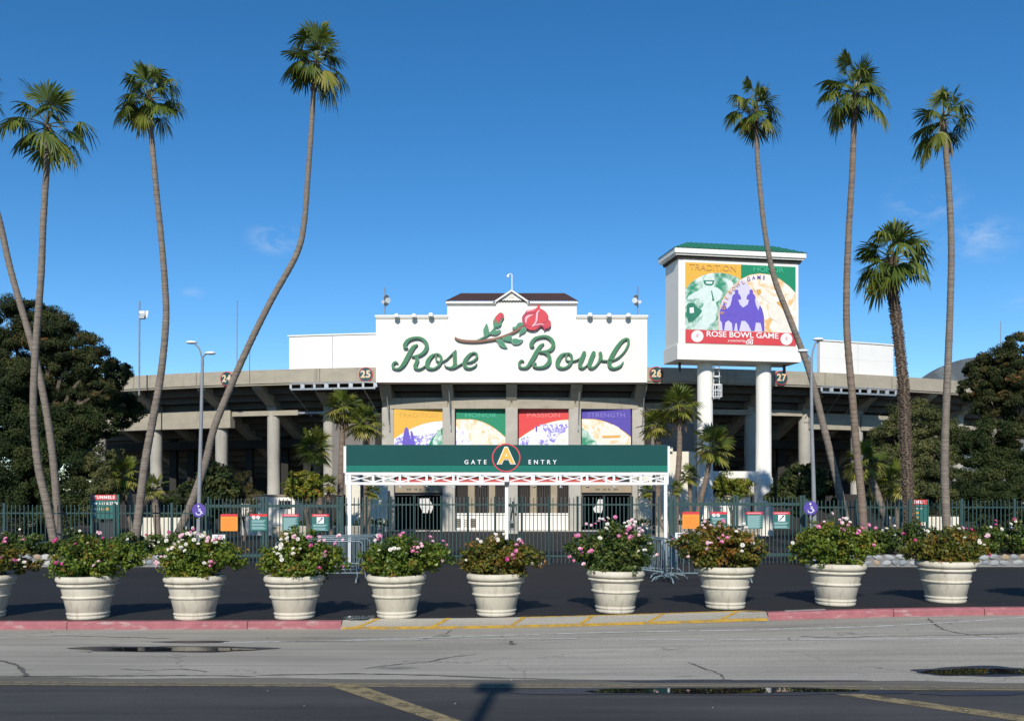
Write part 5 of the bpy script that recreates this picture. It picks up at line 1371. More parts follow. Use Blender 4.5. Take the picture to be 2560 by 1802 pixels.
def access_sign(xd, yd, label):
    Y = 28.78; c = W(xd, yd, Y); r_ = 15.5 * S * Y / F
    t_ = thing('access_sign', label, 'sign', (c.x, Y, 0.2))
    mb = MB(); mb.prism([(c.x + r_ * math.cos(6.283 * k / 40), c.z + r_ * math.sin(6.283 * k / 40)) for k in range(40)], lambda a, b: (a, Y, b), lambda a, b: (a, Y + 0.012, b)); mb.build('disc', M_blue, t_)
    u = r_ / 60.0; yf = Y - 0.004
    def Q(x, y): return (c.x + x * u, yf, c.z - y * u)
    def line(pts, w): 
        mb = MB()
        for a, b in zip(pts[:-1], pts[1:]): mb.bar(Q(*a), Q(*b), 0.004, w * u)
        return mb
    pw = MB(); pw.prism([(c.x + u * (-4 + 8 * math.cos(6.283 * k / 16)), c.z + u * (36 + 8 * math.sin(6.283 * k / 16))) for k in range(16)], lambda a, b: (a, yf - 0.002, b), lambda a, b: (a, yf + 0.003, b)); pw.build('symbol_head', M_signwhite, t_)
    line([(-5, -26), (-2, 4), (14, 4), (24, 26), (32, 22)], 9).build('symbol_body', M_signwhite, t_)
    line([(-4, -12), (16, -10)], 6).build('symbol_arm', M_signwhite, t_)
    mb = MB(); arc = [(-2 + 24 * math.cos(t), 16 + 24 * math.sin(t)) for t in [R(-40 + 0) - R(90) * 0 + R(20) + (R(215)) * k / 14 for k in range(15)]]
    for a, b in zip(arc[:-1], arc[1:]): mb.bar(Q(*a), Q(*b), 0.0045, 7 * u)
    mb.build('symbol_wheel', M_signwhite, t_)
    MB().box(c.x - 0.02, Y + 0.013, 0.2, c.x + 0.02, Y + 0.045, c.z + r_ * 0.6).build('sign_post', M_greypole, t_)
access_sign(446, 1143.5, 'round purple-blue wheelchair access sign in front of the left lamp post')
access_sign(1818, 1138.5, 'round purple-blue wheelchair access sign beside the right lamp post')
# lamp post behind the viewer, whose shadow reaches into the car park
lp = thing('car_park_lamp', 'tall car park lamp post behind the viewer, seen only by its shadow', 'lamp post', (-1.57, -2.5, 0))
mb = MB(); mb.tube([(-1.57, -2.5, 0), (-1.57, -2.5, 9.55)], [0.085, 0.07], 12); mb.build('pole', M_greypole, lp, smooth=True)
MB().box(-1.81, -2.75, 9.55, -1.33, -2.25, 9.66).build('lamp_head', M_darksteel, lp, bevel=0.03)

# ================================================================== DIRECTION SIGNS
def tunnel_sign(xd0, xd1, yd0, yd1, Y, rows_, label):
    xa, xb, za, zb_ = Wx(xd0, Y), Wx(xd1, Y), Wz(yd1, Y), Wz(yd0, Y); w = xb - xa; h = zb_ - za
    t_ = thing('direction_sign', label, 'sign', ((xa + xb) / 2, Y, 0.13), 'tunnel direction signs')
    for x in (xa + 0.03, xb - 0.03): MB().box(x - 0.035, Y + 0.0, 0.1, x + 0.035, Y + 0.08, zb_ + 0.01).build('post', M_signgreen, t_)
    MB().box(xa + 0.07, Y - 0.02, za, xb - 0.07, Y + 0.05, zb_ - h * 0.22).build('board', M_signgreen, t_)
    MB().box(xa + 0.07, Y - 0.025, zb_ - h * 0.21, xb - 0.07, Y + 0.05, zb_).build('header', M_red, t_)
    MB().box(xa + 0.1, Y + 0.02, 0.3, xb - 0.1, Y + 0.05, za - 0.12).build('lower_panel', M_darksteel, t_)
    place_text('lettering', 'TUNNELS', h * 0.17, M_signwhite, t_, ((xa + xb) / 2, Y - 0.03, zb_ - h * 0.105), depth=0.006, bold=0.006, spacing=1.25)
    for k, (ar, tx) in enumerate(rows_):
        zc = zb_ - h * (0.36 + 0.23 * k)
        if tx: place_text('lettering', tx, h * 0.15, M_gold if k else M_peach, t_, (xa + w * 0.30, Y - 0.026, zc), depth=0.006, bold=0.004, align='LEFT')
        cx = xa + w * 0.19; s_ = h * 0.075; mb = MB()
        pts = [(-1, -0.25), (0, -0.25), (0, -0.8), (1, 0), (0, 0.8), (0, 0.25), (-1, 0.25)]
        if ar == '<': pts = [(-x, y) for x, y in pts]
        if ar == '^': pts = [(0.7 * x - 0.7 * y, 0.7 * x + 0.7 * y) for x, y in pts]
        mb.prism([(cx + x * s_, zc + y * s_) for x, y in pts], lambda a, b: (a, Y - 0.028, b), lambda a, b: (a, Y - 0.0205, b)); mb.build('arrow', M_signwhite, t_)
tunnel_sign(203, 266, 1109, 1163, 33.0, [('>', '1-11 & 27-28'), ('<', '12 - 18'), ('^', '')], 'green and red TUNNELS direction sign behind the left picket fence')
tunnel_sign(2018, 2082, 1120, 1170, 33.0, [('>', '1-11 & 28'), ('<', '12 - 24'), ('^', '25 - 27')], 'green and red TUNNELS direction sign half hidden behind the shaggy palm')

# ================================================================== CROWD BARRIERS
def barrier_parts(L_=2.1, H_=1.0):
    fr = MB(); pts = [(0, 0, 0.22), (0, 0, H_ - 0.06), (0.06, 0, H_), (L_ - 0.06, 0, H_), (L_, 0, H_ - 0.06), (L_, 0, 0.22), (0, 0, 0.22)]
    fr.tube(pts, 0.019, 6); 
    out_ = [('frame', fr.v, fr.f)]
    n = 15
    for i in range(1, n):
        b_ = MB(); b_.tube([(L_ * i / n, 0, 0.22), (L_ * i / n, 0, H_)], 0.008, 5, cap=False); out_.append(('bar', b_.v, b_.f))
    for x in (0.12, L_ - 0.12):
        ft = MB(); ft.tube([(x, 0, 0.25), (x, 0, 0.12)], 0.019, 6); ft.tube([(x, -0.30, 0.0), (x, -0.20, 0.10), (x, 0, 0.125), (x, 0.20, 0.10), (x, 0.30, 0.0)], 0.019, 6); out_.append(('foot', ft.v, ft.f))
    res = []
    for nm, v, f in out_:
        me = bpy.data.meshes.new(nm); me.from_pydata(v, [], f); me.materials.append(M_barrier); me.shade_smooth(); res.append((nm, me))
    return res
M_barrier = mat('barrier_zinc', (0.20, 0.27, 0.30), 0.45, var=0.2, scale=6, metal=0.25)
BAR = barrier_parts()
def barrier(px, py, rz, label, yy=None):
    p = hit(px, py, True); p.z = plaza_z(p.x, p.y) + 0.02
    t_ = thing('crowd_barrier', label, 'barrier', p, 'steel crowd barriers'); t_.rotation_euler = (0, 0, R(rz))
    for nm, me in BAR:
        o = bpy.data.objects.new(nm, me); COL.objects.link(o); o.parent = t_
barrier(690, 1457, 2, 'steel crowd barrier, front one of the left group beside a planter')
barrier(715, 1449, 12, 'steel crowd barrier, second from the front in the left group')
barrier(740, 1441, 20, 'steel crowd barrier, third from the front in the left group')
barrier(770, 1434, 27, 'steel crowd barrier, rearmost in the left group near the canopy post')
barrier(1664, 1458, 3, 'steel crowd barrier, front one of the right group behind a planter')
barrier(1662, 1455, 118, 'steel crowd barrier turned end-on, front left in the right group')
barrier(1672, 1452, 100, 'steel crowd barrier turned end-on, middle of the right group')
barrier(1690, 1450, 84, 'steel crowd barrier turned end-on, rear of the right group')
barrier(1655, 1446, 128, 'steel crowd barrier turned away, leftmost of the right group')

# ================================================================== STATUE
YSt = 50.5
def SP(x, y, dy=0.0): p = PS(1180 + x / 6.733, 1180 + y / 6.733, YSt); return Vector((p.x, YSt + dy, p.z))
st_ = thing('statue', 'dark bronze statue of a standing figure on a plinth at the entrance', 'statue', (SP(680, 970).x, YSt, 0.13))
sk = {'pelvis': (SP(688, 650), .085), 'waist': (SP(690, 610), .07), 'chest': (SP(692, 560), .105), 'neck': (SP(690, 528), .042), 'head': (SP(688, 505), .065), 'crown': (SP(688, 488), .06),
      'shl': (SP(650, 552), .05), 'ell': (SP(610, 580, -.05), .036), 'hal': (SP(560, 560, -.1), .028), 'hal2': (SP(515, 545, -.12), .024),
      'shr': (SP(735, 550), .05), 'elr': (SP(748, 610), .036), 'har': (SP(742, 680, -.04), .028),
      'hil': (SP(672, 665), .06), 'knl': (SP(664, 740, -.03), .045), 'anl': (SP(658, 810), .030), 'tol': (SP(650, 822, -.09), .026),
      'hir': (SP(704, 665), .06), 'knr': (SP(704, 740, -.02), .045), 'anr': (SP(700, 810), .030), 'tor': (SP(698, 822, -.09), .026)}
names = list(sk); ed = [('pelvis', 'waist'), ('waist', 'chest'), ('chest', 'neck'), ('neck', 'head'), ('head', 'crown'), ('chest', 'shl'), ('shl', 'ell'), ('ell', 'hal'), ('hal', 'hal2'), ('chest', 'shr'), ('shr', 'elr'), ('elr', 'har'), ('pelvis', 'hil'), ('hil', 'knl'), ('knl', 'anl'), ('anl', 'tol'), ('pelvis', 'hir'), ('hir', 'knr'), ('knr', 'anr'), ('anr', 'tor')]
me = bpy.data.meshes.new('figure'); me.from_pydata([sk[n_][0] for n_ in names], [(names.index(a), names.index(b)) for a, b in ed], []); me.materials.append(M_bronze)
fo = bpy.data.objects.new('figure', me); COL.objects.link(fo); fo.parent = st_; fo.location = -wloc(st_)
fo.modifiers.new('skin', 'SKIN'); ss_ = fo.modifiers.new('sub', 'SUBSURF'); ss_.levels = 2; ss_.render_levels = 2
for i, n_ in enumerate(names):
    fo.data.skin_vertices[0].data[i].radius = (sk[n_][1], sk[n_][1] * 0.85)
fo.data.skin_vertices[0].data[0].use_root = True
c = SP(482, 525, -.12); mb = MB(); mb.lathe([(0, .09), (.06, .08), (.09, .03), (.09, -.03), (.07, -.07), (0, -.08)], 14, c); mb.build('helmet', M_bronze, st_, smooth=True)
c = SP(738, 705, -.06); mb = MB(); mb.lathe([(0, .10), (.035, .07), (.055, 0), (.035, -.07), (0, -.10)], 12, c); mb.build('ball', M_bronze, st_, smooth=True)
z0_, z1_ = SP(0, 972).z, SP(0, 823).z; cx = SP(672, 0).x
pl_ = MB().box(cx - 0.16, YSt - 0.16, z0_, cx + 0.16, YSt + 0.16, z1_).build('plinth', mat('grey_granite', (0.25, 0.26, 0.25), 0.5, var=0.3, scale=8), st_, bevel=0.01)
MB().box(cx - 0.11, YSt - 0.175, z0_ + 0.12, cx + 0.11, YSt - 0.161, z1_ - 0.1).build('plaque', M_bronze, pl_)
MB().box(cx - 0.3, YSt - 0.3, 0.1, cx + 0.3, YSt + 0.3, z0_ - 0.001).build('step', M_conc2, st_)
# ================================================================== VEGETATION
def leaf_object(name, P, size, tone, m, parent, rng, out=None, aspect=0.5, upb=0.4, outb=0.6, droop=0.0, fold=0.12):
    """many small leaf faces as one mesh: P (N,3) world, size (N,), tone (N,)"""
    N = len(P); size = np.broadcast_to(size, (N,))
    nrm = rng.normal(size=(N, 3))
    if out is not None: nrm += outb * 2 * out
    nrm[:, 2] += upb
    nrm /= np.linalg.norm(nrm, axis=1)[:, None] + 1e-9
    ax = rng.normal(size=(N, 3)); ax[:, 2] -= droop
    ax -= nrm * np.sum(ax * nrm, axis=1)[:, None]; ax /= np.linalg.norm(ax, axis=1)[:, None] + 1e-9
    sd = np.cross(nrm, ax); L_ = size[:, None]
    V = np.empty((N, 4, 3), np.float32)
    V[:, 0] = P - ax * L_ * 0.5; V[:, 2] = P + ax * L_ * 0.5 - nrm * L_ * fold
    V[:, 1] = P + sd * L_ * aspect * 0.5 - ax * L_ * 0.05 + nrm * L_ * fold; V[:, 3] = P - sd * L_ * aspect * 0.5 - ax * L_ * 0.05 + nrm * L_ * fold
    base = np.array(wloc(parent)) if parent is not None else np.zeros(3)
    V -= base[None, None, :]
    me = bpy.data.meshes.new(name)
    me.vertices.add(N * 4); me.vertices.foreach_set('co', V.reshape(-1))
    me.loops.add(N * 4); me.loops.foreach_set('vertex_index', np.arange(N * 4, dtype=np.int32))
    me.polygons.add(N); me.polygons.foreach_set('loop_start', np.arange(0, N * 4, 4, dtype=np.int32)); me.polygons.foreach_set('loop_total', np.full(N, 4, np.int32))
    a = me.attributes.new('tone', 'FLOAT', 'POINT'); a.data.foreach_set('value', np.repeat(np.clip(tone, 0, 1), 4).astype(np.float32))
    me.materials.append(m); me.update(); me.validate()
    o = bpy.data.objects.new(name, me); COL.objects.link(o)
    if parent is not None: o.parent = parent
    return o
def clump_points(rng, ells, per, sub=26, subr=0.32, shell=0.55, tone_spread=0.22):
    """points spread in uneven clumps through ellipsoids (cx,cy,cz,rx,ry,rz); returns P, outward, tone"""
    PP, OO, TT = [], [], []
    for (cx, cy, cz, rx, ry, rz) in ells:
        rad = np.array((rx, ry, rz)); n = max(20, int(per * (rx * ry * rz) ** (2 / 3)))
        d = rng.normal(size=(sub, 3)); d /= np.linalg.norm(d, axis=1)[:, None]
        rr = shell + (1.06 - shell) * rng.random(sub)[:, None] ** 0.5
        C = d * rr; tn = rng.normal(0.5, tone_spread, sub); sr = subr * (0.6 + 0.9 * rng.random(sub))
        k = rng.integers(0, sub, n)
        q = rng.normal(size=(n, 3)); q /= np.linalg.norm(q, axis=1)[:, None] + 1e-9
        q *= (rng.random(n) ** 0.45)[:, None] * sr[k][:, None]
        L_ = C[k] + q * np.array((1, 1, 0.75))
        PP.append(L_ * rad + np.array((cx, cy, cz)))
        o = q / (np.linalg.norm(q, axis=1)[:, None] + 1e-9) + 0.7 * L_; o /= np.linalg.norm(o, axis=1)[:, None] + 1e-9
        OO.append(o); TT.append(tn[k] + rng.normal(0, 0.13, n))
    return np.concatenate(PP), np.concatenate(OO), np.concatenate(TT)

# ---- fan palms -----------------------------------------------------------
M_frond = leafmat('palm_frond', [(0.0, (0.026, 0.046, 0.010)), (0.45, (0.078, 0.115, 0.018)), (0.75, (0.17, 0.18, 0.026)), (1.0, (0.30, 0.26, 0.07))], 0.45, 0.20)
M_petiole = mat('petiole', (0.16, 0.17, 0.05), 0.5, var=0.3)
M_dead = leafmat('dead_frond', [(0.0, (0.16, 0.10, 0.05)), (1.0, (0.32, 0.22, 0.12))], 0.8, 0.1)
def frond_mesh(seed, el, droop, tone, m=None, nl=26, narrow=1.0, Lp=0.5, Lb=0.5, split=0.55):
    """fan leaf leaving the crown at elevation el (degrees); the petiole sags and the tips hang under gravity"""
    rg = random.Random(seed); V, Fs, T, MI = [], [], [], []
    seg = 5; e = R(el); c = Vector((0, 0, 0)); path = [c.copy()]; ea = e
    for i in range(seg):
        c = c + Vector((math.cos(ea), 0, math.sin(ea))) * Lp / seg; path.append(c.copy()); ea -= R(3.5 + 5 * droop) * max(0.25, math.cos(ea))
    for i, p in enumerate(path):
        w = 0.020 * (1 - 0.6 * i / seg)
        for k in range(3):
            a = 2 * math.pi * k / 3; V.append(p + Vector((-math.sin(ea) * math.sin(a) * w, math.cos(a) * w, math.cos(ea) * math.sin(a) * w))); T.append(0.75)
    for i in range(seg):
        for k in range(3): Fs.append((i * 3 + k, i * 3 + (k + 1) % 3, i * 3 + 3 + (k + 1) % 3, i * 3 + 3 + k)); MI.append(0)
    hub = path[-1]; fx = Vector((math.cos(ea), 0, math.sin(ea))); fy = Vector((0, 1, 0)); fz = fx.cross(fy)
    if fz.z < 0: fz = -fz
    span = R(120) * narrow; da = 2 * span / (nl - 1); rollt = rg.uniform(-.35, .35)
    for j in range(nl):
        a = -span + da * j + rg.uniform(-.03, .03); L_ = Lb * (0.72 + 0.28 * math.cos(a * 0.85)) * rg.uniform(0.82, 1.10)
        d = fx * math.cos(a) + (fy * math.cos(rollt) + fz * math.sin(rollt)) * math.sin(a); d = (d - fz * 0.22 * abs(math.sin(a))).normalized()
        s_ = d.cross(fz).normalized(); b = len(V); tn = tone + rg.gauss(0, 0.10); tip = droop * rg.uniform(0.6, 1.5)
        V.append(hub); T.append(tn)
        def at(r_):
            q = max(0.0, r_ - 0.38); g = tip * q ** 1.35 * 1.7
            return hub + d * L_ * (r_ - 0.45 * min(1.0, tip) * q) + Vector((0, 0, -L_ * g))
        for r_, wf in ((0.32, 1.0), (0.60, 0.86), (0.82, 0.42)):
            h = L_ * min(r_, split) * da * 0.5 * wf * 1.05; c = at(r_); V.append(c - s_ * h + fz * 0.006); V.append(c + s_ * h - fz * 0.006); T += [tn - 0.05, tn + 0.05]
        V.append(at(1.0)); T.append(tn + 0.15)
        Fs += [(b, b + 1, b + 2), (b + 1, b + 3, b + 4, b + 2), (b + 3, b + 5, b + 6, b + 4), (b + 5, b + 7, b + 6)]; MI += [1] * 4
    me = bpy.data.meshes.new('frond'); me.from_pydata([tuple(v) for v in V], [], Fs)
    me.materials.append(M_petiole); me.materials.append(m or M_frond); me.polygons.foreach_set('material_index', MI)
    at_ = me.attributes.new('tone', 'FLOAT', 'POINT'); at_.data.foreach_set('value', [min(1, max(0, t)) for t in T]); me.update()
    return me
ELS = [84, 70, 56, 42, 28, 14, 0, -14, -28, -42]
FRB = {e: [frond_mesh(100 + e * 7 + k, e, (0.26 + 0.20 * k) if e < 60 else 0.15, 0.36 + 0.10 * k + (0.28 if e < -20 else 0.0) * (k % 2 + 0.4), Lp=(0.40, 0.50, 0.60)[k], Lb=(0.56, 0.54, 0.48)[k], split=0.70) for k in range(3)] for e in ELS}
FRS = {e: [frond_mesh(400 + e * 7 + k, e, 0.08 + 0.08 * k, 0.46 + 0.10 * k + (0.25 if e < 5 else 0.0), Lp=0.38 + 0.06 * k, Lb=0.62, nl=20, split=0.52) for k in range(3)] for e in ELS}
FR_DEAD = [frond_mesh(30 + i, -62, 0.5, 0.5, M_dead, narrow=0.26, nl=14, Lp=0.45) for i in range(2)]
def palm_bark(name, c1, c2, ringscale):
    m = bpy.data.materials.new(name); m.use_nodes = True; nt = m.node_tree; L = nt.links.new; b = nt.nodes['Principled BSDF']; b.inputs['Roughness'].default_value = 0.9
    t = nt.nodes.new('ShaderNodeTexCoord'); mp_ = nt.nodes.new('ShaderNodeMapping'); mp_.inputs['Scale'].default_value = (0.6, 0.6, ringscale)
    n = nt.nodes.new('ShaderNodeTexNoise'); n.inputs['Scale'].default_value = 1.0; n.inputs['Detail'].default_value = 4; L(t.outputs['Object'], mp_.inputs['Vector']); L(mp_.outputs['Vector'], n.inputs['Vector'])
    n2 = nt.nodes.new('ShaderNodeTexNoise'); n2.inputs['Scale'].default_value = 9; n2.inputs['Detail'].default_value = 6; L(t.outputs['Object'], n2.inputs['Vector'])
    mx = nt.nodes.new('ShaderNodeMix'); mx.data_type = 'FLOAT'; mx.inputs[0].default_value = 0.35; L(n.outputs['Fac'], mx.inputs[2]); L(n2.outputs['Fac'], mx.inputs[3])
    r = nt.nodes.new('ShaderNodeValToRGB'); r.color_ramp.elements[0].position = 0.36; r.color_ramp.elements[1].position = 0.62; r.color_ramp.elements[0].color = tuple(c2) + (1,); r.color_ramp.elements[1].color = tuple(c1) + (1,)
    L(mx.outputs[0], r.inputs['Fac']); L(r.outputs['Color'], b.inputs['Base Color'])
    bp = nt.nodes.new('ShaderNodeBump'); bp.inputs['Strength'].default_value = 0.7; bp.inputs['Distance'].default_value = 0.03; L(mx.outputs[0], bp.inputs['Height']); L(bp.outputs['Normal'], b.inputs['Normal'])
    return m
M_palm = palm_bark('palm_bark', (0.235, 0.195, 0.155), (0.125, 0.100, 0.080), 26.0)
M_palm2 = palm_bark('brown_palm_bark', (0.235, 0.175, 0.130), (0.120, 0.086, 0.064), 26.0)
M_boot = mat('leaf_base_brown', (0.19, 0.135, 0.095), 0.9, col2=(0.055, 0.04, 0.03), scale=12)
def palm(label, Y, path, grow, rd, r0, r1, nfr, seed, group, shag=False, dead=0, bark=None, small=False, zfoot=0.3):
    rg = random.Random(seed); P = [W(x, y, Y) for x, y in path]
    d = (P[-1] - P[-2]).normalized()
    if P[-1].z > zfoot + 0.1: P.append(P[-1] + d * ((P[-1].z - zfoot + 0.25) / max(0.3, -d.z)))
    G_ = W(*grow, Y); base = P[-1]
    t_ = thing('palm_tree', label, 'palm', (base.x, base.y, zfoot), group)
    C = [Vector(c) for c in catmull([G_ + Vector((0, 0, -0.05))] + P, 10 if small else 26)][::-1]; n = len(C)
    rads = [(r0 + (r1 - r0) * (i / (n - 1)) ** 0.8) * (1 + 0.03 * math.sin(i * 2.1) + rg.uniform(-.035, .035)) * (1.25 if i == 0 else 1.0) for i in range(n)]
    mb = MB(); mb.tube(C, rads, 12); mb.build('trunk', bark or M_palm, t_, smooth=True, angle=180)
    sc = rd * S * Y / F * (1.14 if small else 1.0)
    # dark boot zone under the crown with cut leaf bases
    mb = MB(); top = C[-1]; k0 = n - 1 - max(2, n // 11) if not shag else 2
    acc = 0.0; step = r1 * (0.55 if not shag else 0.42)
    for i in range(k0, n - 1):
        a, b = C[i], C[i + 1]; seg = (b - a).length; m_ = max(1, int(seg / step))
        for j in range(m_):
            c = a.lerp(b, j / m_); ax = (b - a).normalized(); rr = rads[i]
            u = Vector((1, 0, 0)); u = (u - ax * u.dot(ax)).normalized(); v = ax.cross(u)
            for q in range(8 if not shag else 9):
                t = 6.2832 * (q + 0.5 * (j % 2)) / 9 + rg.uniform(-.2, .2); o = u * math.cos(t) + v * math.sin(t)
                l = rr * rg.uniform(0.5, 1.0) * (1.0 if not shag else 0.85)
                mb.bar(c + o * rr * 0.8, c + o * (rr + l * 0.45) + ax * l * 0.9, rr * 0.34, rr * 0.14, up=o)
    stuff(mb.build('leaf_bases', M_boot, t_))
    ga = 2.39996; off = rg.uniform(0, 6.28); FRX = FRS if small else FRB
    for i in range(nfr):
        f = (i + 0.5) / nfr; el = 88 - 122 * f ** 0.92 + rg.uniform(-8, 8); az = off + ga * i + rg.uniform(-.35, .35)
        e = min(ELS, key=lambda q: abs(q - el)); me = rg.choice(FRX[e])
        s_ = sc * rg.uniform(0.86, 1.14)
        inst('frond', me, t_, G_ + Vector((0, 0, -0.12 * sc * f)), (0, 0, az), (s_, s_ * rg.uniform(0.9, 1.1), s_))
    for i in range(dead):
        az = R((-15, 195, 100)[i % 3]) + rg.uniform(-.2, .2); s_ = sc * 0.95
        inst('dead_frond', rg.choice(FR_DEAD), t_, G_ + Vector((0, 0, -0.12 * sc)), (0, 0, az), (s_, s_, s_))
    return t_
TG = 'tall fan palms in front of the stadium'
palm('tall fan palm at the left edge with its crown cut by the frame', 31.8, [(-52, 290), (-26, 410), (0, 500), (25, 610), (72, 775), (100, 900), (120, 1040), (133, 1215)], (-72, 200), 90, 0.13, 0.085, 24, 1, TG)
palm('tall fan palm with sparse crown and long bare stalks, second from the left', 29.6, [(106, 350), (97, 500), (92, 620), (80, 780), (75, 920), (85, 1040), (105, 1130), (120, 1210)], (106, 276), 108, 0.135, 0.085, 18, 2, TG)
palm('tall fan palm with gently bowed trunk between the left trees and the lamp post', 29.6, [(338, 285), (350, 420), (362, 540), (370, 640), (372, 720), (362, 830), (345, 930), (325, 1040), (306, 1195)], (335, 217), 90, 0.14, 0.075, 23, 3, TG)
palm('tallest fan palm with a strongly bent trunk leaning left of the sign wall', 31.8, [(704, 195), (698, 290), (690, 400), (682, 500), (665, 570), (610, 670), (560, 770), (520, 860), (480, 960), (460, 1040), (432, 1120), (400, 1195)], (711, 132), 88, 0.15, 0.075, 26, 4, TG)
palm('tall fan palm whose bent trunk crosses the billboard', 31.8, [(1695, 295), (1702, 400), (1715, 520), (1735, 620), (1765, 700), (1798, 785), (1820, 850), (1845, 950), (1870, 1050), (1896, 1165)], (1695, 244), 76, 0.14, 0.07, 24, 5, TG)
palm('tall straight fan palm with full crown right of the billboard', 29.6, [(1916, 260), (1910, 400), (1903, 520), (1898, 660), (1900, 760), (1912, 900), (1920, 1000), (1930, 1100), (1936, 1180)], (1919, 203), 92, 0.14, 0.08, 28, 6, TG, bark=M_palm2)
palm('tall fan palm with dead hanging fronds, rightmost of all', 29.6, [(2120, 330), (2128, 430), (2133, 560), (2130, 700), (2125, 830), (2120, 950), (2118, 1060), (2122, 1175)], (2114, 268), 82, 0.14, 0.078, 20, 7, TG, dead=2)
palm('shorter thick fan palm with shaggy trunk between the rightmost palms', 31.8, [(1997, 615), (2010, 720), (2025, 860), (2030, 980), (2036, 1120)], (2001, 578), 106, 0.16, 0.15, 26, 8, TG, shag=True, bark=M_boot)
SG = 'small palms at the stadium entrance'
for lab, Y, path, grow, rd, r0, r1, nf, dd in (
    ('small palm with dead skirt left of the green fascia, taller of the pair', 46, [(768, 948), (767, 1000), (763, 1110)], (768, 912), 45, 0.16, 0.13, 30, 2),
    ('small palm rising behind the left end of the green fascia', 45, [(820, 985), (821, 1040), (822, 1130)], (818, 945), 44, 0.17, 0.14, 28, 1),
    ('small palm above the yellow-green shrub left of the canopy', 46, [(709, 1042), (712, 1080), (716, 1120)], (705, 1003), 46, 0.16, 0.13, 30, 1),
    ('small tall palm right of the green fascia beside the billboard column', 46, [(1524, 950), (1523, 1020), (1517, 1110)], (1525, 908), 48, 0.15, 0.12, 30, 2),
    ('small palm rising behind the right end of the green fascia', 47, [(1472, 985), (1474, 1040), (1476, 1130)], (1470, 952), 42, 0.14, 0.11, 26, 1),
    ('small leaning palm in front of the left billboard column', 45, [(1592, 1025), (1584, 1070), (1570, 1125)], (1597, 1000), 50, 0.13, 0.11, 28, 0),
    ('dwarf palm beside the yellow-green shrub left of the canopy', 45, [(736, 1095), (738, 1130)], (736, 1085), 27, 0.10, 0.09, 18, 0),
    ('dwarf leaning palm in front of the left cream wall', 44, [(833, 1108), (830, 1130), (822, 1170)], (835, 1101), 22, 0.09, 0.08, 20, 0),
    ('dwarf leaning palm in front of the right cream wall', 44, [(1453, 1110), (1462, 1135), (1478, 1165)], (1450, 1100), 22, 0.09, 0.08, 20, 0),
    ('dwarf palm right of the canopy, upper of two', 46, [(1546, 1078), (1548, 1120)], (1545, 1066), 27, 0.10, 0.09, 20, 0),
    ('dwarf palm right of the canopy, lower of two', 45, [(1518, 1102), (1518, 1135)], (1518, 1094), 20, 0.09, 0.08, 18, 0),
    ('bushy low palm behind the bowed trunk left of the lamp post', 38, [(283, 1085), (290, 1130)], (280, 1062), 42, 0.16, 0.14, 26, 0),
    ('dark low palm just left of the lamp post', 36, [(346, 1105), (350, 1150)], (345, 1092), 32, 0.13, 0.12, 20, 0),
    ('low palm with dark leaning trunk right of the lamp post', 36, [(1945, 1060), (1960, 1090), (1978, 1140)], (1938, 1035), 50, 0.15, 0.13, 28, 0),
    ('low bushy palm behind the shaggy palm trunk', 36, [(2012, 1095), (2014, 1140)], (2010, 1080), 48, 0.15, 0.13, 26, 0)):
    palm(lab, Y, path, grow, rd, r0, r1, nf, int(grow[0]), SG, dead=dd, bark=M_palm2 if Y > 44 else None, zfoot=0.13, small=True)

# ---- trees and shrubs ----------------------------------------------------
def L3(*c): return [(p, q) for p, q in c]
M_eucleaf = leafmat('eucalyptus_leaf', [(0.0, (0.020, 0.030, 0.014)), (0.5, (0.048, 0.060, 0.024)), (0.82, (0.095, 0.098, 0.034)), (0.96, (0.14, 0.085, 0.035)), (1.0, (0.24, 0.11, 0.045))], 0.75, 0.12, 0.08)
M_oakleaf = leafmat('olive_leaf', [(0.0, (0.042, 0.054, 0.022)), (0.5, (0.095, 0.108, 0.042)), (1.0, (0.17, 0.165, 0.06))], 0.75, 0.12, 0.08)
M_darkleaf = leafmat('dark_leaf', [(0.0, (0.016, 0.028, 0.012)), (0.5, (0.034, 0.052, 0.018)), (1.0, (0.075, 0.085, 0.028))], 0.7, 0.12, 0.10)
M_limeleaf = leafmat('yellow_green_leaf', [(0.0, (0.07, 0.10, 0.012)), (0.6, (0.20, 0.23, 0.026)), (0.9, (0.36, 0.30, 0.035)), (1.0, (0.44, 0.20, 0.04))], 0.5, 0.2)
M_brownleaf = leafmat('brownish_leaf', [(0.0, (0.045, 0.045, 0.014)), (0.6, (0.09, 0.085, 0.022)), (1.0, (0.16, 0.11, 0.04))], 0.5, 0.15)
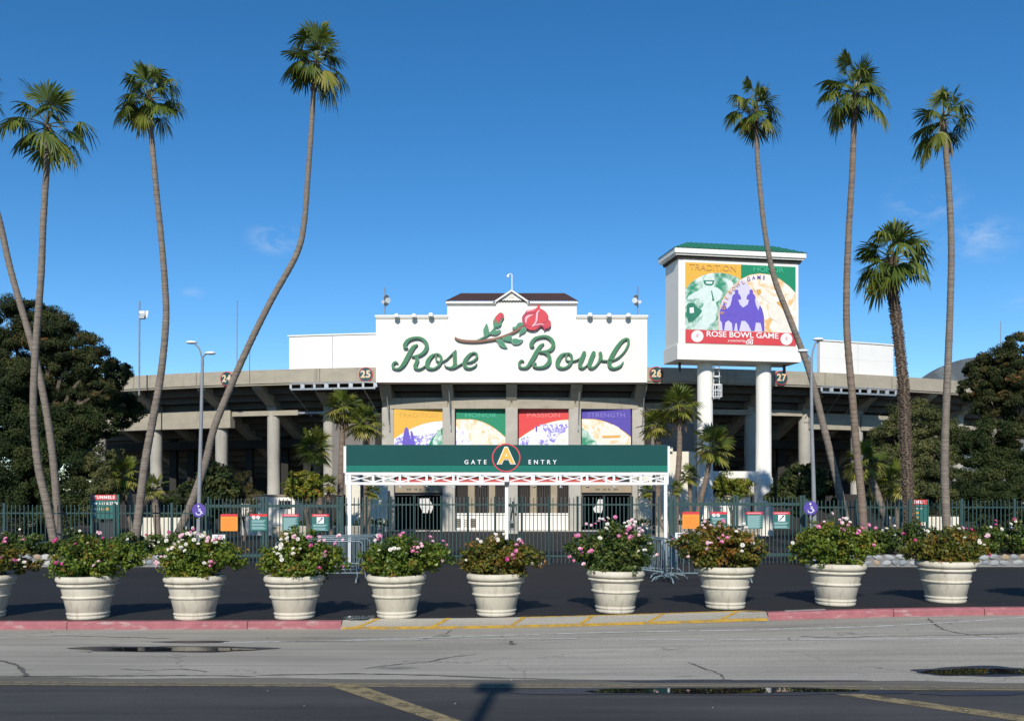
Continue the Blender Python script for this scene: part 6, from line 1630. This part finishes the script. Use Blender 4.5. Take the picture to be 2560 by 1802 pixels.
def tree(name, label, cat, ells, foot, m, per, size, seed, bark=M_bark, trunk_r=0.25, group=None, aspect=0.45, droop=0.6, sub=26, subr=0.32, tones=(0, 0), zf=0.0, limbs=True):
    """ells: (xd, yd, rd, Y[, squash]) in photo units"""
    rng = np.random.default_rng(seed); E = []
    for e in ells:
        xd, yd, rd, Y = e[:4]; c = W(xd, yd, Y); r_ = rd * S * Y / F; E.append((c.x, c.y, c.z, r_, r_ * 0.95, r_ * (e[4] if len(e) > 4 else 0.85)))
    fx_, fY = Wx(foot[0], foot[1]), foot[1]
    t_ = thing(name, label, cat, (fx_, fY, zf), group)
    P, O, T = clump_points(rng, E, per, sub, subr)
    ok = P[:, 2] > zf - 0.02; P, O, T = P[ok], O[ok], T[ok]
    T = T + tones[0] + tones[1] * rng.random(len(T))
    leaf_object('crown', P, size * rng.uniform(0.7, 1.3, len(P)), T, m, t_, rng, O, aspect=aspect, droop=droop)
    if limbs:
        zs = sorted(e[2] for e in E); cx = np.mean([e[0] for e in E]); zt = zs[len(zs) // 2]
        b0 = Vector((fx_, fY, zf - 0.1)); b1 = Vector((fx_ * 0.6 + cx * 0.4, fY, zf + (zt - zf) * 0.5)); 
        mb = MB(); mb.tube([b0, b0.lerp(b1, 0.5) + Vector((0.1, 0, 0)), b1], [trunk_r, trunk_r * 0.8, trunk_r * 0.65], 10); mb.build('trunk', bark, t_, smooth=True)
        for e in E:
            c = Vector(e[:3]); mid = b1.lerp(c, 0.55) + Vector((0, 0, 0.12 * (c - b1).length))
            mb = MB(); mb.tube([b1 - Vector((0, 0, 0.1)), mid, c], [trunk_r * 0.35, trunk_r * 0.22, trunk_r * 0.08], 7); mb.build('limb', M_bark, t_, smooth=True)
    return t_
tree('eucalyptus_tree', 'large dark eucalyptus filling the left edge beside the stadium', 'tree', [(15, 725, 62, 43), (75, 712, 48, 43), (120, 745, 50, 42), (170, 775, 48, 42), (215, 815, 42, 42), (262, 838, 30, 42), (60, 800, 75, 43), (130, 840, 62, 43), (20, 860, 80, 42), (190, 870, 45, 43), (235, 872, 34, 42), (90, 900, 70, 43)], (60, 43), M_eucleaf, 22000, 0.105, 1, M_euc, 0.45, aspect=0.34, droop=1.2, sub=50, subr=0.29, tones=(-0.20, 0.14))
tree('evergreen_tree', 'dark evergreen tree standing low behind the left picket fence', 'tree', [(20, 960, 75, 40), (95, 975, 75, 40), (165, 960, 60, 41), (230, 940, 50, 43), (275, 920, 40, 44), (-20, 930, 90, 42), (-10, 1040, 95, 42), (30, 1060, 80, 38), (120, 1060, 75, 38), (60, 1140, 60, 37), (150, 1130, 60, 37)], (90, 39.5), M_darkleaf, 14000, 0.095, 2, M_bark, 0.3, sub=44, subr=0.31, tones=(-0.05, 0.1))
tree('leafy_shrub', 'round mid green shrub behind the left direction sign', 'shrub', [(235, 1040, 42, 38), (205, 1075, 42, 38), (255, 1085, 35, 38), (225, 1120, 48, 37)], (230, 37.5), M_oakleaf, 12000, 0.085, 3, M_bark, 0.1, tones=(0.0, 0.1))
tree('magnolia_shrub', 'dark glossy leaved shrub under the stadium columns, right of the left lamp post', 'shrub', [(480, 1075, 38, 42), (455, 1095, 38, 42), (500, 1100, 36, 42), (470, 1125, 40, 41.5)], (475, 42), M_darkleaf, 3800, 0.20, 4, M_bark, 0.1, tones=(0.15, 0.1), aspect=0.55)
tree('feathery_shrub', 'brownish feathery shrub between the glossy shrub and the white booth', 'shrub', [(545, 1090, 34, 43), (525, 1110, 30, 43), (565, 1112, 26, 43), (545, 1135, 32, 42.5)], (545, 43), M_brownleaf, 6500, 0.11, 5, M_bark, 0.08, aspect=0.2, droop=1.0)
tree('feathery_shrub', 'dark feathery shrub low at the foot of the bent palm', 'shrub', [(415, 1115, 34, 40), (440, 1135, 36, 40), (390, 1140, 34, 40)], (415, 40), M_darkleaf, 5500, 0.12, 15, M_bark, 0.08, aspect=0.3)
tree('small_tree', 'yellow-green small tree left of the canopy in front of the booth', 'tree', [(680, 1082, 33, 43), (662, 1095, 26, 43), (702, 1098, 26, 43), (680, 1105, 30, 43)], (690, 43), M_limeleaf, 7000, 0.10, 6, M_bark, 0.10, tones=(-0.05, 0.15), zf=0.13)
tree('small_tree', 'yellow-green small tree between the two billboard columns', 'tree', [(1640, 1082, 30, 44), (1618, 1092, 22, 44), (1662, 1094, 24, 44), (1640, 1106, 28, 44)], (1640, 44), M_limeleaf, 7000, 0.10, 7, M_bark, 0.10, tones=(-0.05, 0.15), zf=0.13)
tree('magnolia_shrub', 'dark glossy leaved shrub between the billboard and the right lamp post', 'shrub', [(1800, 1075, 40, 43), (1770, 1095, 34, 43), (1835, 1080, 38, 43), (1745, 1112, 26, 43), (1850, 1110, 36, 42.5), (1795, 1120, 40, 42.5)], (1800, 43), M_darkleaf, 3800, 0.20, 8, M_bark, 0.12, tones=(0.12, 0.1), aspect=0.55)
tree('oak_tree', 'olive green oak tree behind the shaggy palm trunk', 'tree', [(2050, 945, 52, 42), (2005, 985, 48, 42), (2085, 960, 50, 42), (2115, 990, 42, 42), (2020, 1040, 55, 41), (2085, 1035, 58, 41), (1985, 1075, 42, 41), (2060, 1095, 52, 40), (2125, 1080, 48, 40), (1985, 1120, 42, 39), (2110, 1135, 45, 39)], (2060, 41.5), M_oakleaf, 15000, 0.08, 9, M_bark, 0.3, sub=52, subr=0.29)
tree('eucalyptus_tree', 'rust tinged eucalyptus at the right edge beside the stadium rim', 'tree', [(2290, 790, 48, 44), (2240, 812, 42, 44), (2205, 840, 40, 44), (2268, 850, 55, 44), (2180, 872, 30, 44), (2220, 895, 46, 44), (2290, 905, 60, 44), (2330, 850, 60, 44)], (2285, 44), M_eucleaf, 22000, 0.10, 10, M_euc, 0.35, aspect=0.36, droop=1.0, sub=50, subr=0.28, tones=(-0.10, 0.24))
tree('evergreen_tree', 'dark evergreen trees massed low behind the right picket fence', 'tree', [(2170, 1000, 48, 41), (2225, 985, 55, 41), (2290, 1000, 60, 41), (2200, 1070, 58, 40), (2275, 1075, 66, 40), (2330, 1060, 60, 40), (2170, 1120, 50, 39), (2240, 1135, 60, 38), (2310, 1135, 60, 38)], (2240, 40), M_darkleaf, 14000, 0.09, 11, M_bark, 0.3, sub=44, subr=0.31, tones=(0.08, 0.1))
for i, (x0_, x1_, Y) in enumerate(((805, 860, 47.2), (1425, 1480, 47.2), (1515, 1590, 47.0), (660, 760, 47.0))):
    tree('ground_shrub', ('low dark shrubs along the wall left of the tunnel', 'low dark shrubs along the wall right of the tunnel', 'low dark shrubs below the cream wall right of the canopy', 'low dark shrubs behind the left stone wall')[i], 'shrub', [(x0_ + (x1_ - x0_) * k / 4, 1172, 12, Y, 0.7) for k in range(5)], ((x0_ + x1_) / 2, Y), M_darkleaf, 5000, 0.10, 40 + i, limbs=False, zf=0.2)

# ---- low walls ------------------------------------------------------------
def low_wall(x0_, x1_, Y, h, label):
    w_ = thing('low_wall', label, 'wall', ((x0_ + x1_) / 2, Y, 0.1)); n = max(2, int((x1_ - x0_) / 0.45)); rg = random.Random(int(x0_ * 10))
    MB().box(x0_, Y + 0.02, 0.05, x1_, Y + 0.4, 0.13 + h - 0.02).build('core', M_conc2, w_)
    M_rub = [mat('rubble_a', (0.46, 0.42, 0.34), 0.9, var=0.25, scale=8, bump=0.3), mat('rubble_b', (0.36, 0.33, 0.28), 0.9, var=0.25, scale=8, bump=0.3), mat('rubble_c', (0.52, 0.46, 0.36), 0.9, var=0.2, scale=8, bump=0.3)]
    for r_ in range(2):
        x = x0_; zz = 0.10 + h * r_ / 2
        while x < x1_ - 0.1:
            wd = min(rg.uniform(0.3, 0.6), x1_ - x); MB().box(x + 0.008, Y - rg.uniform(0, 0.03), zz + 0.008, x + wd - 0.008, Y + 0.1, zz + h / 2 - 0.006).build('stone', rg.choice(M_rub), w_); x += wd
low_wall(Wx(680 / S, 46.5), Wx(960 / S, 46.5), 46.5, 0.56, 'low pale stone wall behind the gate left of the canopy')
low_wall(Wx(1585 / S, 46.5), Wx(1900 / S, 46.5), 46.5, 0.56, 'low pale stone wall behind the gate right of the canopy')
MB().box(Wx(300, 36), 36, 0, Wx(418, 36), 36.3, Wz(1160, 36)).build('garden_wall', M_cream); tag(bpy.data.objects['garden_wall'], 'plain cream garden wall behind the left fence near the lamp post', 'wall')
tag(MB().box(Wx(1985, 36.5), 36.5, 0, Wx(2150, 36.5), 36.8, Wz(1158, 36.5)).build('garden_wall', M_cream), 'plain cream garden wall behind the right direction sign', 'wall')

# ---- rose beds with cobble walls -------------------------------------------
M_st = [mat('cobble_%d' % i, c_, 0.85, var=0.3, scale=9, bump=0.3) for i, c_ in enumerate(((0.40, 0.41, 0.40), (0.26, 0.29, 0.31), (0.50, 0.48, 0.44), (0.42, 0.31, 0.20), (0.34, 0.35, 0.35)))]
def stone_meshes():
    res = []; rg = random.Random(5)
    for i in range(10):
        bm = bmesh.new(); bmesh.ops.create_icosphere(bm, subdivisions=2, radius=1.0)
        k = [Vector((rg.gauss(0, 1), rg.gauss(0, 1), rg.gauss(0, 1))).normalized() for _ in range(9)]; h_ = [rg.uniform(0.62, 0.9) for _ in k]
        for v in bm.verts:
            for a, b in zip(k, h_):
                d_ = v.co.dot(a)
                if d_ > b: v.co -= a * (d_ - b) * 0.9
        me = bpy.data.meshes.new('stone'); bm.to_mesh(me); bm.free(); me.shade_smooth(); me.materials.append(M_st[i % 5]); res.append(me)
    return res
STN = stone_meshes()
def cobble_wall(xd0, xd1, Y, h, label):
    xa, xb = Wx(xd0, Y), Wx(xd1, Y); rg = random.Random(int(xd0 + 999))
    w_ = thing('cobble_wall', label, 'wall', ((xa + xb) / 2, Y, 0.13))
    MB().box(xa, Y, 0.05, xb, Y + 0.25, 0.13 + h - 0.03).build('mortar', mat('mortar', (0.22, 0.21, 0.20), 0.95, var=0.25, scale=12, bump=0.4), w_)
    MB().box(xa, Y - 0.10, 0.08, xb, Y + 0.002, 0.155).build('footing', M_kerbgrey, w_)
    zc = 0.16; courses = 2
    for c_ in range(courses):
        x = xa + rg.uniform(0, 0.1); hh = (h - 0.02) / courses
        while x < xb:
            wd = rg.uniform(0.17, 0.36)
            inst('stone', rg.choice(STN), w_, (x + wd / 2, Y + 0.01, zc + hh * (c_ + 0.5) + rg.uniform(-.012, .012)), (rg.uniform(-.4, .4), rg.uniform(-.25, .25), rg.uniform(-.3, .3)), (wd * 0.54, 0.06, hh * 0.58))
            x += wd * 1.02
cobble_wall(-30, 462, 28.55, 0.36, 'grey cobble wall edging the left rose bed')
cobble_wall(1810, 2330, 28.55, 0.36, 'grey cobble wall edging the right rose bed')
for a, b in ((-30, 462), (1810, 2330)):
    struct(MB().box(Wx(a, 28.6), 28.8, 0.1, Wx(b, 28.6), 31.2, 0.44).build('flower_bed', M_soil))
M_roseleaf = {'green': leafmat('rose_leaf_green', [(0.0, (0.034, 0.070, 0.010)), (0.5, (0.105, 0.165, 0.020)), (0.85, (0.22, 0.255, 0.032)), (1.0, (0.24, 0.15, 0.03))], 0.42, 0.25),
              'brown': leafmat('rose_leaf_brown', [(0.0, (0.045, 0.065, 0.012)), (0.45, (0.12, 0.135, 0.020)), (0.8, (0.23, 0.155, 0.025)), (1.0, (0.30, 0.13, 0.03))], 0.42, 0.25),
              'lime': leafmat('rose_leaf_lime', [(0.0, (0.045, 0.085, 0.012)), (0.5, (0.125, 0.18, 0.022)), (0.85, (0.23, 0.25, 0.032)), (1.0, (0.28, 0.18, 0.03))], 0.42, 0.25),
              'dark': leafmat('rose_leaf_dark', [(0.0, (0.030, 0.056, 0.014)), (0.6, (0.088, 0.135, 0.028)), (1.0, (0.18, 0.19, 0.045))], 0.42, 0.25)}
def rose_mesh(seed, m, m2):
    rg = random.Random(seed); mb = MB()
    for ring_, (n, r_, z0_, z1_, w_) in enumerate(((6, 1.0, -0.1, 0.25, 0.62), (5, 0.72, 0.05, 0.5, 0.5), (4, 0.4, 0.2, 0.62, 0.36))):
        for k in range(n):
            t = 6.2832 * (k + 0.5 * ring_) / n + rg.uniform(-.2, .2); d = Vector((math.cos(t), math.sin(t), 0)); s_ = Vector((-math.sin(t), math.cos(t), 0))
            p0 = d * 0.12 + Vector((0, 0, z0_ - 0.12)); p1 = d * r_ * 0.72 + Vector((0, 0, z0_ + 0.12)); p2 = d * r_ + Vector((0, 0, z1_ * rg.uniform(0.7, 1.1)))
            mb.add([p0, p1 - s_ * w_, p2 - s_ * w_ * 0.45, p2 + s_ * w_ * 0.45, p1 + s_ * w_], [(0, 1, 4), (1, 2, 3, 4)], 0 if ring_ < 2 else 1)
    me = bpy.data.meshes.new('bloom'); me.from_pydata(mb.v, [], mb.f); me.materials.append(m); me.materials.append(m2); me.polygons.foreach_set('material_index', mb.m); me.update(); return me
RW = mat('white_petal', (0.80, 0.77, 0.72), 0.6); RWc = mat('cream_petal', (0.78, 0.68, 0.52), 0.6); RP = mat('pink_petal', (0.68, 0.20, 0.40), 0.6); RLP = mat('pale_pink_petal', (0.78, 0.48, 0.56), 0.6); RM = mat('magenta_petal', (0.55, 0.05, 0.22), 0.6); RR = mat('red_petal', (0.42, 0.015, 0.04), 0.6)
BL = {'w': [rose_mesh(i, RW, RWc) for i in range(3)], 'p': [rose_mesh(10 + i, RP, RLP) for i in range(3)], 'l': [rose_mesh(20 + i, RLP, RW) for i in range(3)], 'm': [rose_mesh(30 + i, RM, RP) for i in range(2)], 'r': [rose_mesh(40 + i, RR, RM) for i in range(2)]}
def rose_hedge(xd0, xd1, label, seed, palette, tops):
    rng = np.random.default_rng(seed); E = []; rg = random.Random(seed)
    n = int((xd1 - xd0) / 26)
    for i in range(n):
        xd = xd0 + (xd1 - xd0) * (i + rg.random()) / n; Y = rg.uniform(29.1, 30.3); zt = Wz(rg.uniform(*tops), Y); zb_ = 0.45
        r_ = rg.uniform(0.30, 0.45); E.append((Wx(xd, Y), Y, (zt + zb_) / 2, r_, r_, max(0.18, (zt - zb_) / 2)))
    t_ = thing('rose_hedge', label, 'roses', (Wx((xd0 + xd1) / 2, 29.6), 29.6, 0.44)); t_['kind'] = 'stuff'
    P, O, T = clump_points(rng, E, 9000, 22, 0.36, 0.5); ok = P[:, 2] > 0.42; P, O, T = P[ok], O[ok], T[ok]
    leaf_object('foliage', P, 0.085 * rng.uniform(0.7, 1.3, len(P)), T, M_roseleaf['dark'], t_, rng, O, aspect=0.6)
    for e in E:
        for k in range(rg.randint(*palette[1])):
            a = rg.uniform(0, 6.28); p = Vector((e[0] + e[3] * 0.8 * math.cos(a), e[1] - e[4] * abs(math.sin(a)) * 0.9, e[2] + e[5] * rg.uniform(0.35, 1.15))); s_ = rg.uniform(0.035, 0.06)
            inst('bloom', rg.choice(BL[rg.choice(palette[0])]), t_, p, (rg.uniform(0.3, 1.2), rg.uniform(-.5, .5), rg.uniform(-.5, .5)), (s_, s_, s_))
rose_hedge(-20, 460, 'thicket of rose bushes in the left bed in front of the fence', 5, ('lpwo'.replace('o', 'm'), (0, 1)), (1188, 1212))
rose_hedge(1815, 2325, 'thicket of rose bushes with white and red blooms in the right bed', 6, ('wwwrrm', (2, 4)), (1165, 1190))

# ================================================================== PLANTERS
M_pot = mat('cast_stone', (0.62, 0.565, 0.455), 0.85, col2=(0.50, 0.455, 0.36), scale=3.2, bump=0.25, bscale=35, stretch=(1, 1, 0.7), dirt=((0.31, 0.265, 0.20), 4.2, (2.6, 2.6, 0.6), 0.53, 0.62))
POTP = [(0.0, 0.0), (0.335, 0.0), (0.350, 0.015), (0.352, 0.055), (0.338, 0.066), (0.362, 0.078), (0.366, 0.105), (0.342, 0.120), (0.356, 0.13), (0.405, 0.355), (0.410, 0.366), (0.436, 0.376), (0.440, 0.398), (0.416, 0.412), (0.420, 0.42), (0.452, 0.555), (0.454, 0.572), (0.500, 0.583), (0.512, 0.600), (0.502, 0.618), (0.466, 0.634), (0.474, 0.644), (0.515, 0.650), (0.535, 0.680), (0.536, 0.715), (0.522, 0.748), (0.495, 0.765), (0.465, 0.762), (0.448, 0.745), (0.440, 0.70)]
pm = MB(); pm.lathe(POTP, 48); potme = bpy.data.meshes.new('pot'); potme.from_pydata(pm.v, [], pm.f); potme.materials.append(M_pot); potme.shade_smooth()
sm_ = MB(); sm_.lathe([(0.0, 0.735), (0.25, 0.73), (0.446, 0.71)], 24); soilme = bpy.data.meshes.new('soil'); soilme.from_pydata(sm_.v, [], sm_.f); soilme.materials.append(M_soil)
#        xd    ybase  bush x0,x1,top  kind    blooms
POTS = [(-37, 1388, -130, 66, 1203, 'brown', [('p', 14, 0.0, 1.0), ('w', 3, 0.3, 1)]),
        (198, 1390, 107, 318, 1196, 'green', [('m', 6, -0.9, 0.5), ('l', 5, -1, 1)]),
        (437, 1391, 355, 537, 1201, 'lime', [('w', 26, -1, 1), ('l', 14, -1, 0.6), ('p', 5, -1, 1)]),
        (661, 1390, 568, 776, 1190, 'green', [('w', 17, -1, 0.1), ('l', 10, 0, 1), ('p', 6, 0.2, 1), ('m', 2, 0.1, 0.6)]),
        (890, 1387, 798, 1006, 1196, 'green', [('p', 12, -0.6, 1), ('w', 6, -1, 0.2), ('l', 6, 0, 1)]),
        (1113, 1383, 1034, 1212, 1204, 'brown', [('w', 14, -0.9, 1), ('p', 10, 0.3, 1), ('m', 4, -1, 1)]),
        (1379, 1376, 1268, 1476, 1171, 'dark', [('p', 22, -1, 0.4), ('w', 20, -0.4, 1), ('l', 12, -1, 1)]),
        (1626, 1367, 1512, 1702, 1172, 'brown', [('l', 12, -1, 0.1), ('p', 8, -1, 0.2), ('w', 13, 0.1, 1)]),
        (1873, 1360, 1772, 1976, 1166, 'lime', [('p', 11, -1, 0.8), ('l', 5, -1, 0), ('w', 3, -1, 1)]),
        (2120, 1353, 2038, 2218, 1184, 'brown', [('w', 5, -1, 1), ('m', 2, -1, 1), ('l', 3, -0.4, 1)]),
        (2372, 1348, 2285, 2470, 1180, 'green', [('w', 5, -1, 1), ('p', 3, -1, 1)])]
ORD = ['leftmost', 'second', 'third', 'fourth', 'fifth', 'sixth', 'seventh', 'eighth', 'ninth', 'tenth', 'eleventh']
for i, (xd, yb_, b0_, b1_, bt_, kd, bl) in enumerate(POTS):
    rg = random.Random(100 + i); rng = np.random.default_rng(200 + i)
    f_ = hit(xd * S, yb_ * S, True); Yp = f_.y + 0.34; Xp = Wx(xd, Yp); zp = plaza_z(Xp, Yp)
    pos = 'cut by the left edge' if i == 0 else ('beyond the right edge' if i == 10 else '%s from the left' % ORD[i])
    t_ = thing('planter', 'round cream cast stone planter on the plaza edge, %s' % pos, 'planter', (Xp, Yp, zp), 'stone planters along the kerb')
    for nm, me in (('pot', potme), ('soil', soilme)):
        o = bpy.data.objects.new(nm, me); COL.objects.link(o); o.parent = t_; o.rotation_euler = (R(rg.uniform(-.7, .7)), R(rg.uniform(-.9, .9)), rg.uniform(0, 6.28))
    # rose bush
    zt = Wz(bt_ + 5, Yp); zr_ = zp + 0.72; xa, xb = Wx(b0_, Yp), Wx(b1_, Yp); hw = (xb - xa) / 2; cx = (xa + xb) / 2; hh = zt - zr_
    look = {'brown': 'bronze leaved', 'green': 'fresh green', 'lime': 'yellow-green', 'dark': 'deep green'}[kd]
    tot = {}
    for q in bl: tot[q[0]] = tot.get(q[0], 0) + q[1]
    fl = {'w': 'white', 'p': 'pink', 'l': 'pale pink', 'm': 'magenta'}; top2 = sorted(tot, key=lambda q: -tot[q])[:2]
    bu = thing('rose_bush', '%s rose bush with %s blooms, planter %s' % (look, ' and '.join(fl[q] for q in top2), pos), 'rose bush', (Xp, Yp, zr_), 'rose bushes in planters')
    E = []
    for k in range(13):
        f = k / 12; a = rg.uniform(0, 6.28); x = xa + hw * 0.32 + (2 * hw - hw * 0.64) * f
        edge = abs(2 * f - 1); zc = zr_ + hh * (0.52 - 0.10 * edge + rg.uniform(-.13, .13)); r_ = rg.uniform(0.20, 0.36)
        E.append((x, Yp + rg.uniform(-.30, .30), zc, r_, r_, hh * (0.50 - 0.20 * edge) * rg.uniform(0.85, 1.05)))
    for k in range(5):
        E.append((Xp + rg.uniform(-.4, .4), Yp + rg.uniform(-.35, -.05), zr_ + hh * 0.16, 0.22, 0.2, hh * 0.22))
    P, O, T = clump_points(rng, E, 9500, 22, 0.36, 0.45, 0.26)
    ok = (P[:, 2] > zr_ - 0.02) | (np.hypot(P[:, 0] - Xp, P[:, 1] - Yp) > 0.56); ok &= P[:, 2] > zr_ - 0.22; P, O, T = P[ok], O[ok], T[ok]
    leaf_object('foliage', P, 0.058 * rng.uniform(0.65, 1.35, len(P)), T, M_roseleaf[kd], bu, rng, O, aspect=0.62, upb=0.5)
    mb = MB()
    for k in range(34):
        e = rg.choice(E); b_ = Vector((Xp + rg.uniform(-.25, .25), Yp + rg.uniform(-.25, .2), zr_ - 0.02)); tp = Vector((e[0] + rg.uniform(-.15, .15), e[1] - 0.1, e[2] + e[5] * rg.uniform(0.3, 1.45)))
        mb.tube([b_, b_.lerp(tp, 0.5) + Vector((0, 0, 0.08)), tp], [0.011, 0.008, 0.004], 5, cap=False)
    stuff(mb.build('stems', mat('rose_stem', (0.07, 0.075, 0.025), 0.7), bu))
    for c_, n_, u0, u1 in bl:
        k = 0
        while k < n_:
            u = rg.uniform(u0, u1); low0 = rg.random() ** 2.0
            for q in range(min(n_ - k, rg.choice((1, 1, 2, 3, 4)))):
                k += 1; uu = max(-1.05, min(1.05, u + rg.gauss(0, 0.07))); low = max(0.0, low0 + rg.gauss(0, 0.07)); x = cx + hw * uu
                edge = min(1, abs(uu)); ztop = zr_ + hh * (1.12 - 0.40 * edge ** 2); z_ = ztop - low * hh * 0.66 + rg.uniform(-.03, .05) + (0.06 if rg.random() < 0.15 else 0)
                y_ = Yp - 0.58 * math.sqrt(max(0.05, 1 - edge * edge)) * (0.25 + 0.75 * min(1, low) ** 0.5) + rg.uniform(-.08, .05); s_ = rg.uniform(0.024, 0.042)
                inst('bloom', rg.choice(BL[c_]), bu, (x, y_, z_), (rg.uniform(0.2, 1.4), rg.uniform(-.7, .7), rg.uniform(-.5, .5)), (s_, s_, s_ * 1.1))
